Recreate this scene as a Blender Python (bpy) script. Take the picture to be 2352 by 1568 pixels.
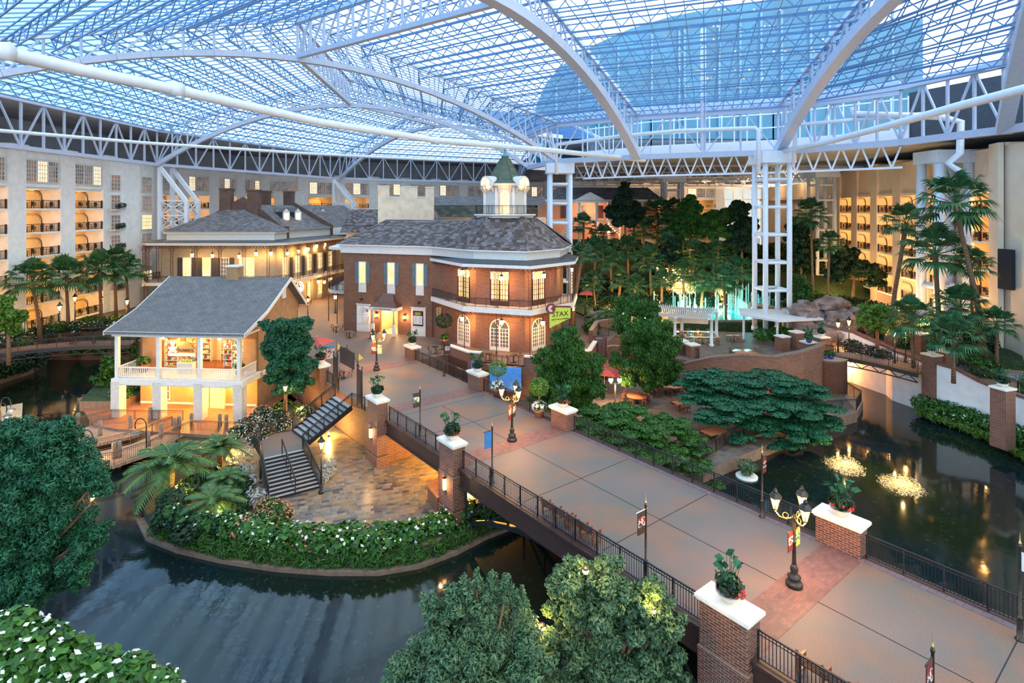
import bpy, math, random
import numpy as np
from math import sin, cos, pi, sqrt, atan2, radians
from mathutils import Vector, Matrix
for _o in list(bpy.data.objects): bpy.data.objects.remove(_o)
SC = bpy.context.scene; COL = SC.collection
FPX, CX, HY, EYE = 1317.0, 1176.0, 476.0, 16.0
# ---------------- camera, sky, exposure ----------------
_c = bpy.data.cameras.new('camera'); _c.sensor_width = 36; _c.lens = FPX/2352*36
_c.shift_y = -(784-HY)/2352; _c.clip_end = 1500; _c.clip_start = .1
CAM = bpy.data.objects.new('camera', _c); COL.objects.link(CAM)
CAM.location = (0, 0, EYE); CAM.rotation_euler = (pi/2, 0, 0); SC.camera = CAM
SC.view_settings.view_transform = 'Standard'; SC.view_settings.look = 'None'
SC.view_settings.gamma = 1; SC.view_settings.exposure = 1.15
SC.cycles.max_bounces = 6; SC.cycles.diffuse_bounces = 3; SC.cycles.glossy_bounces = 2
SC.cycles.transparent_max_bounces = 10; SC.cycles.transmission_bounces = 2
SC.cycles.caustics_reflective = False; SC.cycles.caustics_refractive = False
SC.cycles.sample_clamp_indirect = 4.0
W = bpy.data.worlds.new('evening_sky'); SC.world = W; W.use_nodes = True
_n = W.node_tree; _n.nodes.clear()
def _wn(t, **k):
    q = _n.nodes.new(t)
    for a, b in k.items(): setattr(q, a, b)
    return q
_tc = _wn('ShaderNodeTexCoord'); _sx = _wn('ShaderNodeSeparateXYZ'); _n.links.new(_tc.outputs['Generated'], _sx.inputs[0])
_ns = _wn('ShaderNodeTexNoise'); _ns.inputs['Scale'].default_value = 2.2; _ns.inputs['Detail'].default_value = 3
_n.links.new(_tc.outputs['Generated'], _ns.inputs['Vector'])
_m1 = _wn('ShaderNodeMath', operation='MULTIPLY_ADD'); _m1.inputs[1].default_value = .55; _m1.inputs[2].default_value = .22
_n.links.new(_sx.outputs[0], _m1.inputs[0])
_m2 = _wn('ShaderNodeMath', operation='MULTIPLY_ADD'); _m2.inputs[1].default_value = .5
_n.links.new(_ns.outputs['Fac'], _m2.inputs[0]); _n.links.new(_m1.outputs[0], _m2.inputs[2])
_cr = _wn('ShaderNodeValToRGB'); _cr.color_ramp.elements[0].color = (.27, .58, .97, 1); _cr.color_ramp.elements[1].color = (.86, .95, 1.0, 1)
_cr.color_ramp.elements[0].position = .12; _cr.color_ramp.elements[1].position = .62
_n.links.new(_m2.outputs[0], _cr.inputs[0])
_bg = _wn('ShaderNodeBackground'); _bg.inputs[1].default_value = 1.28; _n.links.new(_cr.outputs[0], _bg.inputs[0])
_wo = _wn('ShaderNodeOutputWorld'); _n.links.new(_bg.outputs[0], _wo.inputs[0])

# ---------------- measuring ----------------
def U(px, py, z=0.0):
    d = (EYE-z)*FPX/(py-HY); return Vector(((px-CX)/FPX*d, d, z))
def DP(px, py, d): return Vector(((px-CX)/FPX*d, d, EYE-(py-HY)/FPX*d))
def RP(px, py, a, b):
    k = (px-CX)/FPX; dx, dy = b[0]-a[0], b[1]-a[1]
    s = (k*a[1]-a[0])/(dx-k*dy); y = a[1]+s*dy
    return Vector((k*y, y, EYE-(py-HY)/FPX*y))
def V(*a): return Vector(a)
def lerp(a, b, t): return a+(b-a)*t
D1 = Vector((-.618, .786, 0)); D2 = Vector((.786, .618, 0)); UP = Vector((0, 0, 1))

# ---------------- mesh building ----------------
class MB:
    def __init__(s): s.v = []; s.f = []; s.m = []; s.sm = []; s.cur = 0
    def add(s, vs, fs, smooth=False):
        o = len(s.v); s.v.extend([tuple(p) for p in vs])
        for f in fs: s.f.append([o+i for i in f]); s.m.append(s.cur); s.sm.append(smooth)
        return s
    def box(s, c, d, rz=0, up=None):
        x, y, z = d[0]/2, d[1]/2, d[2]/2; ca, sa = cos(rz), sin(rz)
        vs = []
        for k in (-z, z):
            for i, j in ((-x, -y), (x, -y), (x, y), (-x, y)):
                vs.append((c[0]+i*ca-j*sa, c[1]+i*sa+j*ca, c[2]+k))
        return s.add(vs, [(0,3,2,1),(4,5,6,7),(0,1,5,4),(1,2,6,5),(2,3,7,6),(3,0,4,7)])
    def base(s, c, d, rz=0): return s.box((c[0], c[1], c[2]+d[2]/2), d, rz)
    def beam(s, a, b, w, h=None, up=UP):
        a, b = Vector(a), Vector(b); h = h or w; d = (b-a)
        if d.length < 1e-6: return s
        d.normalize(); r = d.cross(up)
        if r.length < 1e-3: r = d.cross(Vector((1, 0, 0)))
        r.normalize(); u = r.cross(d); r *= w/2; u *= h/2
        vs = [a-r-u, a+r-u, a+r+u, a-r+u, b-r-u, b+r-u, b+r+u, b-r+u]
        return s.add(vs, [(0,3,2,1),(4,5,6,7),(0,1,5,4),(1,2,6,5),(2,3,7,6),(3,0,4,7)])
    def tube(s, pts, r, n=6, cap=True, closed=False):
        pts = [Vector(p) for p in pts]; N = len(pts); rs = r if isinstance(r, (list, tuple)) else [r]*N
        vs = []; ref = None
        for i, p in enumerate(pts):
            d = (pts[(i+1) % N if closed else min(i+1, N-1)]-pts[(i-1) % N if closed else max(i-1, 0)])
            if d.length < 1e-7: d = Vector((0, 0, 1))
            d.normalize()
            if ref is None: ref = d.orthogonal().normalized()
            x = (ref-d*ref.dot(d))
            x = x.normalized() if x.length > 1e-4 else d.orthogonal().normalized()
            ref = x; y = d.cross(x)
            for k in range(n):
                t = 2*pi*k/n; vs.append(p+(x*cos(t)+y*sin(t))*rs[i])
        fs = []
        for i in range(N if closed else N-1):
            j = (i+1) % N
            for k in range(n): fs.append((i*n+k, i*n+(k+1) % n, j*n+(k+1) % n, j*n+k))
        if cap and not closed: fs.append(tuple(range(n-1, -1, -1))); fs.append(tuple((N-1)*n+k for k in range(n)))
        return s.add(vs, fs, n > 4)
    def lathe(s, c, prof, n=16, smooth=True, rot=0, sx=1, sy=1):
        vs = []
        for r, z in prof:
            for k in range(n):
                t = 2*pi*k/n+rot; vs.append((c[0]+r*cos(t)*sx, c[1]+r*sin(t)*sy, c[2]+z))
        fs = []; N = len(prof)
        for i in range(N-1):
            for k in range(n): fs.append((i*n+k, i*n+(k+1) % n, (i+1)*n+(k+1) % n, (i+1)*n+k))
        if prof[0][0] > 1e-5: fs.append(tuple(range(n-1, -1, -1)))
        if prof[-1][0] > 1e-5: fs.append(tuple((N-1)*n+k for k in range(n)))
        return s.add(vs, fs, smooth)
    def prism(s, pts, z0, z1):
        P = [(p[0], p[1]) for p in pts]; n = len(P)
        A = sum(P[i][0]*P[(i+1) % n][1]-P[(i+1) % n][0]*P[i][1] for i in range(n))
        if A < 0: P.reverse()
        vs = [(x, y, z0) for x, y in P]+[(x, y, z1) for x, y in P]
        fs = [tuple(range(n-1, -1, -1)), tuple(range(n, 2*n))]+[(i, (i+1) % n, n+(i+1) % n, n+i) for i in range(n)]
        return s.add(vs, fs)
    def extr(s, pts, d):   # extrude a planar polygon by a vector
        n = len(pts); P = [Vector(p) for p in pts]; d = Vector(d)
        nn = Vector((0, 0, 0))
        for i in range(n): nn += P[i].cross(P[(i+1) % n])
        if nn.dot(d) < 0: P.reverse()
        vs = P+[p+d for p in P]
        return s.add(vs, [tuple(range(n-1, -1, -1)), tuple(range(n, 2*n))]+[(i, (i+1) % n, n+(i+1) % n, n+i) for i in range(n)])
    def wall(s, pts, z0, z1, t, closed=False):   # thick wall along a polyline (left side offset t)
        L = [Vector((p[0], p[1], 0)) for p in pts]; O = offset(L, t, closed); n = len(L)
        zz0 = z0 if isinstance(z0, (list, tuple)) else [z0]*n; zz1 = z1 if isinstance(z1, (list, tuple)) else [z1]*n
        vs = []
        for i in range(n):
            vs += [(L[i].x, L[i].y, zz0[i]), (O[i].x, O[i].y, zz0[i]), (O[i].x, O[i].y, zz1[i]), (L[i].x, L[i].y, zz1[i])]
        fs = []
        for i in range(n if closed else n-1):
            a, b = i*4, ((i+1) % n)*4
            for k in range(4): fs.append((a+k, b+k, b+(k+1) % 4, a+(k+1) % 4))
        if not closed: fs += [(3, 2, 1, 0), tuple((n-1)*4+k for k in range(4))]
        return s.add(vs, fs)
    def sphere(s, c, r, n=10, m=6, sq=(1, 1, 1)):
        prof = [(r*sin(pi*i/m), -r*cos(pi*i/m)) for i in range(m+1)]
        o = len(s.v); s.lathe((0, 0, 0), prof, n)
        for i in range(o, len(s.v)):
            x, y, z = s.v[i]; s.v[i] = (c[0]+x*sq[0], c[1]+y*sq[1], c[2]+z*sq[2])
        return s
    def quad(s, a, b, c, d): return s.add([a, b, c, d], [(0, 1, 2, 3)])
    def npadd(s, verts, nf, k=4):
        o = len(s.v); s.v.extend(map(tuple, verts.reshape(-1, 3).tolist()))
        s.f.extend([list(range(o+i*k, o+i*k+k)) for i in range(nf)]); s.m.extend([s.cur]*nf); s.sm.extend([False]*nf)
        return s
    def mesh(s, name, mats):
        me = bpy.data.meshes.new(name); me.from_pydata(s.v, [], s.f)
        for m in (mats if isinstance(mats, (list, tuple)) else [mats]): me.materials.append(m)
        if me.polygons:
            if any(s.m): me.polygons.foreach_set('material_index', s.m)
            me.polygons.foreach_set('use_smooth', s.sm)
        me.update(); return me
def offset(L, t, closed=False):
    n = len(L); out = []
    for i in range(n):
        a = L[(i-1) % n] if (closed or i > 0) else None; b = L[(i+1) % n] if (closed or i < n-1) else None
        ns = []
        if a is not None: d = (L[i]-a); d.z = 0; d.normalize(); ns.append(Vector((-d.y, d.x, 0)))
        if b is not None: d = (b-L[i]); d.z = 0; d.normalize(); ns.append(Vector((-d.y, d.x, 0)))
        m = sum(ns, Vector((0, 0, 0))); m.normalize(); k = m.dot(ns[0])
        out.append(L[i]+m*(t/max(k, .4)))
    return out
def thing(name, label, cat, loc=(0, 0, 0), rz=0, group=None, parent=None):
    o = bpy.data.objects.new(name, None); COL.objects.link(o); o.empty_display_size = .3
    o.location = loc; o.rotation_euler = (0, 0, rz); o['_l'] = 0
    if parent is None: tagit(o, label, cat, group)
    else: o.parent = parent
    return o
def tagit(o, label, cat, group=None, kind=None):
    if label: o['label'] = label
    if cat: o['category'] = cat
    if group: o['group'] = group
    if kind: o['kind'] = kind
    return o
def part(mb, name, mat, parent=None, world=False, label=None, kind=None):
    if world:
        r = parent
        while r.parent: r = r.parent
        ca, sa = cos(-r.rotation_euler[2]), sin(-r.rotation_euler[2]); lx, ly, lz = r.location
        mb.v = [((x-lx)*ca-(y-ly)*sa, (x-lx)*sa+(y-ly)*ca, z-lz) for x, y, z in mb.v]
    o = bpy.data.objects.new(name, mb.mesh(name, mat)); COL.objects.link(o)
    if parent is not None: o.parent = parent
    if label: o['label'] = label
    if kind: o['kind'] = kind
    return o
def solo(mb, name, mat, label, cat, group=None, kind=None):
    a = np.array(mb.v); lo, hi = a.min(0), a.max(0); c = Vector(((lo[0]+hi[0])/2, (lo[1]+hi[1])/2, lo[2]))
    mb.v = [(x-c.x, y-c.y, z-c.z) for x, y, z in mb.v]
    o = part(mb, name, mat); o.location = c; tagit(o, label, cat, group, kind); return o
def struct(mb, name, mat):
    o = part(mb, name, mat); o['kind'] = 'structure'; return o
def ctree(o, parent=None):
    c = o.copy(); COL.objects.link(c)
    if parent is not None: c.parent = parent
    for ch in list(o.children): ctree(ch, c)
    return c
def dup(root, loc, rz=None, label=None, group=None, scale=None):
    c = ctree(root); c.location = loc
    if rz is not None: c.rotation_euler = (0, 0, rz)
    if label: c['label'] = label
    if group: c['group'] = group
    if scale: c.scale = (scale,)*3 if not isinstance(scale, (tuple, list)) else scale
    return c
_LD = {}
def light(parent, loc, power, color=(1, .55, .2), r=.12, name='lamp_light'):
    k = (power, color, r)
    if k not in _LD:
        l = bpy.data.lights.new('lamp_light', 'POINT'); l.energy = power; l.color = color; l.shadow_soft_size = r; _LD[k] = l
    o = bpy.data.objects.new(name, _LD[k]); COL.objects.link(o); o.location = loc
    if parent is not None: o.parent = parent
    return o

# ---------------- materials ----------------
class NT:
    def __init__(s, name):
        s.m = bpy.data.materials.new(name); s.m.use_nodes = True; s.t = s.m.node_tree; s.t.nodes.clear()
        s.out = s.n('ShaderNodeOutputMaterial')
    def n(s, t, **k):
        q = s.t.nodes.new(t)
        for a, b in k.items(): setattr(q, a, b)
        return q
    def l(s, a, b): s.t.links.new(a, b)
    def math(s, op, a, b=None, c=None):
        q = s.n('ShaderNodeMath', operation=op)
        for i, x in enumerate((a, b, c)):
            if x is None: continue
            if isinstance(x, (int, float)): q.inputs[i].default_value = x
            else: s.l(x, q.inputs[i])
        return q.outputs[0]
    def mix(s, f, a, b, mode='MIX'):
        q = s.n('ShaderNodeMix', data_type='RGBA', blend_type=mode)
        for i, x in ((0, f), (6, a), (7, b)):
            if isinstance(x, (int, float)): q.inputs[i].default_value = x
            elif isinstance(x, tuple): q.inputs[i].default_value = x if len(x) == 4 else (*x, 1)
            else: s.l(x, q.inputs[i])
        return q.outputs[2]
    def surf(s):   # coordinates along and up any surface, metres
        g = s.n('ShaderNodeNewGeometry')
        def vm(op, a, b=None):
            q = s.n('ShaderNodeVectorMath', operation=op)
            for i, x in enumerate((a, b)):
                if x is None: continue
                if isinstance(x, tuple): q.inputs[i].default_value = x
                else: s.l(x, q.inputs[i])
            return q
        T = vm('NORMALIZE', vm('CROSS_PRODUCT', (0, 0, 1), g.outputs['True Normal']).outputs[0]).outputs[0]
        B = vm('CROSS_PRODUCT', g.outputs['True Normal'], T).outputs[0]
        u = vm('DOT_PRODUCT', g.outputs['Position'], T).outputs['Value']; v = vm('DOT_PRODUCT', g.outputs['Position'], B).outputs['Value']
        c = s.n('ShaderNodeCombineXYZ'); s.l(u, c.inputs[0]); s.l(v, c.inputs[1]); return c.outputs[0]
    def pos(s, rot=0, obj=False):
        if obj: src = s.n('ShaderNodeTexCoord').outputs['Object']
        else: src = s.n('ShaderNodeNewGeometry').outputs['Position']
        if not rot: return src
        m = s.n('ShaderNodeMapping'); m.inputs['Rotation'].default_value = (0, 0, rot); s.l(src, m.inputs[0]); return m.outputs[0]
    def noise(s, vec, scale, det=2, ramp=None):
        q = s.n('ShaderNodeTexNoise'); q.inputs['Scale'].default_value = scale; q.inputs['Detail'].default_value = det
        if vec is not None: s.l(vec, q.inputs['Vector'])
        if ramp:
            r = s.n('ShaderNodeMapRange'); s.l(q.outputs['Fac'], r.inputs[0])
            for i, x in enumerate(ramp): r.inputs[1+i].default_value = x
            return r.outputs[0]
        return q.outputs['Fac']
    def bump(s, h, st=.3, d=.02):
        q = s.n('ShaderNodeBump'); q.inputs['Strength'].default_value = st; q.inputs['Distance'].default_value = d; s.l(h, q.inputs['Height']); return q.outputs[0]
    def bsdf(s, col, rough=.6, metal=0, normal=None, emit=None, es=0, spec=None, alpha=None):
        q = s.n('ShaderNodeBsdfPrincipled')
        for k, x in (('Base Color', col), ('Roughness', rough), ('Metallic', metal), ('Emission Color', emit), ('Specular IOR Level', spec), ('Alpha', alpha)):
            if x is None: continue
            if isinstance(x, (int, float)): q.inputs[k].default_value = x
            elif isinstance(x, tuple): q.inputs[k].default_value = x if len(x) == 4 else (*x, 1)
            else: s.l(x, q.inputs[k])
        q.inputs['Emission Strength'].default_value = es
        if normal is not None: s.l(normal, q.inputs['Normal'])
        s.l(q.outputs[0], s.out.inputs[0]); return q
def plain(name, col, rough=.55, metal=0, var=.12, scale=3.0, obj=True, spec=None):
    t = NT(name); f = t.noise(t.pos(obj=obj), scale, 3, (.3, .7, 1-var, 1+var))
    c = t.mix(1.0, (*col, 1), (1, 1, 1, 1), 'MULTIPLY'); q = t.n('ShaderNodeHueSaturation'); t.l(c, q.inputs['Color']); t.l(f, q.inputs['Value'])
    t.bsdf(q.outputs[0], rough, metal, spec=spec); return t.m
def emis(name, col, st):
    t = NT(name); e = t.n('ShaderNodeEmission'); e.inputs[0].default_value = (*col, 1); e.inputs[1].default_value = st; t.l(e.outputs[0], t.out.inputs[0]); return t.m
def brick(name, c1, c2, mo, w=.33, h=.11, ms=.012, dirt=.35, rough=.8, bl=None):
    t = NT(name); uv = t.surf(); b = t.n('ShaderNodeTexBrick')
    b.inputs['Scale'].default_value = 1; b.inputs['Brick Width'].default_value = w; b.inputs['Row Height'].default_value = h; b.inputs['Mortar Size'].default_value = ms
    b.inputs['Color1'].default_value = (*c1, 1); b.inputs['Color2'].default_value = (*c2, 1); b.inputs['Mortar'].default_value = (*mo, 1); t.l(uv, b.inputs['Vector'])
    c = b.outputs[0]
    if dirt:
        f = t.noise(t.pos(), .8, 5, (.35, .75, 0, dirt)); c = t.mix(f, c, (.5, .42, .36, 1) if bl is None else (*bl, 1))
    t.bsdf(c, rough, normal=t.bump(b.outputs['Fac'], .4, -.01)); return t.m
def shingle(name, c1, c2, c3, w=.45, h=.28):
    t = NT(name); uv = t.surf(); b = t.n('ShaderNodeTexBrick'); b.offset = .5
    b.inputs['Scale'].default_value = 1; b.inputs['Brick Width'].default_value = w; b.inputs['Row Height'].default_value = h; b.inputs['Mortar Size'].default_value = .012; b.inputs['Bias'].default_value = -.25
    b.inputs['Color1'].default_value = (*c1, 1); b.inputs['Color2'].default_value = (*c2, 1); b.inputs['Mortar'].default_value = (*c3, 1); t.l(uv, b.inputs['Vector'])
    f = t.noise(t.pos(), 1.3, 4, (.3, .7, .85, 1.15)); q = t.n('ShaderNodeHueSaturation'); t.l(b.outputs[0], q.inputs['Color']); t.l(f, q.inputs['Value'])
    t.bsdf(q.outputs[0], .85, normal=t.bump(b.outputs['Fac'], .5, -.02)); return t.m
def leafm(name, c1, c2, rough=.45, tr=.14):
    t = NT(name); g = t.n('ShaderNodeNewGeometry'); f = g.outputs['Random Per Island']
    c = t.mix(f, (*c1, 1), (*c2, 1)); q = t.bsdf(c, rough)
    q.inputs['Specular IOR Level'].default_value = .3
    if tr:
        tl = t.n('ShaderNodeBsdfTranslucent'); t.l(c, tl.inputs[0]); ms = t.n('ShaderNodeMixShader'); ms.inputs[0].default_value = tr
        t.l(q.outputs[0], ms.inputs[1]); t.l(tl.outputs[0], ms.inputs[2]); t.l(ms.outputs[0], t.out.inputs[0])
    return t.m
M = {}
M['brick'] = brick('red_brick', (.10, .026, .014), (.19, .055, .028), (.34, .22, .15), dirt=.06, ms=.013)
M['brick_dark'] = brick('dark_brick', (.07, .032, .022), (.12, .055, .038), (.14, .10, .08), dirt=.1, ms=.009)
M['brick_worn'] = brick('worn_brown_brick', (.15, .054, .026), (.23, .088, .044), (.26, .16, .10), dirt=.25, ms=.009, bl=(.26, .18, .14))
M['roofsteel'] = plain('sky_tinted_glazing_steel', (.13, .27, .50), .45, var=.08)  # blue cast of the evening sky put into the steel colour
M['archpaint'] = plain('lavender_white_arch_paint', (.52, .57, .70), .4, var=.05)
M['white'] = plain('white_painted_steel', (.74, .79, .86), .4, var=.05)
M['trim'] = plain('white_trim_paint', (.74, .70, .64), .5, var=.06)
M['stone'] = plain('cream_cap_stone', (.78, .72, .62), .6, var=.08)
M['iron'] = plain('black_wrought_iron', (.028, .026, .028), .4, metal=.3, var=.2)
M['rust'] = plain('rust_brown_iron', (.11, .035, .02), .5, metal=.2, var=.3)
M['bronze'] = plain('dark_bronze', (.055, .045, .035), .38, metal=.6, var=.4, scale=9)
M['gold'] = plain('gold_finial', (.62, .42, .16), .35, metal=.8)
M['stuccowall'] = plain('white_hotel_stucco', (.84, .81, .77), .8, var=.07, scale=1.2, obj=False)
M['stuccowarm'] = plain('lamp_warmed_cream_stucco', (.82, .64, .47), .8, var=.07, scale=.5, obj=False)  # cream stucco with the warm lamp light on it put into its colour
M['ochre'] = plain('ochre_stucco', (.36, .205, .095), .85, var=.15, scale=1.5, obj=False)
M['cream'] = plain('cream_stucco', (.88, .66, .46), .85, var=.14, scale=.9, obj=False)
M['siding'] = plain('painted_siding', (.66, .60, .54), .6, var=.07)
M['peach'] = plain('peach_stucco', (.66, .33, .20), .8, var=.08, obj=False)
M['roofgrey'] = shingle('grey_slate_roof', (.165, .15, .145), (.13, .118, .115), (.035, .035, .04), .5, .26)
M['roofmix'] = shingle('mottled_slate_roof', (.075, .05, .04), (.27, .225, .235), (.05, .04, .04), .55, .42)
M['roofdark'] = plain('dark_metal_roof', (.07, .075, .085), .4, metal=.3)
M['copper'] = shingle('green_copper_roof', (.095, .115, .08), (.135, .155, .105), (.07, .06, .04), 3, .35)
M['dark'] = plain('dark_recess', (.02, .02, .025), .9)
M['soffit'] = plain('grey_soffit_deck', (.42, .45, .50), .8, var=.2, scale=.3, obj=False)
M['shutter'] = plain('blue_grey_shutter', (.13, .17, .19), .6)
M['shutterdark'] = plain('dark_green_shutter', (.035, .035, .035), .6)
M['wood'] = plain('reddish_wood', (.24, .085, .04), .4, var=.3, scale=7)
M['tabletop'] = plain('polished_table_wood', (.50, .17, .07), .22, var=.15, scale=4)
M['timber'] = plain('weathered_timber', (.27, .20, .15), .8, var=.35, scale=5)
M['bark'] = plain('bark', (.19, .10, .055), .9, var=.4, scale=6)
M['palmbark'] = brick('palm_bark', (.26, .13, .06), (.36, .2, .09), (.08, .04, .02), .22, .13, .03, dirt=0)
M['glow'] = emis('lamp_flame', (1, .58, .2), 32)
M['winglow'] = None
def winmat(name, c1, c2, st, rough=.15):
    t = NT(name); f = t.noise(t.pos(), .9, 2, (.35, .65, 0, 1)); c = t.mix(f, (*c1, 1), (*c2, 1)); t.bsdf((.02, .02, .02), rough, emit=c, es=st); return t.m
M['winglow'] = winmat('lit_window_pane', (1, .52, .16), (1, .70, .32), .95)
M['winpale'] = winmat('pale_lit_window_pane', (.9, .55, .3), (.9, .75, .5), .8)
M['windark'] = winmat('evening_window_pane', (.05, .07, .09), (.30, .2, .15), .35)
M['windim'] = winmat('curtained_window_pane', (.30, .15, .09), (.12, .12, .13), .45)
M['shade'] = emis('amber_lantern_glass', (1, .56, .2), 6)
def glassm():
    t = NT('roof_glazing'); tr = t.n('ShaderNodeBsdfTransparent')
    f = t.noise(t.pos(), .35, 4, (.3, .7, .72, .98)); c = t.mix(f, (.40, .74, .95, 1), (.92, .98, 1, 1)); t.l(c, tr.inputs[0])
    d = t.n('ShaderNodeBsdfTranslucent'); d.inputs[0].default_value = (.8, .9, 1, 1)
    gl = t.n('ShaderNodeBsdfGlossy'); gl.inputs['Roughness'].default_value = .15; gl.inputs[0].default_value = (.5, .7, .9, 1)
    m1 = t.n('ShaderNodeMixShader'); m1.inputs[0].default_value = .08; t.l(tr.outputs[0], m1.inputs[1]); t.l(d.outputs[0], m1.inputs[2])
    m2 = t.n('ShaderNodeMixShader'); m2.inputs[0].default_value = .04; t.l(m1.outputs[0], m2.inputs[1]); t.l(gl.outputs[0], m2.inputs[2]); t.l(m2.outputs[0], t.out.inputs[0]); return t.m
M['roofglass'] = glassm()
def deckm():
    t = NT('aggregate_concrete'); p = t.pos(); a = t.noise(p, .3, 5, (.42, .62, 0, 1)); c = t.mix(a, (.14, .118, .098, 1), (.225, .118, .072, 1)); e = t.noise(p, .13, 3, (.45, .6, 0, .7)); c = t.mix(e, c, (.175, .13, .118, 1))
    b = t.noise(p, 28, 2, (.3, .72, .72, 1.25)); q = t.n('ShaderNodeHueSaturation'); t.l(c, q.inputs['Color']); t.l(b, q.inputs['Value'])
    t.bsdf(q.outputs[0], .62, normal=t.bump(b, .15, .01)); return t.m
M['deck'] = deckm()
def pavebrick(name, rot, c1, c2, mo, w, h, ms=.015, rough=.6, vor=None, bw=.5):
    t = NT(name); p = t.pos(rot); b = t.n('ShaderNodeTexBrick'); b.offset = bw
    b.inputs['Scale'].default_value = 1; b.inputs['Brick Width'].default_value = w; b.inputs['Row Height'].default_value = h; b.inputs['Mortar Size'].default_value = ms
    b.inputs['Color1'].default_value = (*c1, 1); b.inputs['Color2'].default_value = (*c2, 1); b.inputs['Mortar'].default_value = (*mo, 1); t.l(p, b.inputs['Vector'])
    c = b.outputs[0]
    if vor:
        f = t.noise(p, vor[0], 1, (.4, .6, 0, 1)); c = t.mix(f, c, (*vor[1], 1), 'MIX' if len(vor) < 3 else vor[2])
        m = t.mix(b.outputs['Fac'], c, (*mo, 1)); c = m
    f = t.noise(t.pos(), 2.5, 4, (.3, .7, .8, 1.2)); q = t.n('ShaderNodeHueSaturation'); t.l(c, q.inputs['Color']); t.l(f, q.inputs['Value'])
    t.bsdf(q.outputs[0], rough, normal=t.bump(b.outputs['Fac'], .3, -.01)); return t.m
RB = atan2(.618, .786)
M['paver'] = pavebrick('pink_brick_paving', -RB, (.22, .09, .07), (.165, .065, .052), (.12, .09, .085), .30, .12)
M['paveredge'] = pavebrick('blue_brick_border', -RB, (.15, .105, .125), (.19, .12, .12), (.09, .075, .08), .12, .3)
def slatem(name, rot, rough, cols=((.05, .05, .06), (.22, .13, .055), (.27, .2, .12), (.09, .09, .08), (.24, .16, .11)), w=.5, h=.34):
    t = NT(name); p = t.pos(rot); b = t.n('ShaderNodeTexBrick'); b.offset = .37; b.squash = 1.5; b.squash_frequency = 3
    for k, x in (('Scale', 1), ('Brick Width', w), ('Row Height', h), ('Mortar Size', .014)): b.inputs[k].default_value = x
    b.inputs['Color1'].default_value = (0, 0, 0, 1); b.inputs['Color2'].default_value = (1, 1, 1, 1); b.inputs['Mortar'].default_value = (.5, .5, .5, 1); t.l(p, b.inputs['Vector'])
    nz = t.noise(p, .9, 3, (.3, .7, -.22, .22)); sm = t.math('ADD', b.outputs[0], nz)
    r = t.n('ShaderNodeValToRGB'); e = r.color_ramp.elements
    e[0].position = 0; e[0].color = (*cols[0], 1); e[1].position = 1; e[1].color = (*cols[4], 1)
    for i in (1, 2, 3): x = e.new(i/4); x.color = (*cols[i], 1)
    t.l(sm, r.inputs[0]); c = t.mix(b.outputs['Fac'], r.outputs[0], (.19, .15, .11, 1))
    t.bsdf(c, rough, normal=t.bump(b.outputs['Fac'], .3, -.008)); return t.m
M['slate'] = slatem('mottled_slate_paving', -RB+.35, .28)
M['patio'] = slatem('grey_slate_patio', -RB, .62, ((.07, .055, .055), (.13, .085, .06), (.16, .115, .09), (.10, .08, .07), (.14, .10, .07)), .6, .6)
M['terra'] = pavebrick('terracotta_terrace', 0, (.36, .14, .07), (.30, .12, .06), (.2, .1, .06), .3, .3, rough=.5)
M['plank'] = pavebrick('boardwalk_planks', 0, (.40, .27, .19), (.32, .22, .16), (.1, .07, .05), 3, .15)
def waterm():
    t = NT('pond_water'); p = t.pos(); a = t.noise(p, .12, 3, (.35, .65, 0, 1)); c = t.mix(a, (.004, .012, .016, 1), (.010, .014, .006, 1))
    s = t.noise(p, 3.5, 4, (.62, .8, 0, 1)); c = t.mix(t.math('MULTIPLY', s, .5), c, (.10, .11, .06, 1))
    r = t.noise(p, .25, 2, (.3, .7, .03, .11)); q = t.bsdf(c, r, normal=t.bump(t.noise(p, 1.6, 2), .05, .05)); q.inputs['IOR'].default_value = 1.45; q.inputs['Specular IOR Level'].default_value = .55; return t.m
M['water'] = waterm()
M['soil'] = plain('planting_soil', (.035, .035, .016), .95, var=.5, scale=2, obj=False)
M['lawn'] = plain('dark_ground_ivy', (.022, .05, .014), .9, var=.6, scale=2.5, obj=False)
M['curb'] = plain('concrete_curb', (.20, .13, .09), .8, var=.2, obj=False)
M['rock'] = plain('waterfall_rock', (.24, .16, .13), .85, var=.5, scale=1.2)
M['pathm'] = plain('tan_path', (.34, .22, .14), .7, var=.15, obj=False)
M['leaf'] = leafm('green_leaf', (.014, .06, .009), (.06, .17, .02))
M['leafteal'] = leafm('teal_leaf', (.008, .06, .03), (.03, .15, .06))
M['leafolive'] = leafm('grey_green_leaf', (.025, .075, .035), (.13, .215, .095))
M['leafdark'] = leafm('dark_leaf', (.006, .022, .010), (.02, .06, .02))
M['leaflime'] = leafm('lime_leaf', (.04, .12, .012), (.14, .25, .03))
M['palmleaf'] = leafm('palm_frond', (.014, .065, .026), (.065, .165, .05))
M['fern'] = leafm('cycad_frond', (.035, .10, .045), (.12, .21, .07))
M['silver'] = leafm('silver_leaf', (.30, .33, .32), (.5, .5, .46))
M['petal'] = leafm('white_petal', (.75, .72, .60), (.85, .84, .74), tr=.3)
M['red'] = leafm('red_petal', (.45, .02, .02), (.6, .08, .06))
M['pinkp'] = leafm('coral_blossom', (.5, .12, .08), (.6, .28, .2))
M['canvas'] = plain('red_canvas', (.5, .08, .06), .7)
M['bluepot'] = plain('blue_glazed_pot', (.03, .05, .32), .25)
M['terrapot'] = plain('terracotta_pot', (.42, .16, .08), .7)
M['gallerywall'] = plain('olive_rendered_wall', (.30, .27, .20), .75, var=.1, obj=False)
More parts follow.
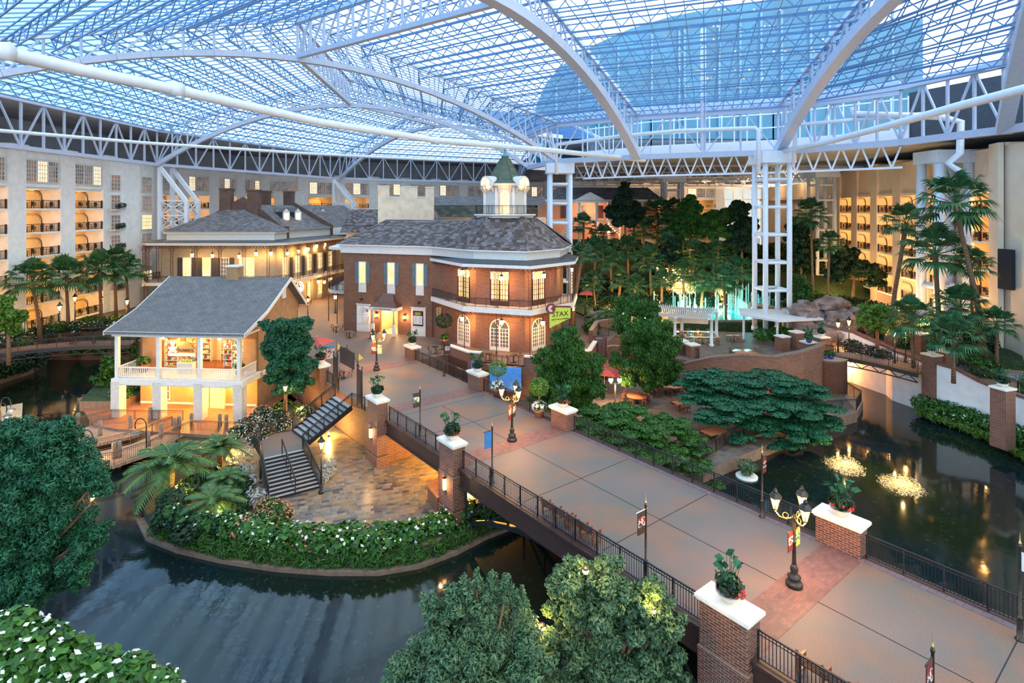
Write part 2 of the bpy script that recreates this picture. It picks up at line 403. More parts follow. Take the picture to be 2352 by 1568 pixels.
M['trimwall'] = plain('pale_rendered_wall', (.60, .56, .50), .75, var=.1, obj=False)
M['winbright'] = winmat('bright_amber_pane', (1, .66, .22), (1, .82, .45), 2.6)
M['winday'] = winmat('daylit_pane', (.5, .66, .72), (.8, .66, .5), .5)
M['roofslate'] = shingle('grey_brown_slate_roof', (.12, .10, .095), (.22, .205, .22), (.05, .045, .045), .6, .35)
M['copperbrown'] = plain('brown_copper', (.20, .09, .06), .4, metal=.4)
M['verdigris'] = plain('verdigris_copper', (.10, .30, .32), .5)
M['rustd'] = plain('dark_brown_girder_paint', (.06, .025, .018), .5)
M['pennant'] = plain('yellow_pennant', (.75, .42, .05), .7)
M['sidingb'] = brick('white_lap_siding', (.68, .62, .56), (.70, .64, .58), (.3, .25, .22), 50, .16, .012, dirt=0)
M['rail2'] = plain('brown_rail_metal', (.16, .08, .045), .55)
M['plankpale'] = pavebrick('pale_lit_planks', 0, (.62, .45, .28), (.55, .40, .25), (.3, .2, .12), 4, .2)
M['sblue'] = plain('sky_blue_board', (.08, .30, .75), .5)
M['splash'] = leafm('gold_lit_spray', (.75, .55, .25), (.9, .8, .55), tr=.5)
def poolm(name, col, tr, rough=.2):
    t = NT(name); q = t.bsdf(col, rough); a = t.n('ShaderNodeBsdfTransparent'); b = t.n('ShaderNodeBsdfTranslucent'); b.inputs[0].default_value = (*col, 1)
    m1 = t.n('ShaderNodeMixShader'); m1.inputs[0].default_value = .5; t.l(q.outputs[0], m1.inputs[1]); t.l(b.outputs[0], m1.inputs[2])
    m = t.n('ShaderNodeMixShader'); m.inputs[0].default_value = tr; t.l(m1.outputs[0], m.inputs[1]); t.l(a.outputs[0], m.inputs[2]); t.l(m.outputs[0], t.out.inputs[0]); return t.m
M['jet'] = poolm('lit_water_jet', (.55, .9, .9), .45); M['jetw'] = poolm('white_water', (.7, .75, .75), .4); M['pool'] = plain('lamp_tinted_pool_water', (.03, .34, .36), .08, var=.3, scale=1)  # teal of the underwater lamps put into the pool's base colour
M['poolglow'] = emis('turquoise_lamp_lens', (.3, 1, 1), 9)
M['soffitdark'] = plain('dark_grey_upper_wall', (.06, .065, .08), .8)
ORD = 'first second third fourth fifth sixth seventh eighth ninth tenth eleventh twelfth thirteenth fourteenth fifteenth sixteenth seventeenth eighteenth nineteenth twentieth twenty-first twenty-second twenty-third twenty-fourth twenty-fifth'.split()
# ---------------- ground, water ----------------
WZ, LZ = -4.2, -3.3
mb = MB(); mb.quad((-160, 5, WZ), (160, 5, WZ), (160, 260, WZ), (-160, 260, WZ)); mb.quad((-160, -30, WZ), (160, -30, WZ), (160, 5, WZ), (-160, 5, WZ))
o = part(mb, 'river_water', M['water']); tagit(o, 'dark reflecting river and pond water winding between the garden islands', 'water', kind='structure')
def land(name, pts, z1, mat, z0=-5.0, side=None):
    mb = MB(); mb.prism(pts, z0, z1)
    if side: mb.m = [0, 0]+[1]*(len(mb.f)-2); 
    if side:
        for i, f in enumerate(mb.f): mb.m[i] = 1 if i != 1 else 0
    return struct(mb, name, [mat, M[side]] if side else mat)
BL = lambda t: Vector((-9.75, 43.0, 0))+D1*t     # left edge line of the bridge / brick quay
# upper plaza
upper = [V(-9.43, 43.3, 0), BL(22)+D2*-.2, (-24.5, 61.2), (-36.5, 62.6), (-45, 69), (-46, 76), (-75, 76), (-75, 175), (90, 175), (90, 112), (30, 100), (18.5, 84), (12.2, 70), (9.6, 64.5), (8.3, 60.2), (2.9, 57.0), (-4.6, 59.4), (-6.9, 62.2), (-10.0, 60.1), (-1.87, 49.25)]
land('floor_upper_plaza', upper, 0, M['deck'], side='brick')
land('floor_left_bank', [(-75, 20), (-60, 20), (-60, 56), (-58.6, 64), (-58.4, 70), (-60, 74), (-75, 76)], -.5, M['lawn'], side='curb')
mb = MB()
# lower slate plaza
pl = [U(x, y, LZ) for x, y in ((640, 1190), (760, 1240), (905, 1262), (1010, 1240), (1060, 1195), (1120, 1150))]
plz = [U(600, 1195, LZ)]+pl+[V(-1, 44, 0), V(0, 54, 0), V(-6, 53.5, 0), BL(4)+D2*.3, BL(15)+D2*-.3, BL(21)+D2*-.3, V(-23.5, 50.5, 0), V(-22, 44, 0)]
land('floor_slate_plaza', plz, LZ, M['slate'])
# garden rim round the plaza
rim = [U(x, y, WZ) for x, y in ((330, 1195), (352, 1235), (420, 1262), (520, 1285), (640, 1303), (760, 1312), (870, 1312), (960, 1297), (1040, 1268), (1110, 1232), (1180, 1205), (1250, 1160))]
rimb = rim+[V(0, 43, 0), V(-1, 42, 0)]+[U(x, y, LZ) for x, y in ((1060, 1195), (1010, 1240), (905, 1262), (760, 1240), (640, 1190), (600, 1100), (570, 1010))]+[V(-23.5, 50.5, 0), V(-25, 48.5, 0)]+[U(x, y, WZ) for x, y in ((500, 1030), (470, 1040), (430, 1060), (370, 1140))]
land('floor_plaza_garden', rimb, LZ-.12, M['soil'])
mb = MB(); mb.wall(rim, -5, WZ+.22, -.4); o = struct(mb, 'trim_pond_curb', M['curb'])
# cottage terrace
ter = [U(x, y, LZ) for x, y in ((150, 985), (215, 975), (265, 985), (500, 1000), (610, 985), (700, 950))]
land('floor_cottage_terrace', [(-44, 58)]+ter[1:5]+[V(-22, 50.5, 0), V(-21.5, 60, 0), V(-24, 62, 0), V(-40, 62.5, 0)], LZ, M['terra'], side='curb')
land('floor_cottage_bank', [(-37.5, 55), (-36.5, 63), (-44, 70), (-47, 70), (-44.5, 62), (-41.5, 55)], -2.6, M['lawn'], side='curb')
# lower patio on the right of the bridge
pat = [U(1250, 985, LZ), U(1600, 1062, LZ), U(1622, 1052, LZ), U(1712, 1000, LZ), U(1800, 960, LZ), U(1870, 935, LZ)]
land('floor_lower_base', [(-45, 60), (-41, 53.5), (-30, 49.5), (-26, 46.5), (-23, 38), (-14, 37.5), (-2, 40.5), (6.5, 39.5), (14, 42), (12, 70), (-8, 64), (-24, 60)], LZ-.25, M['soil'])
land('floor_lower_patio', [V(8, 64, 0), V(-7.5, 63.2, 0), V(-11, 61.5, 0), V(-3.2, 48.8, 0)]+[V(2, 44.5, 0), V(5.2, 40.4, 0)]+[V(14.0, 42.0, 0), V(17.3, 44.2, 0), V(22, 47.5, 0), V(26, 50.5, 0), V(32.5, 54), V(34.5, 60), V(30, 72), V(18, 84), V(12, 70)], LZ, M['patio'], side='curb')
# upper patio with the brick parapet
upw = [RP(1560, 850, (15, 62), (20, 62)), V(21, 60.3, 0), V(25, 59.4, 0), V(29, 58.6, 0), V(33.2, 60.6, 0)]
land('floor_upper_patio', [V(16, 72, 0), V(16.5, 65, 0), V(19, 62, 0), V(22, 60.6, 0), V(25.5, 60.0, 0), V(29.2, 59.2, 0), V(32.4, 60.6, 0), V(34, 64, 0), V(35, 72, 0), V(32, 76, 0), V(26, 77, 0)], -.6, M['patio'], side='brick')
land('floor_river_walk', [V(29.8, 54.5, 0), V(33.2, 55.0, 0), V(35.2, 57.5, 0), V(35.4, 60.5, 0), V(33.5, 64, 0), V(31, 62, 0)], -3.5, M['pathm'], side='curb')
# right bank
land('floor_right_bank', [V(40.5, 56.5, 0), V(41.5, 52, 0), V(42, 47.5, 0), V(40.6, 42.8, 0), V(38.8, 38, 0), V(37, 30, 0), V(75, 30, 0), V(75, 120, 0), V(52, 96, 0), V(45, 76, 0), V(42, 66, 0)], WZ+.35, M['soil'], side='curb')
rbw = [V(39.8, 60, 0), V(41.2, 55.2, 0), V(42.3, 52.9, 0), V(42.8, 50.5, 0), V(43.4, 47.9, 0), V(43.2, 45.2, 0), V(42.0, 42.5, 0), V(40, 38, 0), V(37, 30, 0)]
land('floor_right_path', rbw+[V(75, 30, 0), V(75, 118, 0), V(54, 95, 0), V(46, 76, 0), V(42, 68, 0)], 0, M['pathm'], side='stuccowall')
# hills in the glasshouse garden
def mound(name, cx, cy, rx, ry, z0, h, mat, n=28, m=7, seed=1):
    rnd = random.Random(seed); mb = MB()
    pr = [(cos(pi/2*i/m), h*sin(pi/2*i/m)) for i in range(m+1)]; pr.insert(0, (1.0, -4))
    mb.lathe((cx, cy, z0), [(r, z) for r, z in pr], n, True, 0, rx, ry)
    mb.v = [(x+rnd.uniform(-.5, .5), y+rnd.uniform(-.5, .5), z+rnd.uniform(-.25, .25)) for x, y, z in mb.v]
    return struct(mb, name, mat)
land('floor_garden', [V(12.5, 78, 0), V(26, 78, 0), V(44, 80, 0), V(52, 96, 0), V(90, 112, 0), V(90, 125, 0), V(10, 125, 0), V(8, 92, 0)], .25, M['lawn'])
mound('floor_garden_hill', 46, 118, 36, 26, 0, 6.5, M['lawn'], seed=3)
mound('floor_mansion_hill', 21, 128, 19, 18, 0, 9.5, M['lawn'], seed=4)
mound('floor_right_garden', 50, 74, 5.5, 18, 0, 1.6, M['lawn'], seed=5)
# ---------------- glass roof ----------------
PK = lambda a, b, z=38: Vector(((a[0]+b[0])/2, (a[1]+b[1])/2, z))
ARC = {'a1': ((6.9, 87), (-57, 47)), 'a2': ((3, 101), (-58.2, 94)), 'a3': ((9, 106), (-42, 140)), 'a6': ((17, 109), (2, 165)),
       'n3': ((17.5, 80), (-18.7, 17.8)), 'n4': ((33.9, 73), (24.7, 1.6)), 'n5': ((44.6, 52), (3.4, -7))}
HUBZ, OUTZ = 29.0, 28.8
def arcpt(k, s, z=None):
    a, b = ARC[k]; p = Vector((a[0]+(b[0]-a[0])*s/2, a[1]+(b[1]-a[1])*s/2, 0)); p.z = 23+10.3*(1-(1-s)**2) if z is None else z; return p
def archigh(k, s): return arcpt(k, s, HUBZ+(38-HUBZ)*s if s < 1 else 38+(OUTZ-38)*(s-1))
def roof_arch(k, label, s1=2.0, w=.75, n=26):
    t = thing('roof_arch', label, 'roof arch', arcpt(k, 0, 23), group=None)
    mb = MB(); N = int(n*s1/2)
    P = [arcpt(k, s1*i/N) for i in range(N+1)]
    for i in range(N): mb.beam(P[i], P[i+1]+(P[i+1]-P[i])*.02, w, w*.85)
    part(mb, 'lower_chord', M['archpaint'], t, True)
    mb = MB(); Q = [archigh(k, s1*i/N) for i in range(N+1)]
    for i in range(N): mb.beam(Q[i], Q[i+1], .42, .5)
    part(mb, 'upper_chord', M['archpaint'], t, True)
    mb = MB()
    for i in range(0, N+1): mb.beam(P[i], Q[i], .2)
    for i in range(N): mb.beam(P[i] if i < N/2 else Q[i], Q[i+1] if i < N/2 else P[i+1], .16)
    part(mb, 'web_bracing', M['archpaint'], t, True)
    return t
roof_arch('a1', 'long white box-girder arch crossing the left half of the roof, nearest the camera')
roof_arch('a2', 'white arch springing from the left lattice column under the glass roof')
roof_arch('a3', 'far white arch rising above the rear hotel wing')
roof_arch('a6', 'farthest white arch behind the copper cupola')
roof_arch('n3', 'thick white arch sweeping down from the top centre of the roof', w=1.15)
roof_arch('n4', 'thick white arch leaning down onto the tall ladder column', w=1.15)
roof_arch('n5', 'white arch at the right edge of the picture', w=1.15)
H = lambda k: archigh(k, 0); K = lambda k: archigh(k, 1); E = lambda k: archigh(k, 2)
PAN = [('a', K('a1'), K('a2'), E('a2'), E('a1'), 'the left slope'), ('b', K('a2'), K('a3'), E('a3'), E('a2'), 'the far left slope'), ('c', K('a3'), K('a6'), E('a6'), E('a3'), 'the farthest slope'),
       ('d', K('a1'), K('a2'), H('a2'), H('a1'), 'the narrow wedge behind the ridge'), ('e', K('a2'), K('a3'), H('a3'), H('a2'), 'the rear wedge'), ('e2', K('a3'), K('a6'), H('a6'), H('a3'), 'the small wedge behind the cupola'),
       ('f', K('a1'), K('n3'), H('n3'), H('a1'), 'the bright central slope'), ('g', K('n3'), K('n4'), H('n4'), H('n3'), 'the deep blue slope'), ('h', K('n4'), K('n5'), H('n5'), H('n4'), 'the right slope'),
       ('i', K('a1'), K('n3'), E('n3'), E('a1'), 'the slope above the top left corner'), ('j', K('n3'), K('n4'), K('n5'), E('n3'), 'overhead')]
def lattice(mb, a, b, dep, n, rc=.07, rw=.04):
    a, b = Vector(a), Vector(b); dn = Vector((0, 0, -dep))
    mb.beam(a, b, rc*2); mb.beam(a+dn, b+dn, rc*1.6)
    for i in range(n):
        p = lerp(a, b, i/n); q = lerp(a, b, (i+.5)/n); r = lerp(a, b, (i+1)/n)
        mb.beam(p, q+dn, rw*2); mb.beam(q+dn, r, rw*2)
for key, A, B, C, D, desc in PAN:
    G = 6; mb = MB(); P = lambda u, v: lerp(lerp(A, B, u), lerp(D, C, u), v)
    for i in range(G):
        for j in range(G): mb.quad(P(i/G, j/G), P((i+1)/G, j/G), P((i+1)/G, (j+1)/G), P(i/G, (j+1)/G))
    gl = struct(mb, 'ceiling_glass', M['roofglass'])
    mb = MB(); down = Vector((0, 0, -.12)); Lu = max((B-A).length, (C-D).length); Lv = max((D-A).length, (C-B).length)
    nu = int(Lu/2.0); nv = int(Lv/1.5)
    for i in range(nu+1): mb.beam(P(i/nu, 0)+down, P(i/nu, 1)+down, .07, .12)
    for j in range(nv+1): mb.beam(P(0, j/nv)+down*1.8, P(1, j/nv)+down*1.8, .09, .12)
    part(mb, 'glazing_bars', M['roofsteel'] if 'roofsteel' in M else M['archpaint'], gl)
    if key == 'j': continue
    nt = 10 if Lv > 28 else 7
    for j in range(1, nt):
        v = j/nt; a, b = P(0, v)+down*3, P(1, v)+down*3
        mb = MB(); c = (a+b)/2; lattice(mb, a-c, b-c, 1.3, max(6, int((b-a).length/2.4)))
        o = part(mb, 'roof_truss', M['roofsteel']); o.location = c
        tagit(o, 'sky-tinted lattice truss under '+desc+', '+ORD[j-1]+' below the ridge', 'roof truss', 'lattice trusses of '+desc)
# ridge girder truss seen end-on in the centre of the roof
def girder(name, pts, z0, z1, label, cat, nseg=2.6, cw=.5, ww=.22, chordlow=None, dbl=False):
    t = thing(name, label, cat, (pts[0][0], pts[0][1], z0)); L = [Vector((p[0], p[1], 0)) for p in pts]
    lo, hi, wb = MB(), MB(), MB()
    for i in range(len(L)-1):
        a, b = L[i], L[i+1]; n = max(2, int((b-a).length/nseg)); d = (b-a).normalized()*(cw*.3)
        lo.beam(a+UP*z0-d, b+UP*z0+d, cw, chordlow or cw); hi.beam(a+UP*z1-d, b+UP*z1+d, cw, cw)
        for j in range(n):
            p, q = lerp(a, b, j/n), lerp(a, b, (j+1)/n); m = (p+q)/2
            wb.beam(p+UP*z0, p+UP*z1, ww*1.2, ww); wb.beam(p+UP*z1, q+UP*z0, ww, ww*.7) if j % 2 else wb.beam(p+UP*z0, q+UP*z1, ww, ww*.7)
    part(lo, 'lower_chord', M['archpaint'], t, True); part(hi, 'upper_chord', M['archpaint'], t, True); part(wb, 'web_bracing', M['archpaint'], t, True)
    return t
k1, k2, k3, kn = K('a1'), K('a2'), K('a3'), K('n3')
for a, b, lab in ((kn, k1, 'deep white ridge girder coming down from overhead to the central roof node'), (k1, k2, 'deep white ridge girder between the two left arches, seen nearly end-on'), (k2, k3, 'far white ridge girder beyond the central roof node')):
    t = thing('ridge_girder', lab, 'roof girder', (b.x, b.y, 34)); mb = MB(); mb.beam(a-UP*.3, b-UP*.3, .6, .5); part(mb, 'upper_chord', M['archpaint'], t, True)
    mb = MB(); mb.beam(a-UP*4.4, b-UP*4.4, .6, .5); part(mb, 'lower_chord', M['archpaint'], t, True); mb = MB(); n = 12
    for i in range(n):
        p, q = lerp(a, b, i/n), lerp(a, b, (i+1)/n); mb.beam(p-UP*.3, p-UP*4.4, .25); mb.beam(p-UP*.3, q-UP*4.4, .18)
    part(mb, 'web_bracing', M['archpaint'], t, True)
OUT = [(-46, 20), (-57, 47), (-58.2, 94), (-42, 140), (2, 165)]
girder('ring_truss', OUT[:3], 23, 28.6, 'white ring truss above the left hotel wing', 'ring truss', 3.2)
girder('ring_truss', OUT[2:], 23, 28.6, 'white ring truss above the rear hotel wing, far side', 'ring truss', 3.6)
HUB = [(9, 106), (3, 101), (6.9, 87), (17.5, 80), (33.9, 73)]
girder('hub_girder', HUB, 23, 29, 'white girder ring where the centre arches land, behind the cupola', 'ring truss', 3.6, .7)
girder('hub_girder', [HUB[-1], (42, 62), (44.6, 52), (45, 30)], 23, 29, 'white girder with dense bracing running to the right edge', 'ring truss', 2.2, .7)
mb = MB()
for p, q in zip(HUB[1:], HUB[2:]+[(42, 62)]):
    a, b = Vector((*p, 29)), Vector((*q, 29)); mb.beam(a, b, .5, 1.7)
solo(mb, 'eave_beam', M['archpaint'], 'deep white eave beam along the lower edge of the blue glass', 'beam')
# suspended pipes
pip = [U(x, y, 23) for x, y in ((-60, 100), (0, 118), (170, 158), (400, 205), (730, 280), (1000, 322), (1270, 346), (1480, 368))]
mb = MB(); mb.tube(pip, .32, 10)
for i in (1, 3, 5): p = pip[i]; mb.tube([p-V(.45, 0, 0), p+V(.45, 0, 0)], .42, 10)
solo(mb, 'suspended_pipe', M['white'], 'thick white pipe curving across the whole left half below the roof', 'pipe')
mb = MB(); mb.tube([U(x, y, 23) for x, y in ((1790, 349), (1900, 326), (2050, 286), (2200, 244), (2352, 205), (2430, 185))], .3, 10)
solo(mb, 'suspended_pipe', M['white'], 'thick white pipe rising to the right edge of the picture', 'pipe')
mb = MB(); mb.tube([U(x, y, 24.2) for x, y in ((-30, 298), (0, 300), (330, 328), (700, 352), (1000, 367), (1270, 378))], .22, 8)
solo(mb, 'suspended_pipe', M['white'], 'thin white pipe running level in front of the left ring truss', 'pipe')
mb = MB(); mb.tube([DP(x, y, d) for x, y, d in ((1278, 400, 82), (1278, 332, 82), (1430, 312, 77), (1560, 300, 74), (1735, 294, 70), (1742, 300, 69.6), (1742, 395, 69.6))], .26, 8)
solo(mb, 'drain_pipe', M['white'], 'white drain pipe bending along the clerestory to the ladder column', 'pipe')
mb = MB(); mb.tube([DP(x, y, d) for x, y, d in ((1822, 380, 70), (1826, 287, 70), (2000, 272, 65), (2120, 262, 62))], .24, 8)
solo(mb, 'drain_pipe', M['white'], 'white drain pipe running right from the ladder column top', 'pipe')
mb = MB(); mb.tube([DP(x, y, d) for x, y, d in ((2203, 430, 60), (2203, 392, 60), (2178, 375, 60.5), (2205, 352, 60), (2207, 280, 60), (2160, 268, 61), (1960, 262, 66), (1958, 246, 66))], .36, 8)
solo(mb, 'drain_pipe', M['white'], 'fat white pipe with a bend above the right palm trees', 'pipe')
# clerestory behind the hub
cl = [Vector((p[0], p[1], 0)) for p in ((12.5, 95), (21, 86.5), (36, 79), (47, 68))]
t = thing('clerestory_window', 'glazed clerestory strip with white mullions behind the hub girder', 'window', (21, 86.5, 23.6)); gl, fr = MB(), MB()
for a, b in zip(cl, cl[1:]):
    gl.quad(a+UP*25.2, b+UP*25.2, b+UP*28.9, a+UP*28.9); n = int((b-a).length/1.6)
    for i in range(n+1): p = lerp(a, b, i/n); fr.beam(p+UP*23.6, p+UP*29.2, .14)
    for z in (25.2, 27, 28.9): fr.beam(a+UP*z, b+UP*z, .18)
    fr.beam(a+UP*24.3, b+UP*24.3, .3, 1.6)
part(gl, 'pane', M['roofglass'], t, True); part(fr, 'window_frame', M['white'], t, True)
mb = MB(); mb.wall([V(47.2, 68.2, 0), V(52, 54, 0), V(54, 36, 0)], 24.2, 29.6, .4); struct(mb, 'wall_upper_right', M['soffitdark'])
# dark soffits beyond the trusses
mb = MB()
for a, b, c, d in (((-46, 20), (-57.3, 47), (-80, 47), (-80, 10)), ((-57.3, 47), (-58.5, 94), (-85, 110), (-80, 47)), ((-58.5, 94), (-42, 140), (-70, 185), (-85, 110)), ((-42, 140), (2, 165), (2, 200), (-70, 185)), ((2, 165), (9, 106), (95, 106), (95, 200)), ((2, 165), (95, 200), (95, 220), (2, 200))):
    z = 28.4; mb.add([(*p, zz) for zz in (z, z+.3) for p in (a, b, c, d)], [(0, 1, 2, 3), (7, 6, 5, 4)])
struct(mb, 'ceiling_soffit', M['soffit'])
mb = MB()
for P4 in (((12.8, 95.3), (10, 107), (95, 107), (52, 79)), ((12.8, 95.3), (21.2, 86.8), (36.3, 79.3), (52, 79)), ((36.3, 79.3), (47.3, 68.3), (70, 75), (52, 79)), ((47.3, 68.3), (52.3, 54), (80, 54), (70, 75)), ((52.3, 54), (53.3, 30), (80, 30), (80, 54)), ((52, 79), (70, 75), (95, 90), (95, 107)), ((10, 107), (3, 160), (95, 200), (95, 107))):
    mb.add([(*p, zz) for zz in (24, 24.3) for p in P4], [(0, 1, 2, 3), (7, 6, 5, 4)])
struct(mb, 'ceiling_rear_soffit', M['soffit'])
for i, (a, b) in enumerate((((12, 108), (75, 108)), ((12, 128), (75, 128)), ((14, 150), (80, 150)))):
    mb = MB(); c = V((a[0]+b[0])/2, a[1], 23.8); h = V((b[0]-a[0])/2, 0, 0); lattice(mb, -h, h, 2.2, 22, .14, .09)
    o = part(mb, 'flat_truss', M['white']); o.location = c; tagit(o, 'level white lattice truss under the rear soffit, '+('nearest', 'middle', 'farthest')[i]+' of the three', 'roof truss', None)
for a, b, w in (((12, 96), (21, 87.3), 'left'), ((21, 87.3), (36, 79.8), 'middle'), ((36, 79.8), (47, 69), 'right')):
    c = V((a[0]+b[0])/2, (a[1]+b[1])/2, 23.8); mb = MB(); lattice(mb, V(*a, 23.8)-c, V(*b, 23.8)-c, 3.0, int((V(*a, 0)-V(*b, 0)).length/2.2), .16, .1)
    o = part(mb, 'flat_truss', M['white']); o.location = c; tagit(o, 'white lattice truss hanging below the clerestory, %s section' % w, 'roof truss')
# hotel tower outside seen through the blue glass
def tower():
    t = thing('outside_tower', 'dark blue rounded hotel tower outside, seen through the blue glass', 'building', (40, 150, 26)); mb = MB(); d = 134
    T = [(1222, 380), (1224, 300), (1232, 240), (1255, 190), (1290, 150), (1360, 105), (1450, 65), (1540, 38), (1640, 18), (1760, 0), (1900, -15), (1990, -15), (1992, 380)]
    mb.extr([DP(x, y, d) for x, y in T], (6, 34, 0)); mb.extr([DP(x, y, d+6) for x, y in ((1992, 380), (1992, 60), (2120, 40), (2120, 380))], (6, 30, 0)); part(mb, 'wall', M['tower'], t, True)
    mb = MB()
    for px in (1278, 1330, 1375, 1420, 1497, 1560, 1572, 1652, 1700, 1748, 1795, 1862, 1905, 2050):
        p = DP(px, 300, d-.5); zt = 16+d*(476-np.interp(px, [q[0] for q in T[:11]], [q[1] for q in T[:11]]))/FPX-3; mb.box((p.x, p.y, (26+zt)/2), (.45, .5, zt-26))
    part(mb, 'light_strip', M['strip'], t, True)
    mb = MB(); rnd = random.Random(3)
    for i in range(60):
        px = rnd.uniform(1560, 1900); y = rnd.choice((22, 60, 90, 118, 160, 180, 200)); p = DP(px, y, d-.3); mb.box(p, (.3, .3, .3))
    part(mb, 'lit_window', M['winglow'], t, True, kind='stuff')
M['tower'] = plain('blue_tower_cladding', (.009, .18, .29), .35, var=.35, scale=.12, obj=False)
M['strip'] = plain('pale_tower_fin', (.16, .36, .50), .4)
tower()
# ---------------- steel columns ----------------
def ladder_column(p, w, dep, z1, label, rungs, rz=0, r=.32, legs=4, zb=0):
    t = thing('steel_column', label, 'steel column', (p[0], p[1], zb), rz)
    for sx in (-1, 1):
        for sy in (-1, 1):
            mb = MB(); x, y = sx*w/2, sy*dep/2; mb.tube([(x, y, 0), (x, y, z1-zb)], r, 12); mb.tube([(x, y, 0), (x, y, .5)], r*1.3, 12); part(mb, 'leg', M['white'], t)
    mb = MB()
    for i in range(rungs):
        z = (i+.6)*(z1-zb)/(rungs+.4)
        for s in (-1, 1): mb.tube([(-w/2, s*dep/2, z), (w/2, s*dep/2, z)], r*.6, 8); mb.tube([(s*w/2, -dep/2, z), (s*w/2, dep/2, z)], r*.6, 8)
    part(mb, 'rung', M['white'], t, kind='stuff')
    mb = MB(); mb.box((0, 0, z1-zb+.0), (w+1.2, dep+1.2, 1.5)); part(mb, 'cap_plate', M['white'], t)
    return t
ladder_column((33.2, 73.3), 3.0, 3.2, 22.3, 'tall white ladder-like steel column beside the fountain pool', 6)
ladder_column((7.3, 88), 3.0, 2.6, 21.9, 'white ladder-like steel column just right of the copper cupola', 7, r=.36)
ladder_column((33.8, 121), 3.6, 2.6, 22, 'small far white steel column above the garden trees', 7, r=.34)
ladder_column((54.5, 101), 3.0, 3, 22, 'white steel column left of the right hotel wing', 8, r=.3)
ladder_column((52, 69), 3.4, 3, 22, 'white steel column rising behind the right palm trees', 5, r=.55)
def lattice_column(p, label, zt=22.6, w=3.4, dep=3.4, k=1.0):
    t = thing('lattice_column', label, 'steel column', (p[0], p[1], 0)); H1 = zt-5.5
    for sx, sy in ((-1, -1), (-1, 1), (1, -1), (1, 1)):
        mb = MB(); x, y = sx*w/2, sy*dep/2
        if sx < 0: mb.beam((x, y, 0), (x, y, zt), .55, .55, up=V(1, 0, 0))
        else: mb.beam((x+1.0, y, 0), (x+1.0, y, H1), .55, .55, up=V(1, 0, 0)); mb.beam((x+1, y, H1-.2), (-w/2, y, zt), .5, .6)
        part(mb, 'leg', M['white'], t)
    mb = MB(); n = 7; x0, x1 = -w/2, w/2+1
    for i in range(n):
        a, b = i*H1/n, (i+1)*H1/n
        for y in (-dep/2, dep/2): mb.beam((x0, y, a), (x1, y, b), .16); mb.beam((x1, y, a), (x0, y, b), .16); mb.beam((x0, y, b), (x1, y, b), .18)
        for x in (x0, x1): mb.beam((x, -dep/2, a), (x, dep/2, b), .16); mb.beam((x, dep/2, a), (x, -dep/2, b), .16)
    part(mb, 'cross_bracing', M['white'], t)
lattice_column((-56.2, 96), 'white cross-braced column leaning back to the roof at the left')
lattice_column((-41, 139), 'white cross-braced column far behind the old-town roofs')
# ---------------- windows ----------------
_WM = {}
def winmesh(w, h, nx, ny, kind='winglow', arch=False, ft=.09, mt=.035, fm='white2', door=0):
    key = (w, h, nx, ny, kind, arch, ft, fm, door)
    if key in _WM: return _WM[key]
    f, p = MB(), MB(); hh = h-(w/2 if arch else 0)
    f.box((-w/2-ft/2, 0, hh/2), (ft, .14, hh)); f.box((w/2+ft/2, 0, hh/2), (ft, .14, hh)); f.box((0, 0, -ft/2), (w+2*ft, .18, ft))
    if not arch: f.box((0, 0, h+ft/2), (w+2*ft, .16, ft))
    for i in range(1, nx): x = -w/2+w*i/nx; f.box((x, 0, hh/2), (mt*(3.5 if door and i*2 == nx else 1), .07, hh))
    for j in range(1, ny+(1 if arch else 0)): f.box((0, 0, hh*j/ny), (w, .07, mt))
    if door: f.box((0, 0, door/2), (w, .1, door))
    P = [(-w/2, .02, 0), (w/2, .02, 0), (w/2, .02, hh)]
    if arch:
        A = [(w/2*cos(pi*i/10), 0, hh+w/2*sin(pi*i/10)) for i in range(11)]
        f.tube([(x*(1+ft/w), y, z) for x, y, z in A], ft*.6, 4); P += [(x, .02, z) for x, y, z in A[1:]]
        for i in (3, 5, 7): f.beam((0, 0, hh), (A[i][0], 0, A[i][2]), mt, .06)
    else: P.append((-w/2, .02, h))
    p.add(P, [tuple(range(len(P)))])
    _WM[key] = (f.mesh('window_frame', M.get(fm, M['trim'])), p.mesh('pane', M[kind])); return _WM[key]
def inst(name, me, parent, loc=(0, 0, 0), rz=0):
    o = bpy.data.objects.new(name, me); COL.objects.link(o); o.location = loc; o.rotation_euler = (0, 0, rz)
    if parent is not None: o.parent = parent
    return o
def window(parent, loc, w, h, nx, ny, rz=0, name='window', **k):
    a, b = winmesh(w, h, nx, ny, **k); f = inst(name, a, parent, loc, rz); inst('pane', b, f); return f
M['white2'] = plain('white_joinery', (.72, .70, .66), .5, var=.04)
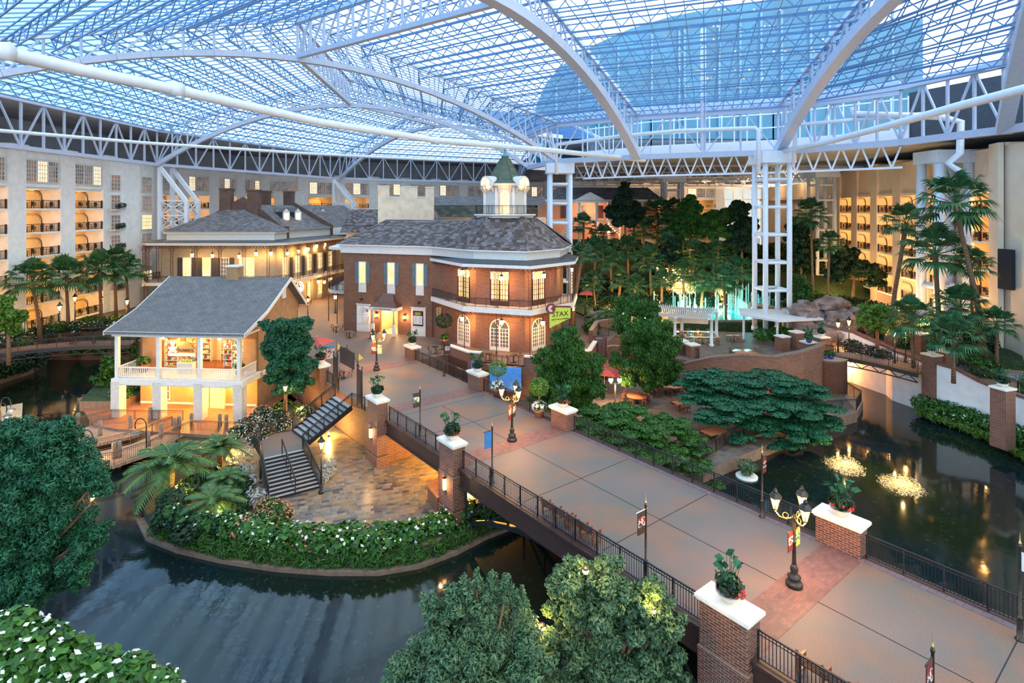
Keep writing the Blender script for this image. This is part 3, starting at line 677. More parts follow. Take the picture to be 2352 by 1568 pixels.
# ---------------- hotel wings ----------------
_BM = {}
def balcony_mesh(w):
    if w in _BM: return _BM[w]
    s = MB(); s.box((0, .9, -.12), (w, 2.4, .24))
    r = MB(); h = 1.05
    r.beam((-w/2, -.22, h), (w/2, -.22, h), .07); r.beam((-w/2, -.22, .1), (w/2, -.22, .1), .06)
    n = int(w/.16)
    for i in range(n+1): r.beam((-w/2+w*i/n, -.22, .1), (-w/2+w*i/n, -.22, h), .022)
    for x in (-w/2+.08, 0, w/2-.08): r.beam((x, -.22, 0), (x, -.22, h+.12), .16)
    for x in (-w/4, w/4):
        r.tube([(x+.3*cos(t*pi/5), -.25, .55+.3*sin(t*pi/5)) for t in range(10)], .035, 4, closed=True)
        for t in range(4): r.beam((x+.3*cos(t*pi/4), -.25, .55+.3*sin(t*pi/4)), (x-.3*cos(t*pi/4), -.25, .55-.3*sin(t*pi/4)), .04)
    a = MB(); a.beam((0, -.1, 0), (0, -.1, 1.6), .1); a.tube([(-1.1+1.1*cos(pi/2*i/6), -.1, 1.6+.78*sin(pi/2*i/6)) for i in range(7)]+[(-w/2, -.1, 2.38)], .06, 4)
    a.tube([(-1.1+.85*cos(pi/2*i/6), -.1, 1.6+.6*sin(pi/2*i/6)) for i in range(7)]+[(-w/2, -.1, 2.2)], .03, 4)
    f = MB(); f.lathe((0, 0, 0), [(.04, 0), (.04, .66), (.4, .68), (.4, .72)], 8); f2 = MB()
    f2.box((0, 0, .42), (.4, .4, .04)); f2.box((.18, 0, .68), (.04, .38, .5))
    for i, j in ((-1, -1), (1, 1), (1, -1), (-1, 1)): f2.beam((i*.17, j*.17, 0), (i*.17, j*.17, .42), .03)
    _BM[w] = (s.mesh('floor_slab', M['stuccowall']), r.mesh('railing', M['iron']), a.mesh('iron_arch', M['iron']), (f.mesh('patio_table', M['iron']), f2.mesh('patio_chair', M['iron']))); return _BM[w]
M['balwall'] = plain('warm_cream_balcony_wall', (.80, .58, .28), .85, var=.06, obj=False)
def hotel(A, B, nb, label, pil=2.6, floors=6, z_top=23.6, fh=3.1, ztop_slab=15.85, topwin=True, lit=26, ends=True, blanktop=False, mat='stuccowall'):
    A, B = Vector((A[0], A[1], 0)), Vector((B[0], B[1], 0)); L = (B-A).length; rz = atan2(B.y-A.y, B.x-A.x)
    t = thing('hotel_wing', label, 'building', A, rz); bw = L/nb; ow = bw-pil
    w = MB()
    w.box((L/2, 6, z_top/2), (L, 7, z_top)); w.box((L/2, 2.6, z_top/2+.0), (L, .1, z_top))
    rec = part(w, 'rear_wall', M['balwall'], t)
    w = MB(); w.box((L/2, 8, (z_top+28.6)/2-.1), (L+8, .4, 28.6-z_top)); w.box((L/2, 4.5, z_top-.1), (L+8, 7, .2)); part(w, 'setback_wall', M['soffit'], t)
    pl = MB(); pl2 = MB()
    for i in range(nb+1):
        x = i*bw; wd = pil if 0 < i < nb else pil
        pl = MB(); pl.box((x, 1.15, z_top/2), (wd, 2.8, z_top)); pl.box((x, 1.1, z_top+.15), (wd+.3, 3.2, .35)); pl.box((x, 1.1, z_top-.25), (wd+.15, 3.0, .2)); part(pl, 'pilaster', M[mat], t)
    tp = MB(); zt = ztop_slab+2.5
    tp.box((L/2, 1.2, (zt+z_top)/2), (L, 2.2, z_top-zt)); tp.box((L/2, 1.1, z_top-.2), (L, 2.5, .25)); tp.box((L/2, 1.05, zt+.35), (L, 2.3, .14))
    part(tp, 'top_wall', M[mat], t)
    for i in range(nb):
        x = (i+.5)*bw
        if topwin:
            pb = MB(); pb.box((x, .12, zt+2.35), (ow-.3, .12, 3.3)); part(pb, 'window_panel', M['white2'], t)
            for k in (-1, 0, 1): window(t, (x+k*ow*.315, .0, zt+1.0), ow*.27, 2.7, 4, 5, kind=('windark', 'windim', 'winpale', 'windark')[(i*3+k) % 4], ft=.1, mt=.07)
        elif blanktop:
            pb = MB(); pb.box((x+ow*.3, .06, zt+2.4), (1.4, .1, 2.9)); part(pb, 'blind_panel', M[mat], t)
        for fl in range(floors):
            z = ztop_slab-fl*fh
            if z < .1 and fl > 0: z = 0.05
            s, r, a, f = balcony_mesh(round(ow, 2)); b = inst('balcony', s, t, (x, .2, z)); inst('railing', r, b); inst('iron_arch', a, b); [inst('patio_table', f[0], b, (x_, .6, 0)) and [inst('patio_chair', f[1], b, (x_+s_*.62, .6, 0), 0 if s_ > 0 else pi) for s_ in (-1, 1)] for x_ in (-ow/4, ow/4+.3)]
            if lit: light(b, (-ow*.12, .6, 2.0), lit, (1, .5, .14), .25)
    return t
LITP = 80
hotel((-62, 55.2), (-62, 88), 4, 'near white hotel wing with lit balconies at the left edge', lit=LITP)
hotel((-66, 104), (-58, 134), 4, 'receding hotel wing behind the left lattice column', lit=LITP, floors=3)
hotel((-58, 134), (-14, 164), 6, 'distant hotel wing across the back left, behind the old-town roofs', lit=LITP, floors=2)
hotel((-14, 164), (44, 188), 7, 'distant hotel wing behind the cupola and the pink mansion', lit=0, floors=1)
hotel((44, 188), (80, 188), 3, 'distant hotel wing above the garden trees', lit=LITP*1.4, floors=2)
hotel((61.5, 108), (53.0, 62.0), 6, 'cream hotel wing with arched lit balconies on the right', pil=2.4, lit=LITP, floors=5, z_top=22.6, ztop_slab=15.2, topwin=False, blanktop=True, mat='stuccowarm')
t = thing('hotel_wing', 'blank cream end wall of the hotel at the right edge', 'building', (53, 61, 0)); mb = MB()
mb.wall([V(53.2, 62.6, 0), V(52.4, 61, 0), V(52.0, 56, 0), V(50.5, 40, 0)], 0, 22.6, .6); part(mb, 'wall', M['stuccowarm'], t, True)
mb = MB(); mb.wall([V(52.9, 62.9, 0), V(52.15, 60.8, 0)], 0, 22.9, -.5); part(mb, 'pilaster', M['stuccowarm'], t, True)
mb = MB(); mb.box((51.9, 60.2, 9.5), (.35, 1.6, 4.2), .1); part(mb, 'louvre_vent', M['dark'], t, True)
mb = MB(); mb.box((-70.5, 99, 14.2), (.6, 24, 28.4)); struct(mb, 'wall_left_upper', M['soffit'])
mb = MB(); mb.box((DP(1612, 0, 73).x, 73, 31), (.32, .32, 15.5)); mb.box((DP(1612, 0, 73).x+.45, 73, 31), (.12, .2, 15.5)); solo(mb, 'hanging_mast', M['archpaint'], 'slim vertical mast hanging down the middle of the blue glass slope', 'mast')
# rounded bay with gridded windows
t = thing('hotel_wing', 'rounded white corner bay with six stacked grid windows', 'building', (-62, 95, 0)); mb = MB()
P = [V(-62, 87.5, 0), V(-60.9, 90, 0), V(-60.4, 93, 0), V(-60.9, 97.5, 0), V(-63, 102, 0), V(-67, 106, 0)]; mb.wall(P, 0, 23.4, .5); mb.wall(P, 23.2, 23.6, -.25); part(mb, 'wall', M['stuccowall'], t, True)
rz = atan2(P[3].y-P[2].y, P[3].x-P[2].x)
for k in range(6):
    p = lerp(P[2], P[3], .45); z = 18.6-3.1*k; window(t, p-t.location+V(.1, 0, z), 3.0, 2.35, 6, 4, rz, kind=('windark', 'windim', 'winglow', 'windark', 'windim', 'winpale')[k], mt=.08)
    p = lerp(P[0], P[1], .5); window(t, p-t.location+V(.1, 0, z), 1.3, 2.35, 3, 4, atan2(P[1].y-P[0].y, P[1].x-P[0].x), kind='windim', mt=.07)
# ---------------- shared street furniture ----------------
def textmesh(s, size, mat, depth=.01, align='CENTER', name='lettering', sx=1):
    c = bpy.data.curves.new(name, 'FONT'); c.body = s; c.size = size; c.extrude = depth; c.align_x = align; c.align_y = 'CENTER'; c.resolution_u = 2
    o = bpy.data.objects.new('tmp', c); COL.objects.link(o); dg = bpy.context.evaluated_depsgraph_get(); me = bpy.data.meshes.new_from_object(o.evaluated_get(dg))
    bpy.data.objects.remove(o); me.name = name
    rot = Matrix.Rotation(pi/2, 4, 'X') @ Matrix.Scale(sx, 4, (1, 0, 0)); me.transform(rot); me.materials.clear(); me.materials.append(mat); return me
def text(s, size, mat, parent, loc, rz=0, name='lettering', sx=1, **k): return inst(name, textmesh(s, size, mat, sx=sx, **k), parent, loc, rz)
def railing(label, pts, h=1.07, sp=.13, pp=1.45, mat='iron', group=None, closed=False, name='railing', brace=0, r=.011):
    pts = [Vector(p) for p in pts]; t = thing(name, label, 'railing', pts[0], group=group)
    top, bal = MB(), MB(); posts = []
    seg = list(zip(pts, pts[1:]+([pts[0]] if closed else [])))[:len(pts) if closed else len(pts)-1]
    for a, b in seg:
        d = b-a; L = d.length; top.beam(a+UP*h, b+UP*h, .06, .05); bal.beam(a+UP*(h-.14), b+UP*(h-.14), .03); bal.beam(a+UP*.1, b+UP*.1, .035)
        n = max(1, int(L/sp))
        for i in range(1, n): p = lerp(a, b, i/n); bal.beam(p+UP*.1, p+UP*h, r*2)
        m = max(1, round(L/pp))
        for i in range(m+1):
            p = lerp(a, b, i/m)
            if not posts or min((p-q).length for q in posts) > .3:
                posts.append(p); mb = MB(); mb.beam(p, p+UP*(h), .06, .06, up=d)
                if brace: nn = Vector((-d.y, d.x, 0)).normalized()*brace; mb.tube([p+nn*.34-UP*.12, p+nn*.2+UP*.25, p+nn*.03+UP*.62], .018, 4)
                part(mb, 'post', M[mat], t, True)
    part(top, 'top_rail', M[mat], t, True); part(bal, 'balusters', M[mat], t, True)
    return t
def lantern(t, x, y, z, s=1.0, watt=40, col=(1, .5, .14)):
    mb = MB(); mb.lathe((x, y, z), [(.09*s, 0), (.2*s, .42*s)], 6, False); h = part(mb, 'lantern_glass', M['lglass'], t)
    mb = MB(); mb.lathe((x, y, z+.42*s), [(.24*s, 0), (.23*s, .04*s), (.12*s, .17*s), (.07*s, .19*s), (.09*s, .25*s), (.03*s, .32*s), (0, .38*s)], 6, False); mb.lathe((x, y, z-.1*s), [(.03*s, 0), (.1*s, .1*s)], 6)
    for k in range(6):
        a = k*pi/3; mb.beam((x+.09*s*cos(a), y+.09*s*sin(a), z), (x+.2*s*cos(a), y+.2*s*sin(a), z+.42*s), .018*s)
    part(mb, 'lantern_cap', M['bronze'], t)
    mb = MB(); mb.sphere((x, y, z+.2*s), .085*s, 8, 5); part(mb, 'bulb', M['glow'], t); light(t, (x, y, z-.24*s), watt, col, .08)
def lg():
    t = NT('lamp_clear_glass'); a = t.n('ShaderNodeBsdfTransparent'); a.inputs[0].default_value = (1, .93, .8, 1); b = t.n('ShaderNodeEmission'); b.inputs[0].default_value = (1, .6, .22, 1); b.inputs[1].default_value = 2.6
    m = t.n('ShaderNodeMixShader'); m.inputs[0].default_value = .45; t.l(a.outputs[0], m.inputs[1]); t.l(b.outputs[0], m.inputs[2]); t.l(m.outputs[0], t.out.inputs[0]); return t.m
M['lglass'] = lg()
def candelabra(loc, label, rz=0, watt=70, arms=3, H=3.0):
    t = thing('street_lamp', label, 'street lamp', loc, rz)
    mb = MB(); mb.lathe((0, 0, 0), [(.34, 0), (.34, .14), (.3, .2), (.2, .24), (.26, .34), (.27, .42), (.16, .5), (.13, .56), (.17, .72), (.12, .86), (.09, .92)], 12); part(mb, 'base', M['bronze'], t)
    mb = MB(); mb.lathe((0, 0, .92), [(.085, 0), (.1, .04), (.085, .1), (.072, .9), (.1, .93), (.07, .97), (.065, H-1.1), (.1, H-1.05), (.11, H-.98), (.05, H-.9)], 12); part(mb, 'pole', M['bronze'], t)
    for k in range(arms):
        a = -pi/2+.15+2*pi*k/arms if arms != 2 else pi*k; ca, sa = cos(a), sin(a); R = .72; mb = MB(); mb.tube([(0.06*ca, .06*sa, H-.1), (.3*ca, .3*sa, H-.22), (.55*ca, .55*sa, H-.16), (R*ca, R*sa, H+.05)], .028, 6)
        mb.tube([((.33+.11*cos(q))*ca, (.33+.11*cos(q))*sa, H-.07+.11*sin(q)) for q in [i*pi/5 for i in range(10)]], .018, 4, closed=True); part(mb, 'arm', M['gold'], t)
        lantern(t, R*ca, R*sa, H+.14, 1.15, watt)
    return t
def postlamp(loc, label, H=3.3, watt=90, group=None, s=1.15):
    t = thing('street_lamp', label, 'street lamp', loc, group=group)
    mb = MB(); mb.lathe((0, 0, 0), [(.2, 0), (.2, .12), (.12, .2), (.14, .5), (.07, .6)], 10); part(mb, 'base', M['iron'], t)
    mb = MB(); mb.lathe((0, 0, .6), [(.06, 0), (.05, H-.7)], 8); mb.beam((-.3, 0, H-.35), (.3, 0, H-.35), .03); part(mb, 'pole', M['iron'], t); lantern(t, 0, 0, H, s, watt); return t
def globelamp(loc, label, H=2.9, rz=0, watt=60):
    t = thing('street_lamp', label, 'street lamp', loc, rz); mb = MB(); mb.lathe((0, 0, 0), [(.16, 0), (.16, .3), (.08, .4), (.06, H-.6)], 8); mb.beam((-.45, 0, H-.7), (.45, 0, H-.7), .06); part(mb, 'pole', M['iron'], t)
    for s in (-1, 1):
        mb = MB(); mb.lathe((s*.42, 0, H-.6), [(.1, 0), (.2, .12), (.22, .3), (.16, .42)], 10); part(mb, 'globe', M['lampglobe'], t); mb = MB(); mb.lathe((s*.42, 0, H-.18), [(.2, 0), (.1, .1), (.02, .16), (0, .26)], 8); part(mb, 'cap', M['iron'], t); light(t, (s*.42, 0, H-.75), watt, (1, .55, .2), .2)
    return t
M['lampglobe'] = emis('white_lamp_globe', (1, .72, .38), 5)
# leafy clumps
def leaves(n, r, c=(0, 0, 0), size=.12, seed=0, flat=.6, shell=.55, up=.35, asp=.5, hang=0):
    g = np.random.default_rng(seed); d = g.normal(size=(n, 3)); d /= np.linalg.norm(d, axis=1)[:, None]
    rad = shell+(1-shell)*g.random(n)**.5; R = np.array(r if hasattr(r, '__len__') else (r, r, r*flat))
    p = d*rad[:, None]*R+np.array(c)
    nrm = d+g.normal(size=(n, 3))*.55+np.array([0, 0, up]); nrm /= np.linalg.norm(nrm, axis=1)[:, None]
    t = np.cross(nrm, g.normal(size=(n, 3))+np.array([0, 0, -hang])); t /= np.linalg.norm(t, axis=1)[:, None]+1e-9
    b = np.cross(nrm, t); s = size*(.6+.8*g.random(n))[:, None]
    if hang: t[:, 2] -= hang; t /= np.linalg.norm(t, axis=1)[:, None]
    return np.stack([p-t*s, p+b*s*asp-nrm*s*.12, p+t*s, p-b*s*asp-nrm*s*.12], 1)
def blob(blobs, per, size, seed=1, clump=0, cz=.5, **k):
    mb = MB(); out = []
    if clump:
        g = np.random.default_rng(seed+7); nb = []
        for x, y, z, r in blobs:
            rr = r if hasattr(r, '__len__') else (r, r, r*.75)
            nb.append((x, y, z, tuple(q*.6 for q in rr)))
            for i in range(clump):
                d = g.normal(size=3); d /= np.linalg.norm(d); q = .62+.24*g.random(); s = .24+.15*g.random(); nb.append((x+d[0]*rr[0]*q, y+d[1]*rr[1]*q, z+d[2]*rr[2]*q, (rr[0]*s, rr[1]*s, max(rr[2]*s*(2*cz), rr[0]*s*cz))))
        blobs = nb
    for i, (x, y, z, r) in enumerate(blobs):
        rr = r if hasattr(r, '__len__') else (r, r, r*.75); n = int(per*(rr[0]*rr[1]+rr[0]*rr[2]+rr[1]*rr[2])/3)
        out.append(leaves(n, rr, (x, y, z), size, seed*97+i, **k))
    a = np.concatenate(out); mb.npadd(a, len(a)); return mb
_POT = {}
def pot_plant(loc, label, kind='bowl', scale=1, rz=0, group=None, seed=1, flowers='red'):
    t = thing('flower_bowl' if kind == 'bowl' else 'potted_plant', label, 'planter', loc, rz, group); t.scale = (scale,)*3
    mb = MB()
    if kind == 'bowl': mb.lathe((0, 0, 0), [(.12, 0), (.14, .03), (.28, .14), (.34, .26), (.36, .27), (.33, .25), (.0, .22)], 14); bm, h = 'stone', .25
    elif kind == 'terra': mb.lathe((0, 0, 0), [(.2, 0), (.3, .38), (.34, .4), (.34, .46), (.29, .46), (0, .4)], 14); bm, h = 'terrapot', .44
    else: mb.lathe((0, 0, 0), [(.16, 0), (.26, .1), (.28, .28), (.25, .32), (0, .28)], 12); bm, h = 'bluepot', .3
    part(mb, 'pot', M[bm], t)
    g = np.random.default_rng(seed)
    part(blob([(0, 0, h+.22, (.38, .38, .3))], 1500, .1, seed, shell=.3, asp=.6), 'foliage', M['leafdark' if kind == 'bowl' else 'leaf'], t)
    if kind == 'bowl':
        mb = MB()
        for i in range(22):
            a = g.random()*6.28; q = g.random()*.3; b = Vector((q*cos(a), q*sin(a), h+.3)); e = b+Vector((.18*cos(a), .18*sin(a), .3+.35*g.random())); mb.tube([b, lerp(b, e, .5)+V(0, 0, .05), e], .008, 3)
            L = leaves(1, (.02,)*3, e, .13, int(g.integers(1e6)), up=.8, asp=.7); mb.npadd(L, 1)
        part(mb, 'tall_leaves', M['leafteal'], t)
    if flowers:
        part(blob([(.1, -.12, h+.12, (.3, .3, .16)), (-.18, .1, h+.15, (.16, .16, .12))], 700, .05, seed+5, shell=.7, asp=.8), 'blossom', M[flowers], t)
    return t
# ---------------- the wide bridge ----------------
BO = Vector((7.3, 22.16, 0)); BW = 9.4
def B(s, w, z=0): v = BO+D1*s+D2*w; return Vector((v.x, v.y, z))
BRZ = atan2(D1.y, D1.x)
def bbox(mb, s0, s1, w0, w1, z0, z1): mb.prism([B(s0, w0), B(s1, w0), B(s1, w1), B(s0, w1)], z0, z1)
t = thing('footbridge', 'wide concrete pedestrian bridge with brick bands crossing the foreground', 'bridge', B(8, 4.7, -1))
mb = MB(); bbox(mb, -16, 27.0, 0, BW, -.5, 0.0); part(mb, 'deck', M['deck'], t, True)
for s in (16.7, -2.3): mb = MB(); bbox(mb, s, s+1.7, 0, BW, .0, .012); part(mb, 'brick_band', M['paver'], t, True)
for w0, w1 in ((.02, .35), (BW-.45, BW-.02)): mb = MB(); bbox(mb, -16, 27, w0, w1, .0, .014); part(mb, 'brick_border', M['paveredge'], t, True)
mb = MB(); bbox(mb, -16, -2.3, 4.68, 4.72, .0, .006); bbox(mb, -.6, 16.7, 4.68, 4.72, .0, .006); bbox(mb, 18.4, 27, 4.68, 4.72, .0, .006)
for s in (11.2, 5.5, -7.8, -13, 22.5): bbox(mb, s-.02, s+.02, .35, BW-.45, .0, .006)
part(mb, 'expansion_joint', M['dark'], t, True)
for w in (-.12, BW+.12):
    mb = MB(); bbox(mb, -16, 27, w-.1, w+.1, -1.0, -.02); bbox(mb, -16, 27, w-.22, w+.22, -.1, .02); bbox(mb, -16, 27, w-.22, w+.22, -1.05, -.95); part(mb, 'edge_girder', M['rustd'] if 'rustd' in M else M['iron'], t, True)
for w in (.1, 4.7, BW-.1):
    mb = MB(); S0, S1 = 16.5, -.3; n = 8
    P = [B(S0+(S1-S0)*i/n, w, -1.2-2.2*(2*i/n-1)**2*1.0) for i in range(n+1)]
    for i in range(n): mb.beam(P[i], P[i+1], .22, .25)
    for i in range(n+1):
        q = P[i].copy(); q.z = -1; mb.beam(P[i], q, .14); 
        if i < n: r = P[i+1].copy(); r.z = -1; mb.beam(P[i] if i < n/2 else q, r if i < n/2 else P[i+1], .12)
    part(mb, 'arched_truss', M['iron'], t, True)
for s0, s1, w0, w1 in ():
    pass
# plaza bands
t = thing('brick_band', 'pink brick band across the plaza at the first lamp post', 'paving'); mb = MB(); bbox(mb, 27.9, 29.5, 0, BW, .0, .012); part(mb, 'paving', M['paver'], t, True)
t = thing('brick_band', 'pink brick band farther off, by the planter pillar near the restaurant', 'paving'); mb = MB(); bbox(mb, 39.5, 41.2, .5, BW, .0, .012); part(mb, 'paving', M['paver'], t, True)
# brick piers
def pier(s0, s1, w0, w1, zb, zc, label, cap=.13):
    c = B((s0+s1)/2, (w0+w1)/2, zb); t = thing('brick_pier', label, 'brick pillar', c, BRZ); L, Wd = s1-s0, w1-w0; H = zc-zb
    mb = MB(); mb.box((0, 0, (H-.16)/2), (L-.16, Wd-.16, H-.16)); 
    if H > 3: mb.box((0, 0, .35), (L, Wd, .7)); mb.box((0, 0, .75), (L-.06, Wd-.06, .1)); mb.box((0, 0, -zb-.55), (L-.04, Wd-.04, .14)); 
    if H > 3: mb.box((0, 0, (-zb-.6)/2), (L-.06, Wd-.06, -zb-.6))
    part(mb, 'shaft', M['brick'], t)
    mb = MB(); mb.box((0, 0, H-.1), (L+.12, Wd+.12, .12)); mb.box((0, 0, H-.02), (L+.04, Wd+.04, .05)); mb.box((0, 0, H-.2), (L-.02, Wd-.02, .1)); part(mb, 'cap_stone', M['stone'], t)
    return t
P1 = (26.7, 28.6, -1.05, -.05); P2 = (16.65, 18.45, -.75, .25); P3 = (-2.28, -.2, -.6, .42)
pier(*P1, LZ, 1.6, 'brick pier with white cap beside the staircase gate'); pier(*P2, LZ, 1.52, 'tall brick pier rising from the slate plaza at the middle of the bridge'); pier(*P3, -4.6, 1.5, 'wide brick pier nearest the camera at the bottom right')
pier(16.65, 18.5, 8.75, 9.75, LZ, 1.5, 'brick pier on the right side of the bridge before the weeping tree'); pier(-2.3, -.2, 8.95, 9.95, -4.6, 1.5, 'wide brick pier beside the nearest street lamp')
pier(27.9, 29.8, 9.0, 10, -.5, 1.5, 'brick pier with a fern bowl left of the clipped ball shrubs'); pier(40.6, 42.5, 9.4, 10.4, 0, 1.35, 'brick pier with a leafy bowl in front of the restaurant door')
pier(39.0, 40.9, -1.0, 0.05, -1, 1.55, 'brick pier with red flowers left of the dark gate')
for a, k, sd, fl, sc in ((P1, 'flower bowl on the pier beside the staircase gate', 1, None, 1.25), (P2, 'flower bowl on the pier at the middle of the bridge', 2, 'red', 1.35), (P3, 'flower bowl on the nearest pier at the bottom right', 3, 'red', 1.35),
                     ((16.65, 18.5, 8.75, 9.75), 'bowl of coral begonias on the pier before the weeping tree', 4, 'red', 1.25), ((-2.3, -.2, 8.95, 9.95), 'flower bowl beside the nearest street lamp', 5, 'red', 1.4),
                     ((27.9, 29.8, 9, 10), 'leafy bowl on the pier left of the ball shrubs', 6, None, 1.25), ((40.6, 42.5, 9.4, 10.4), 'leafy bowl on the pier before the restaurant door', 7, None, 1.25), ((39, 40.9, -1, .05), 'bowl of red geraniums left of the dark gate', 8, 'red', 1.35)):
    zc = {1: 1.6, 2: 1.52, 3: 1.5, 4: 1.5, 5: 1.5, 6: 1.5, 7: 1.35, 8: 1.55}[sd]
    pot_plant(B((a[0]+a[1])/2, (a[2]+a[3])/2, zc+.005), k, seed=sd, flowers=fl, scale=sc)
railing('black bridge railing between the two left piers, above the lit passage', [B(26.65, -.05), B(18.5, -.05)], brace=-1)
railing('long black bridge railing on the left, behind the wooden benches', [B(16.6, -.05), B(-.15, -.05)], brace=-1)
railing('black bridge railing at the bottom right, beyond the nearest pier', [B(-2.35, -.05), B(-14, -.05)], brace=-1)
railing('long black bridge railing on the right, beside the spreading green trees', [B(16.6, BW+.05), B(-.15, BW+.05)])
railing('black bridge railing on the right edge above the river', [B(-2.35, BW+.05), B(-14, BW+.05)])
railing('black railing between the clipped shrubs and the weeping tree', [B(27.85, BW+.1), B(18.55, BW+.1)])
railing('black railing in front of the sunken patio by the restaurant', [B(40.5, BW+.3), B(29.85, BW+.2)])
railing('black railing along the brick quay left of the gate', [B(38.9, -.3), B(36.0, -.3)])
# wall lights on the two plaza piers
def wall_lantern(loc, nrm, label, h=.7, watt=30, mat='shade', w=.16):
    rz = atan2(nrm[1], nrm[0])+pi/2; t = thing('wall_lantern', label, 'wall lamp', loc, rz); mb = MB(); mb.box((0, -.1, 0), (w, w, h)); part(mb, 'glass', M[mat], t)
    mb = MB(); mb.box((0, -.1, h/2+.03), (w+.06, w+.06, .05)); mb.box((0, -.1, -h/2-.03), (w+.06, w+.06, .05)); mb.box((0, -.01, 0), (w*.7, .03, h*1.2)); part(mb, 'bracket', M['bronze'], t)
    light(t, (0, -.38, 0), watt, (1, .5, .16), .1); return t
nl = -D2
wall_lantern(B(27.65, -1.0, -1.0), nl, 'tall amber wall light on the pier beside the staircase'); wall_lantern(B(17.55, -.7, -1.1), nl, 'tall amber wall light on the middle bridge pier')
# banners
def imgmat(name, cols, sc=6):
    t = NT(name); f = t.noise(t.pos(obj=True), sc, 2); r = t.n('ShaderNodeValToRGB'); r.color_ramp.interpolation = 'CONSTANT'; e = r.color_ramp.elements
    e[0].color = (*cols[0], 1); e[1].position = .56; e[1].color = (*cols[-1], 1)
    for i, c in enumerate(cols[1:-1]): x = e.new(.4+.16*(i+1)/len(cols)); x.color = (*c, 1)
    t.l(f, r.inputs[0]); t.bsdf(r.outputs[0], .6); return t.m
M['bblue'] = plain('blue_banner', (.03, .18, .45), .6); M['bmaroon'] = plain('maroon_banner', (.16, .02, .02), .6); M['bdark'] = plain('dark_banner', (.04, .02, .015), .6)
M['bphoto'] = imgmat('printed_banner', [(.05, .03, .03), (.35, .5, .7), (.7, .35, .22), (.8, .7, .6), (.3, .03, .02)]); M['bgreen'] = imgmat('printed_green_banner', [(.03, .1, .02), (.1, .35, .6), (.35, .42, .05), (.6, .6, .5)])
M['lime'] = plain('lime_green_sign', (.45, .60, .07), .5); M['textw'] = plain('white_print', (.85, .83, .8), .6, var=0)
def banner(t, x, y, z, w, h, a, mats, txt=None, arm=True):
    ca, sa = cos(a), sin(a); f = MB(); f.box((x+ca*w/2, y+sa*w/2, z-h/2), (w, .03, h), a); p = part(f, 'banner', M[mats[0]], t)
    mb = MB(); mb.box((x+ca*w/2, y+sa*w/2, z-h*.45), (w*.9, .04, h*.42), a); part(mb, 'banner_picture', M[mats[1]], p)
    if arm: mb = MB(); mb.tube([(x-ca*.12, y-sa*.12, z+.03), (x+ca*(w+.08), y+sa*(w+.08), z+.03)], .022, 6); part(mb, 'banner_arm', M[mats[2] if len(mats) > 2 else 'iron'], t)
    if txt:
        for i, (s, sz, zz) in enumerate(txt): text(s, sz, M['textw'], p, (x+ca*w/2+sa*.025, y+sa*w/2-ca*.025, z-zz), a)
def banner_pole(loc, label, mats, a, txt=None, H=3.75, w=.5, h=.95):
    t = thing('banner_pole', label, 'banner pole', loc); mb = MB(); mb.lathe((0, 0, 0), [(.16, 0), (.16, .04), (.1, .08), (.09, .8), (.1, .82), (.1, .86), (.05, .9), (.045, H-.6), (.06, H-.58), (.06, H-.5), (.03, H-.45)], 10); part(mb, 'pole', M['bronze'], t)
    mb = MB(); mb.lathe((0, 0, H-.46), [(.05, 0), (.05, .06), (.028, .1), (.02, .2), (0, .5)], 8); part(mb, 'finial', M['gold'], t); banner(t, .04*cos(a), .04*sin(a), H-.72, w, h, a, mats, txt); return t
AL = atan2(-D2.y, -D2.x)+.0
banner_pole(B(22.6, .3), 'banner pole with a green and sky-blue banner above the lit passage', ('bdark', 'bgreen'), AL); banner_pole(B(14, .25), 'banner pole with a plain blue banner on the left bridge side', ('bblue', 'bblue'), AL, [('café', .14, .35)])
banner_pole(B(2.9, .3), 'banner pole whose banner shows two portraits on black, behind the grey-green tree', ('bdark', 'bphoto', 'white2'), AL); banner_pole(B(-7.4, .35), 'banner pole at the bottom edge with a maroon banner', ('bmaroon', 'bphoto'), AL)
banner_pole(B(2.4, 9.05), 'banner pole with a small maroon banner over the river, left of the nearest lamp', ('bmaroon', 'bphoto'), AL+pi, w=.34, h=.8); banner_pole(B(-7.85, 8.45), 'weathered banner pole at the far right edge with its banner edge-on', ('trim', 'stone'), AL+pi*.5, w=.3, h=.7, H=4.0)
banner_pole(B(33.9, 9.15), 'banner pole with a black poster before the restaurant patio', ('bdark', 'bphoto'), 0.15, w=.55, h=1.0)
c = candelabra(U(1824, 1345), 'bronze three-lantern street lamp nearest the camera, beside the brick pier', watt=150)
banner(c, -.05, 0, 2.35, .42, .8, AL, ('bmaroon', 'bphoto')); banner(c, .05, 0, 2.35, .38, .7, AL+pi, ('lime', 'bgreen'))
c = candelabra(U(1176, 1012), 'bronze three-lantern street lamp in the middle of the bridge end', .5, watt=150)
banner(c, -.05, 0, 2.5, .5, .95, AL, ('bmaroon', 'bphoto')); banner(c, .05, 0, 2.5, .5, .95, AL+pi, ('bdark', 'bphoto'))
c = candelabra(U(865, 850), 'bronze three-lantern street lamp in front of the mezzanine entrance', -.4, watt=150)
banner(c, -.05, 0, 2.5, .55, .95, pi, ('bmaroon', 'bphoto')); banner(c, .05, 0, 2.5, .55, .9, .1, ('bgreen', 'bgreen'))
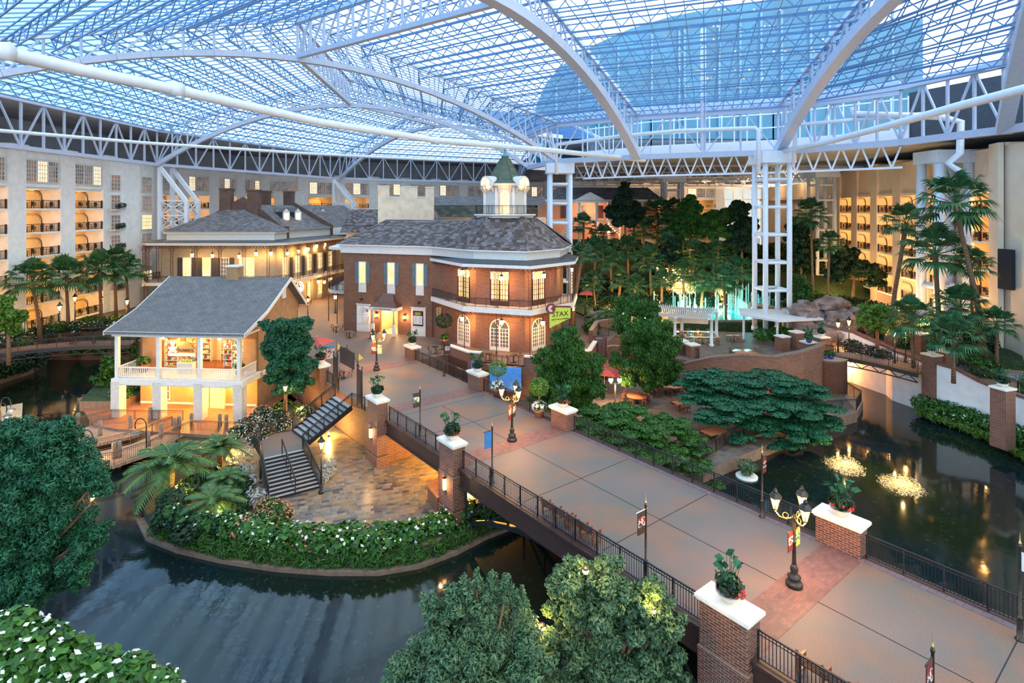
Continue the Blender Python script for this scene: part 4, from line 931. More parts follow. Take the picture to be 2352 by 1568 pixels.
# benches on the bridge
def bench(loc, rz, label, L=1.75, iron=False, group=None):
    t = thing('bench', label, 'bench', loc, rz, group); W_ = M['wood'] if not iron else M['iron']
    mb = MB()
    for i in range(5): mb.box((0, -.18+i*.1, .44), (L, .075, .03))
    part(mb, 'seat', W_, t); mb = MB()
    if iron:
        n = 14
        for i in range(n+1): x = -L/2+L*i/n; mb.beam((x, .28, .46), (x, .36, .82+.12*cos(pi*(i/n-.5))), .03)
        mb.tube([(-L/2+L*i/n, .36, .82+.12*cos(pi*(i/n-.5))) for i in range(n+1)], .03, 5)
    else:
        for i in range(6): z = .5+i*.08; mb.box((0, .27+i*.025, z), (L, .025, .05))
    part(mb, 'backrest', W_, t)
    for x in (-L/2+.04, L/2-.04, 0) if not iron else (-L/2+.04, L/2-.04):
        mb = MB(); mb.beam((x, -.2, 0), (x, -.2, .62), .07); mb.beam((x, .3, 0), (x, .4, .98), .07); mb.beam((x, -.2, .4), (x, .3, .4), .06); mb.beam((x, -.22, .64), (x, .36, .66), .08, .04); mb.beam((x, -.2, .12), (x, .3, .12), .05); part(mb, 'end_frame', W_, t)
    return t
g = 'reddish wooden benches along the bridge railing'; rb = BRZ+pi
def bench_at(s, lab): 
    b = bench(B(s, .62), BRZ+pi/2+pi/2, lab); b.rotation_euler = (0, 0, BRZ); return b
bench_at(8.75, 'reddish wooden bench on the bridge, the farther of the pair behind the railing'); bench_at(6.85, 'reddish wooden bench on the bridge, the nearer of the pair behind the railing'); bench_at(-4.4, 'reddish wooden bench at the bottom edge beyond the nearest pier'); bench_at(-6.3, 'reddish wooden bench partly cut off by the bottom edge of the picture')
# ---------------- staircase ----------------
def flight(t, a0, a1, b0, b1, z0, z1, n):
    """a0-a1 lower edge, b0-b1 upper edge"""
    a0, a1, b0, b1 = [Vector((p[0], p[1], 0)) for p in (a0, a1, b0, b1)]; tr, ns = MB(), MB()
    for i in range(n):
        p0, p1, q0, q1 = lerp(a0, b0, i/n), lerp(a1, b1, i/n), lerp(a0, b0, (i+1)/n), lerp(a1, b1, (i+1)/n); z = z0+(z1-z0)*(i+1)/n
        tr.prism([p0, p1, q1, q0], z-.04, z); d = (q0-p0); ns.prism([p0-d*.12, p1-d*.12, p1+d*.05, p0+d*.05], z-.06, z+.004)
        ns.prism([p0, p1, p1+d*.06, p0+d*.06], z-(z1-z0)/n, z-.04)
    part(tr, 'treads', M['tread'], t, True); part(ns, 'nosings', M['iron'], t, True)
    for a, b in ((a0, b0), (a1, b1)): mb = MB(); e = (b-a).normalized()*.1; mb.beam(a+UP*(z0+.02), b+UP*(z1-.12), .1, .34); part(mb, 'stringer', M['iron'], t, True)
M['tread'] = plain('grey_stone_tread', (.36, .34, .33), .55, var=.08, obj=False)
t = thing('staircase', 'black steel staircase with pale treads from the gate down to the slate plaza', 'staircase', (-15.5, 41, LZ))
LA = -1.6
f0, f1 = U(617, 1152, LZ), U(737, 1120, LZ); l0, l1 = U(599, 1053, LA), U(695, 1031, LA)
u0, u1 = U(672, 990, LA), U(709, 1018, LA); v0, v1 = U(770, 909, 0), U(808, 933, 0)
flight(t, f0, f1, l0, l1, LZ, LA, 11); flight(t, u0, u1, v0, v1, LA, 0, 10)
lp = [l0, l1, u1, u0, U(640, 995, LA), U(598, 1012, LA), U(583, 1030, LA)]
mb = MB(); mb.prism(lp, LA-.18, LA); part(mb, 'landing', M['deck'], t, True)
mb = MB()
for p in (lp[0], lp[1], lp[3], lp[5]): mb.beam(V(p.x, p.y, LZ), V(p.x, p.y, LA-.18), .12)
part(mb, 'landing_posts', M['iron'], t, True)
E0 = lambda p, z: V(p.x, p.y, z)
sg = 'staircase railings'
railing('curved black railing round the left side of the stair landing', [E0(u0, LA), E0(lp[4], LA), E0(lp[5], LA), E0(lp[6], LA), E0(l0, LA), E0(f0, LZ)])
railing('black railing sloping down the right side of the lower flight', [E0(u1, LA), E0(l1, LA), E0(f1, LZ)])
railing('black handrail down the middle of the lower flight', [lerp(E0(l0, LA), E0(l1, LA), .5), lerp(E0(f0, LZ), E0(f1, LZ), .5)], sp=1.4, pp=1.4)
railing('black railing on the back edge of the upper flight', [E0(v0, 0), E0(u0, LA)]); railing('black railing on the front edge of the upper flight', [E0(v1+V(1.3, -1.0, 0), 0), E0(v1, 0), E0(u1, LA)])
# gate
t = thing('gateway_sign', 'dark gateway with two panels, a hanging blank sign and yellow pennants at the stair head', 'gateway', (-13.5, 47.8, 0))
ga, gb = V(-15.35, 49.9, 0), V(-12.2, 45.9, 0); gd = (gb-ga).normalized()
for p, sgn in ((ga, 1), (gb, -1)):
    mb = MB(); q = p-gd*sgn*.0; mb.beam(q+UP*.35, q+UP*3.0, .12, .85, up=gd); part(mb, 'side_panel', M['bdark'], t, True)
    for e in (-.48, .48): mb = MB(); r = p+gd*e; mb.tube([r, r+UP*3.25], .05, 6); mb.sphere(r+UP*3.3, .07, 6, 4); part(mb, 'post', M['iron'], t, True)
    mb = MB(); r = p+gd*.3*sgn; mb.tube([r+UP*3, r+UP*4.3], .03, 5); part(mb, 'flagpole', M['bronze'], t, True)
    mb = MB(); mb.extr([r+UP*4.3, r+UP*3.65, r+V(.42, .05, 3.85)], (0.0, .02, 0)); part(mb, 'pennant', M['pennant'] if 'pennant' in M else M['gold'], t, True)
mb = MB(); mb.beam(ga+gd*1.1+UP*3.45, gb-gd*1.1+UP*3.45, .1, 1.35); part(mb, 'sign_panel', M['bdark'], t, True)
mb = MB(); mb.tube([ga+UP*3.2, lerp(ga, gb, .25)+UP*4.0, lerp(ga, gb, .5)+UP*4.25, lerp(ga, gb, .75)+UP*4.0, gb+UP*3.2], .035, 5); mb.tube([lerp(ga, gb, .5)+UP*4.2, lerp(ga, gb, .5)+UP*4.55], .03, 5); part(mb, 'arch', M['iron'], t, True)
# ---------------- cottage ----------------
CO = V(-36.6, 53.0, LZ); CRZ = atan2(-1.0, 12.1); CW, CD, PD = 12.15, 11.5, 2.9
t = cot = thing('cottage', 'ochre cottage on white columns with a grey shingle roof and a lit shop balcony', 'building', CO, CRZ)
z0, zf, ze = 0, 3.5, 8.0
w = MB(); w.box((CW/2, (PD+CD)/2, .0+z0+1.7), (CW-.3, CD-PD, 3.4))   # lower body
part(w, 'lower_wall', M['ochre'], t)
w = MB()   # upper body with open shop front
w.box((CW/2, CD-.1, (zf+ze)/2+.2), (CW-.3, .2, ze-zf)); 
w.extr([(.15, PD, zf-.4), (.15, PD, 9.0), (.15, 8.2, 11.6), (.15, CD, 8.9), (.15, CD, zf-.4)], (.2, 0, 0)); w.extr([(CW-.35, PD, zf-.4), (CW-.35, PD, 9.0), (CW-.35, 8.2, 11.6), (CW-.35, CD, 8.9), (CW-.35, CD, zf-.4)], (.2, 0, 0))
for x0, x1, za, zb in ((.15, 2.2, zf, ze+1), (5.9, 6.3, zf, ze+1), (10.6, CW-.15, zf, ze+1), (.15, CW-.15, zf+3.2, ze+1)): w.box(((x0+x1)/2, PD+.1, (za+zb)/2), (x1-x0, .2, zb-za))
part(w, 'upper_wall', M['ochre'], t)
w = MB(); w.box((CW/2, CD/2, zf-.05), (CW-.4, CD-.3, .12)); part(w, 'shop_floor', M['wood'], t)
w = MB(); w.box((CW/2, 6.8, zf+1.6), (CW-.6, .15, 3.3)); w.box((CW/2, 4.9, zf+3.35), (CW-.6, 3.8, .1)); part(w, 'shop_back_wall', M['balwall'], t)
w = MB(); w.box((CW/2, PD/2, zf-.2), (CW+.5, PD+.6, .5)); w.box((CW/2, PD/2, zf-.42), (CW+.25, PD+.3, .3)); w.box((CW/2, PD/2-.0, zf+.06), (CW+.3, PD+.3, .06)); w.box((CW+.1, 7, zf-.2), (.3, 8.6, .35)); part(w, 'balcony_slab', M['trim'], t)
cols = [.15, 4.2, 8.15, CW-.25]
for x in cols:
    w = MB(); w.box((x, .1, 1.65), (.85, .85, 3.3)); part(w, 'column', M['trimwall'] if 'trimwall' in M else M['stuccowall'], t)
    w = MB(); w.box((x, 0, zf+2.1), (.32, .32, 4.2)); part(w, 'porch_post', M['trim'], t)
def baluster_rail(t, a, b, z, h=1.0, sp=.2, mat='trim'):
    mb = MB(); a, b = Vector(a), Vector(b); mb.beam(a+UP*(z+h), b+UP*(z+h), .14, .1); mb.beam(a+UP*(z+.14), b+UP*(z+.14), .1, .08); n = int((b-a).length/sp)
    for i in range(n+1): p = lerp(a, b, i/n); mb.beam(p+UP*(z+.14), p+UP*(z+h), .055)
    part(mb, 'balustrade', M[mat], t)
for x0, x1 in zip(cols, cols[1:]): baluster_rail(t, (x0+.16, 0, 0), (x1-.16, 0, 0), zf+.05)
baluster_rail(t, (CW-.25, .16, 0), (CW-.25, PD, 0), zf+.05); baluster_rail(t, (.15, .16, 0), (.15, PD, 0), zf+.05)
RP_ = [(-.75, 7.95), (3.3, 9.35), (8.2, 11.95), (11.9, 8.75)]   # roof profile y,z
w = MB()
for (ya, za), (yb, zb) in zip(RP_, RP_[1:]): w.extr([(-.6, ya, za), (-.6, yb, zb), (-.6, yb, zb-.2), (-.6, ya, za-.2)], (CW+1.2, 0, 0))
part(w, 'roof', M['roofgrey'], t)
w = MB(); w.box((CW/2, -.62, 7.85), (CW+1.4, .16, .28)); w.box((CW/2, -.1, 7.62), (CW+.4, .4, .35)); w.box((CW-.1, 1.4, 7.65), (.3, 3.2, .3)); w.box((.05, 1.4, 7.65), (.3, 3.2, .3)); part(w, 'eave_fascia', M['trim'], t)
for x in (-.66, CW+.62):
    w = MB()
    for (ya, za), (yb, zb) in zip(RP_, RP_[1:]): w.extr([(x, ya, za+.04), (x, yb, zb+.04), (x, yb, zb-.32), (x, ya, za-.32)], (.08, 0, 0))
    part(w, 'rake_board', M['trim'], t)
w = MB(); w.extr([(CW-.05, .3, 7.7), (CW-.05, 3.3, 9.05), (CW-.05, 3.3, 7.7)], (.1, 0, 0)); part(w, 'porch_gable', M['ochre'], t)
w = MB(); w.box((6.6, 8.3, 12.2), (1.3, 1.1, 1.7)); part(w, 'chimney', M['ochre'], t); w = MB(); w.box((6.6, 8.3, 13.1), (1.45, 1.25, .16)); part(w, 'chimney_cap', M['stone'], t)
w = MB(); w.box((CW-.08, 8.1, 10.4), (.12, .8, 1.2)); part(w, 'gable_vent', M['white2'], t)
w = MB(); w.box((CW/2, PD-.02, .35), (CW-.4, .08, .2)); part(w, 'skirting', M['trim'], t)
for x in (2.9, 10.3): window(t, (x, PD-.02, .7), .5, 2.3, 1, 3, kind='windim', fm='trim')
w = MB(); w.box((7.9, PD-.08, 1.15), (1.15, .12, 2.3)); w.box((7.1, PD-.12, 1.5), (.3, .2, 3.0)); w.box((8.7, PD-.12, 1.5), (.3, .2, 3.0)); part(w, 'lower_door', M['cream'], t)
for x in (3.7, 9.3):
    mb = MB(); mb.sphere((x, 1.2, zf+3.55), .16, 8, 5); part(mb, 'porch_light', M['lampglobe'], t); light(t, (x, 1.2, zf+3.1), 260, (1, .55, .18), .2)
for x in (2.2, 6.2, 10): light(t, (x, 1.5, 2.6), 420, (1, .52, .10), .2)
for x in (4, 9): light(t, (x, 4.6, zf+2.7), 200, (1, .6, .25), .3)
# shop goods
rnd = random.Random(11); cmats = [M['pinkp'], M['red'], M['lime'], M['white2'], M['bphoto'], M['bgreen'], M['stone'], M['bblue'], M['cream']]
def shelf_unit(x, y, w_, n, lab):
    s = thing('display_shelf', lab, 'shelf', (0, 0, 0)); s.location = CO+Matrix.Rotation(CRZ, 3, 'Z')@V(x, y, zf+.02); s.rotation_euler = (0, 0, CRZ)
    mb = MB(); [mb.box((0, 0, .25+i*.55), (w_, .4, .04)) for i in range(n)]; [mb.box((sx*w_/2, 0, n*.29), (.04, .4, n*.58)) for sx in (-1, 1)]; part(mb, 'shelf_frame', M['white2'], s)
    mb = MB(); 
    for i in range(n):
        xx = -w_/2+.12
        while xx < w_/2-.1:
            k = rnd.uniform(.1, .2); mb.cur = rnd.randrange(len(cmats)); mb.box((xx+k/2, rnd.uniform(-.08, .05), .27+i*.55+.16), (k, .25, rnd.uniform(.2, .34))) if rnd.random() < .5 else mb.sphere((xx+k/2, -.05, .27+i*.55+.13), .13, 7, 4); xx += k+.03
    part(mb, 'soft_toys_and_gifts', cmats, s, kind='stuff')
shelf_unit(2.9, 3.6, 1.3, 5, 'colourful gift shelf at the left end of the cottage balcony shop'); shelf_unit(4.7, 3.4, 1.6, 4, 'toy shelf behind the round-topped shop sign'); shelf_unit(8.7, 4.3, 1.6, 4, 'tall toy shelf to the right of the cottage shop doorway'); shelf_unit(7.4, 6.4, 2.2, 5, 'long toy shelf along the back wall of the cottage shop'); shelf_unit(3.9, 6.4, 2.6, 5, 'gift shelf deep inside the left half of the cottage shop'); shelf_unit(10.1, 3.3, 1.5, 5, 'crowded toy shelf at the right end of the cottage balcony shop')
s = thing('shop_sign', 'semicircular golden shop sign with a teddy bear hanging over the balcony counter', 'sign', CO+Matrix.Rotation(CRZ, 3, 'Z')@V(5.0, 2.2, zf+1.55), CRZ)
mb = MB(); mb.extr([(1.15*cos(pi*i/16), 0, .35+1.1*sin(pi*i/16)) for i in range(17)], (0, .05, 0)); part(mb, 'sign_disc', M['gold'], s); mb = MB(); mb.box((-.1, -.01, .2), (2.7, .08, .3)); part(mb, 'sign_strip', M['white2'], s)
text('BUNNY C', .36, M['bdark'], s, (.35, -.05, .6)); mb = MB()
for x, z, r in ((-.95, .7, .34), (-.95, 1.2, .24), (-1.13, 1.4, .1), (-.77, 1.4, .1), (-1.25, .45, .15), (-.65, .45, .15), (-1.3, .85, .12), (-.6, .85, .12)): mb.sphere((x, -.08, z), r, 8, 6, (1, .4, 1))
part(mb, 'teddy_bear', M['cream'], s)
s = thing('shop_counter', 'white slatted counter on the cottage balcony', 'counter', CO+Matrix.Rotation(CRZ, 3, 'Z')@V(5.7, 1.7, zf+.09), CRZ); mb = MB(); mb.box((0, 0, .5), (1.5, .6, 1.0)); [mb.box((-.7+i*.1, -.31, .5), (.05, .03, .95)) for i in range(15)]; mb.box((0, 0, 1.03), (1.6, .7, .06)); part(mb, 'cabinet', M['white2'], s)
mb = MB(); [mb.lathe((-.5+i*.2, 0, 1.07), [(.07, 0), (.07, .25), (.04, .3)], 7) for i in range(6)]; part(mb, 'goods', M['lime'], s, kind='stuff')
pot_plant(CO+Matrix.Rotation(CRZ, 3, 'Z')@V(1.3, 1.8, zf+.09), 'tall flowering pot at the left corner of the cottage balcony', 'terra', 1.6, flowers='pinkp', seed=31); pot_plant(CO+Matrix.Rotation(CRZ, 3, 'Z')@V(11.0, 1.6, zf+.09), 'pot of red blooms at the right corner of the cottage balcony', 'terra', 1.3, flowers='red', seed=32)
# ---------------- building helpers ----------------
def ironpost(t, x, y, z0, z1, w=.22, mat='rust'):
    mb = MB(); mb.beam((x, y, z0), (x, y, z1), .09)
    part(mb, 'gallery_post', M[mat], t)
def lacepost(t, x, y, z0, z1, w=.34, mat='rust'):
    mb = MB()
    for dx in (-w/2, w/2): mb.beam((x+dx, y, z0), (x+dx, y, z1), .05)
    n = int((z1-z0)/.35)
    for i in range(n): a = z0+(z1-z0)*i/n; b = z0+(z1-z0)*(i+1)/n; mb.beam((x-w/2, y, a), (x+w/2, y, b), .035); mb.beam((x+w/2, y, a), (x-w/2, y, b), .035)
    for s in (-1, 1):
        mb.tube([(x+s*w/2, y, z1-1.0), (x+s*(w/2+.25), y, z1-.55), (x+s*(w/2+.75), y, z1-.2)], .03, 4)
    part(mb, 'gallery_post', M[mat], t)
def frail(t, pts, z, h=1.0, sp=.16, mat='iron', name='gallery_railing'):
    for a, b in zip(pts, pts[1:]):
        a, b = V(a[0], a[1], z), V(b[0], b[1], z); mb = MB(); mb.beam(a+UP*h, b+UP*h, .06); mb.beam(a+UP*(h-.16), b+UP*(h-.16), .03); mb.beam(a+UP*.1, b+UP*.1, .04); n = max(1, int((b-a).length/sp))
        for i in range(n+1): p = lerp(a, b, i/n); mb.beam(p+UP*.1, p+UP*h, .03 if i % 8 else .07)
        part(mb, name, M[mat], t, True)
def frieze(t, pts, z, h=.35, mat='rust'):
    for a, b in zip(pts, pts[1:]):
        a, b = V(a[0], a[1], z), V(b[0], b[1], z); n = max(1, int((b-a).length/.5)); mb = MB(); mb.beam(a-UP*h, b-UP*h, .03)
        for i in range(n):
            p, q = lerp(a, b, i/n), lerp(a, b, (i+1)/n); mb.beam(p, q-UP*h, .035); mb.beam(p-UP*h, q, .035); m = (p+q)/2; d = (b-a).normalized()
            mb.tube([m+d*.12*cos(k*pi/3)+UP*(.12*sin(k*pi/3)-h/2) for k in range(6)], .022, 3, closed=True)
        part(mb, 'iron_frieze', M[mat], t, True)
def hang_lantern(loc, label, watt=60, s=1.0, group=None):
    t = thing('hanging_lantern', label, 'lantern', loc, group=group); mb = MB(); mb.lathe((0, 0, 0), [(.14*s, 0), (.16*s, .02), (.2*s, .42*s), (.05*s, .5*s)], 6, False); part(mb, 'glass', M['shade'], t)
    mb = MB(); mb.lathe((0, 0, .42*s), [(.24*s, 0), (.06*s, .14*s), (.02*s, .5)], 6, False); part(mb, 'cap', M['bronze'], t); light(t, (0, -.3, -.15), watt, (1, .5, .14), .15); return t
def face(A, B_, px):   # point on wall A-B seen at picture column px
    k = (px-CX)/FPX; dx, dy = B_[0]-A[0], B_[1]-A[1]; s = (k*A[1]-A[0])/(dx-k*dy); return V(A[0]+dx*s, A[1]+dy*s, 0)
# ---------------- restaurant building ----------------
SA, SB = V(-22, 75, 0), V(-9.4, 70.7, 0); SR = atan2(SB.y-SA.y, SB.x-SA.x); sd = (SB-SA).normalized(); sn = V(sd.y, -sd.x, 0)
G = [V(-9.9, 70.6, 0), V(-5.35, 63.5, 0), V(1.94, 60.9, 0), V(7.04, 66.2, 0), V(8.2, 73, 0)]
WLL = offset(G, 1.9); bk = V(9.5, 82, 0)
t = thing('restaurant', 'two-storey brown brick restaurant with an octagonal iron-galleried front', 'building', (-8, 72, 0))
mb = MB(); bodyp = [SA, V(-9.4, 70.7, 0)]+WLL[1:4]+[V(6.4, 74, 0), V(7.5, 84, 0), V(-19, 88, 0)]
SX = lambda x, off=0, z=0: SA+sd*x+sn*off+UP*z
# left wing wall with the entrance left open
for x0, x1, za, zb in ((0, 5.4, 0, 10.2), (5.4, 8.0, 2.95, 10.2), (8.0, 13.3, 0, 10.2)): mb.prism([SX(x0), SX(x1), SX(x1, -.4), SX(x0, -.4)], za, zb)
mb.prism([SX(0), SX(0, -12), SX(.4, -12), SX(.4, -.4)], 0, 10.2)
part(mb, 'left_wall', M['brick_worn'], t, True)
mb = MB(); mb.prism([SX(12.9), V(-9.2, 70.4, 0)]+WLL[1:4]+[V(6.6, 74, 0), V(7.2, 84, 0), V(-4, 84, 0)], 0, 10.2); part(mb, 'octagon_wall', M['brick'], t, True)
mb = MB(); mb.prism([SX(.4, -3.5), SX(12.9, -3.5), SX(12.9, -3.7), SX(.4, -3.7)], 0, 10); mb.prism([SX(5.2, -.4), SX(5.4, -.4), SX(5.4, -3.5), SX(5.2, -3.5)], 0, 3.2); part(mb, 'entrance_hall_wall', M['balwall'], t, True); light(t, SX(6.7, -1.8, 2.4)-t.location, 220, (1, .68, .3), .3)
mb = MB(); mb.prism([SX(5.4, -3.4), SX(8.0, -3.4), SX(8.0, .2), SX(5.4, .2)], 0.0, .02); mb.prism([SX(5.4, -3.4), SX(8, -3.4), SX(8, -.3), SX(5.4, -.3)], 3.0, 3.1); part(mb, 'hall_floor_and_ceiling', M['cream'], t, True)
mb = MB(); mb.prism([SX(7.1, -3.4), SX(7.9, -3.4), SX(7.9, -3.3), SX(7.1, -3.3)], 0, 2.5); part(mb, 'hall_door', M['wood'], t, True)
# entablature and roof
ent = [SX(-.3, .3), SX(13.0, .3)]+offset(WLL, -.35)[1:4]+[V(7.2, 74, 0), V(8, 84.3, 0), V(-18, 88.4, 0)]
mb = MB(); mb.prism(ent, 10.1, 11.1); mb.prism([lerp(p, V(-5, 76, 0), -.012) for p in ent], 10.85, 11.0); part(mb, 'entablature', M['trim'], t, True)
ev = [SX(-.7, .75), SX(12.6, .75)]+offset(WLL, -.85)[1:4]+[V(7.8, 74, 0), V(8.5, 84.8, 0), V(-18.5, 88.9, 0)]
mb = MB(); mb.prism(ev, 11.08, 11.22); part(mb, 'gutter', M['trim'], t, True)
CU = V(-.85, 70, 0)
ring = lambda r, z, n=8, ph=pi/8: [V(CU.x+r*cos(ph+2*pi*k/n), CU.y+r*sin(ph+2*pi*k/n), z) for k in range(n)]
mb = MB(); e = [V(p.x, p.y, 11.2) for p in ev]
R1, R2 = SX(2.6, -6.2, 14.3), SX(15.5, -6.2, 14.3)
K1 = SX(-.4, -.6, 11.75); K2 = SX(12.7, -.6, 11.75)
mb.add([e[0], e[1], K2, K1], [(0, 1, 2, 3)]); mb.add([K1, K2, R2, R1], [(0, 1, 2, 3)]); mb.add([e[0], K1, R1, V(-18.5, 88.9, 11.2)], [(0, 1, 2, 3)]); mb.add([R1, R2, V(8.5, 84.8, 11.2), V(-18.5, 88.9, 11.2)], [(0, 1, 2, 3)])
cb = ring(3.0, 15.0)   # front verts of the cupola base
fr = [V(CU.x-3.6, CU.y-.6, 14.9), V(CU.x-2.2, CU.y-2.9, 14.9), V(CU.x+2.0, CU.y-3.0, 14.9), V(CU.x+3.6, CU.y-.4, 14.9), V(CU.x+3.6, CU.y+3, 14.9)]
ee = [e[1], e[2], e[3], e[4], e[5]]
kn_ = [lerp(a, b, .2)-UP*.25 for a, b in zip(ee, fr)]
for i in range(4): mb.add([ee[i], ee[i+1], kn_[i+1], kn_[i]], [(0, 1, 2, 3)]); mb.add([kn_[i], kn_[i+1], fr[i+1], fr[i]], [(0, 1, 2, 3)])
mb.add([fr[4], ee[4], V(8.5, 84.8, 11.2), R2], [(0, 1, 2, 3)]); mb.add([e[1], kn_[0], fr[0], R2, K2], [(0, 1, 2, 3, 4)])
part(mb, 'roof', M['roofmix'], t, True)
# gallery
for z, th, nm in ((5.0, .0, 'balcony_slab'),):
    mb = MB(); mb.prism(G+[V(6.3, 73, 0)]+WLL[3:0:-1]+[V(-8.8, 70.9, 0)], 4.86, 5.0); o = offset(G, -.12); mb.wall([o[i] for i in range(5)], 4.5, 5.05, .25); part(mb, nm, M['trim'], t, True)
mb = MB(); o = offset(G, -.25); mb.wall(o, 9.45, 9.8, .3); part(mb, 'gallery_fascia', M['trim'], t, True)
mb = MB(); OV = [V(p.x, p.y, 9.85) for p in o]; IV = [V(p.x, p.y, 10.25) for p in WLL]
for i in range(4): mb.add([OV[i], OV[i+1], IV[i+1], IV[i]], [(0, 1, 2, 3)]); mb.add([OV[i]-UP*.1, IV[i]-UP*.1, IV[i+1]-UP*.1, OV[i+1]-UP*.1], [(0, 1, 2, 3)])
part(mb, 'gallery_roof', M['roofdark'], t, True)
gi = offset(G, .12); frail(t, gi, 5.02); frieze(t, gi, 9.45); frieze(t, gi, 4.5, .3)
for i in range(4):
    n = 2 if i in (0, 1, 2) else 1
    for k in range(n+(1 if i == 3 else 0)):
        p = lerp(gi[i], gi[i+1], k/n)-t.location; ironpost(t, p.x, p.y, 0, 4.6); 
        if i != 0 or k: lacepost(t, p.x, p.y, 5.0, 9.5)
# doors and windows
def on(t, A, B_, px, off=.05, z=0, w=1, h=1, nx=2, ny=4, **k):
    d = (V(*B_)-V(*A)).normalized() if not isinstance(B_, Vector) else (B_-A).normalized(); n = V(d.y, -d.x, 0); p = face(A, B_, px)+n*off+UP*z
    return window(t, p-t.location, w, h, nx, ny, atan2(d.y, d.x), **k)
M['darkdoor'] = plain('dark_mahogany_joinery', (.07, .014, .012), .4)
for px in (833, 899, 965):
    on(t, SA, SB, px, z=6.3, w=.85, h=2.6, nx=3, ny=4, ft=.12); p = face(SA, SB, px)+sn*.06
    mb = MB(); mb.box((p.x, p.y, 5.65), (1.1, .1, 1.2), SR); mb.box((p.x+sn.x*.06, p.y+sn.y*.06, 5.65), (.75, .06, .75), SR); part(mb, 'panel_below_window', M['trim'], t, True)
    for s in (-1, 1): q = p+sd*s*.83; mb = MB(); mb.box((q.x, q.y, 7.55), (.5, .08, 2.75), SR); [mb.box((q.x+sn.x*.05, q.y+sn.y*.05, 6.4+i*.18), (.4, .03, .1), SR) for i in range(13)]; part(mb, 'shutter', M['shutter'], t, True)
for A, B_, px in ((V(-9.2, 70.4, 0), WLL[1], 1066), (WLL[1], WLL[2], 1148), (WLL[2], WLL[3], 1236)):
    c = px == 1148; wd = 2.0 if c else 1.9
    on(t, A, B_, px, z=5.05, w=wd, h=2.9, nx=6, ny=5, fm='darkdoor', ft=.1, mt=.05, door=.5, name='french_door'); on(t, A, B_, px, z=8.05, w=wd, h=.7, nx=6, ny=1, name='transom_window')
    on(t, A, B_, px, z=0, w=wd+.1, h=3.5, nx=6, ny=6, arch=True, fm='trim', ft=.14, mt=.05, door=.35, kind='windim', name='arched_door')
# notice boards
def board(px, label, kind):
    p = face(SA, SB, px)+sn*.1; b = thing('notice_board', label, 'notice board', p, SR); mb = MB(); mb.box((0, .0, 1.75), (2.0, .12, 3.5)); mb.box((0, -.08, 3.52), (2.1, .2, .12)); [mb.box((x, -.08, .45), (.5, .04, .5)) for x in (-.6, 0, .6)]; part(mb, 'frame', M['trim'], b)
    if kind == 0:
        mb = MB(); mb.box((0, -.08, 2.2), (1.75, .05, 2.2)); part(mb, 'map_sheet', M['textw'], b); mb = MB(); mb.box((0, -.12, 2.2), (1.75, .02, .02)); mb.box((-.1, -.12, 2.2), (.02, .02, 2.2))
        part(mb, 'sheet_lines', M['shutter'], b)
        for x, z in ((-.3, 2.75), (.35, 1.6)): mb = MB(); mb.extr([(x+dx, -.12, z+dz) for dx, dz in ((-.3, -.4), (-.2, 0), (-.1, .1), (-.12, .35), (.0, .45), (.05, .1), (.25, -.1), (.35, -.4))], (0, .02, 0)); part(mb, 'island_map', M['cream'], b); mb = MB(); mb.beam((x+.4, -.13, z-.35), (x+.5, -.13, z+.4), .05); part(mb, 'map_arrow', M['pinkp'], b)
        mb = MB(); [mb.box((.6, -.13, 2.62+i*.14), (.4, .02, .09)) for i in range(3)]; part(mb, 'heading_bars', M['bblue'], b)
    else:
        mb = MB(); mb.box((0, -.1, 2.2), (1.4, .08, 1.85)); part(mb, 'screen_bezel', M['darkdoor'], b); mb = MB(); mb.box((0, -.15, 2.8), (1.25, .03, .45)); part(mb, 'header', M['bmaroon'], b); mb = MB(); mb.box((0, -.17, 2.8), (.72, .03, .3)); part(mb, 'logo_plate', M['lime'], b)
        text('STAX', .24, M['darkdoor'], b, (0, -.195, 2.8)); mb = MB(); mb.box((0, -.15, 2.0), (1.22, .03, 1.05)); part(mb, 'menu_sheet', M['textw'], b); mb = MB(); [mb.box((x, -.17, 2.42-i*.1), (.42, .01, .03)) for i in range(9) for x in (-.3, .3)]; part(mb, 'menu_lines', M['shutter'], b)
board(836, 'white framed notice board with two island maps left of the entrance', 0); board(962, 'framed menu board headed STAX right of the entrance', 1)
# canopy
p = face(SA, SB, 893); c = thing('entrance_canopy', 'bronze canopy lettered DELTA ISLAND MEZZANINE over the brick entrance', 'canopy', p, SR)
mb = MB(); A4 = [(-1.95, -1.5, 3.55), (1.95, -1.5, 3.55), (1.95, 0, 3.55), (-1.95, 0, 3.55)]; B4 = [(-1.15, -.7, 4.2), (1.15, -.7, 4.2), (1.15, 0, 4.2), (-1.15, 0, 4.2)]; C4 = [(-.7, -.1, 5.1), (.7, -.1, 5.1), (.7, 0, 5.1), (-.7, 0, 5.1)]
for P_, Q_ in ((A4, B4), (B4, C4)):
    for i in range(4): j = (i+1) % 4; mb.add([P_[i], P_[j], Q_[j], Q_[i]], [(0, 1, 2, 3)])
mb.box((0, -.75, 3.53), (3.9, 1.5, .04)); part(mb, 'canopy_roof', M['copperbrown'] if 'copperbrown' in M else M['rust'], c)
mb = MB(); mb.box((0, -1.45, 3.33), (3.95, .12, .4)); mb.box((-1.9, -.75, 3.33), (.12, 1.5, .4)); mb.box((1.9, -.75, 3.33), (.12, 1.5, .4)); part(mb, 'fascia', M['trim'], c); text('DELTA ISLAND MEZZANINE', .2, M['darkdoor'], c, (0, -1.53, 3.33))
for x in (-1.5, 1.5): mb = MB(); mb.box((x, -1.3, .7), (.34, .34, 1.4)); mb.lathe((x, -1.3, 1.4), [(.14, 0), (.11, 1.6), (.16, 1.7), (.18, 1.75)], 10); part(mb, 'column', M['trim'], c)
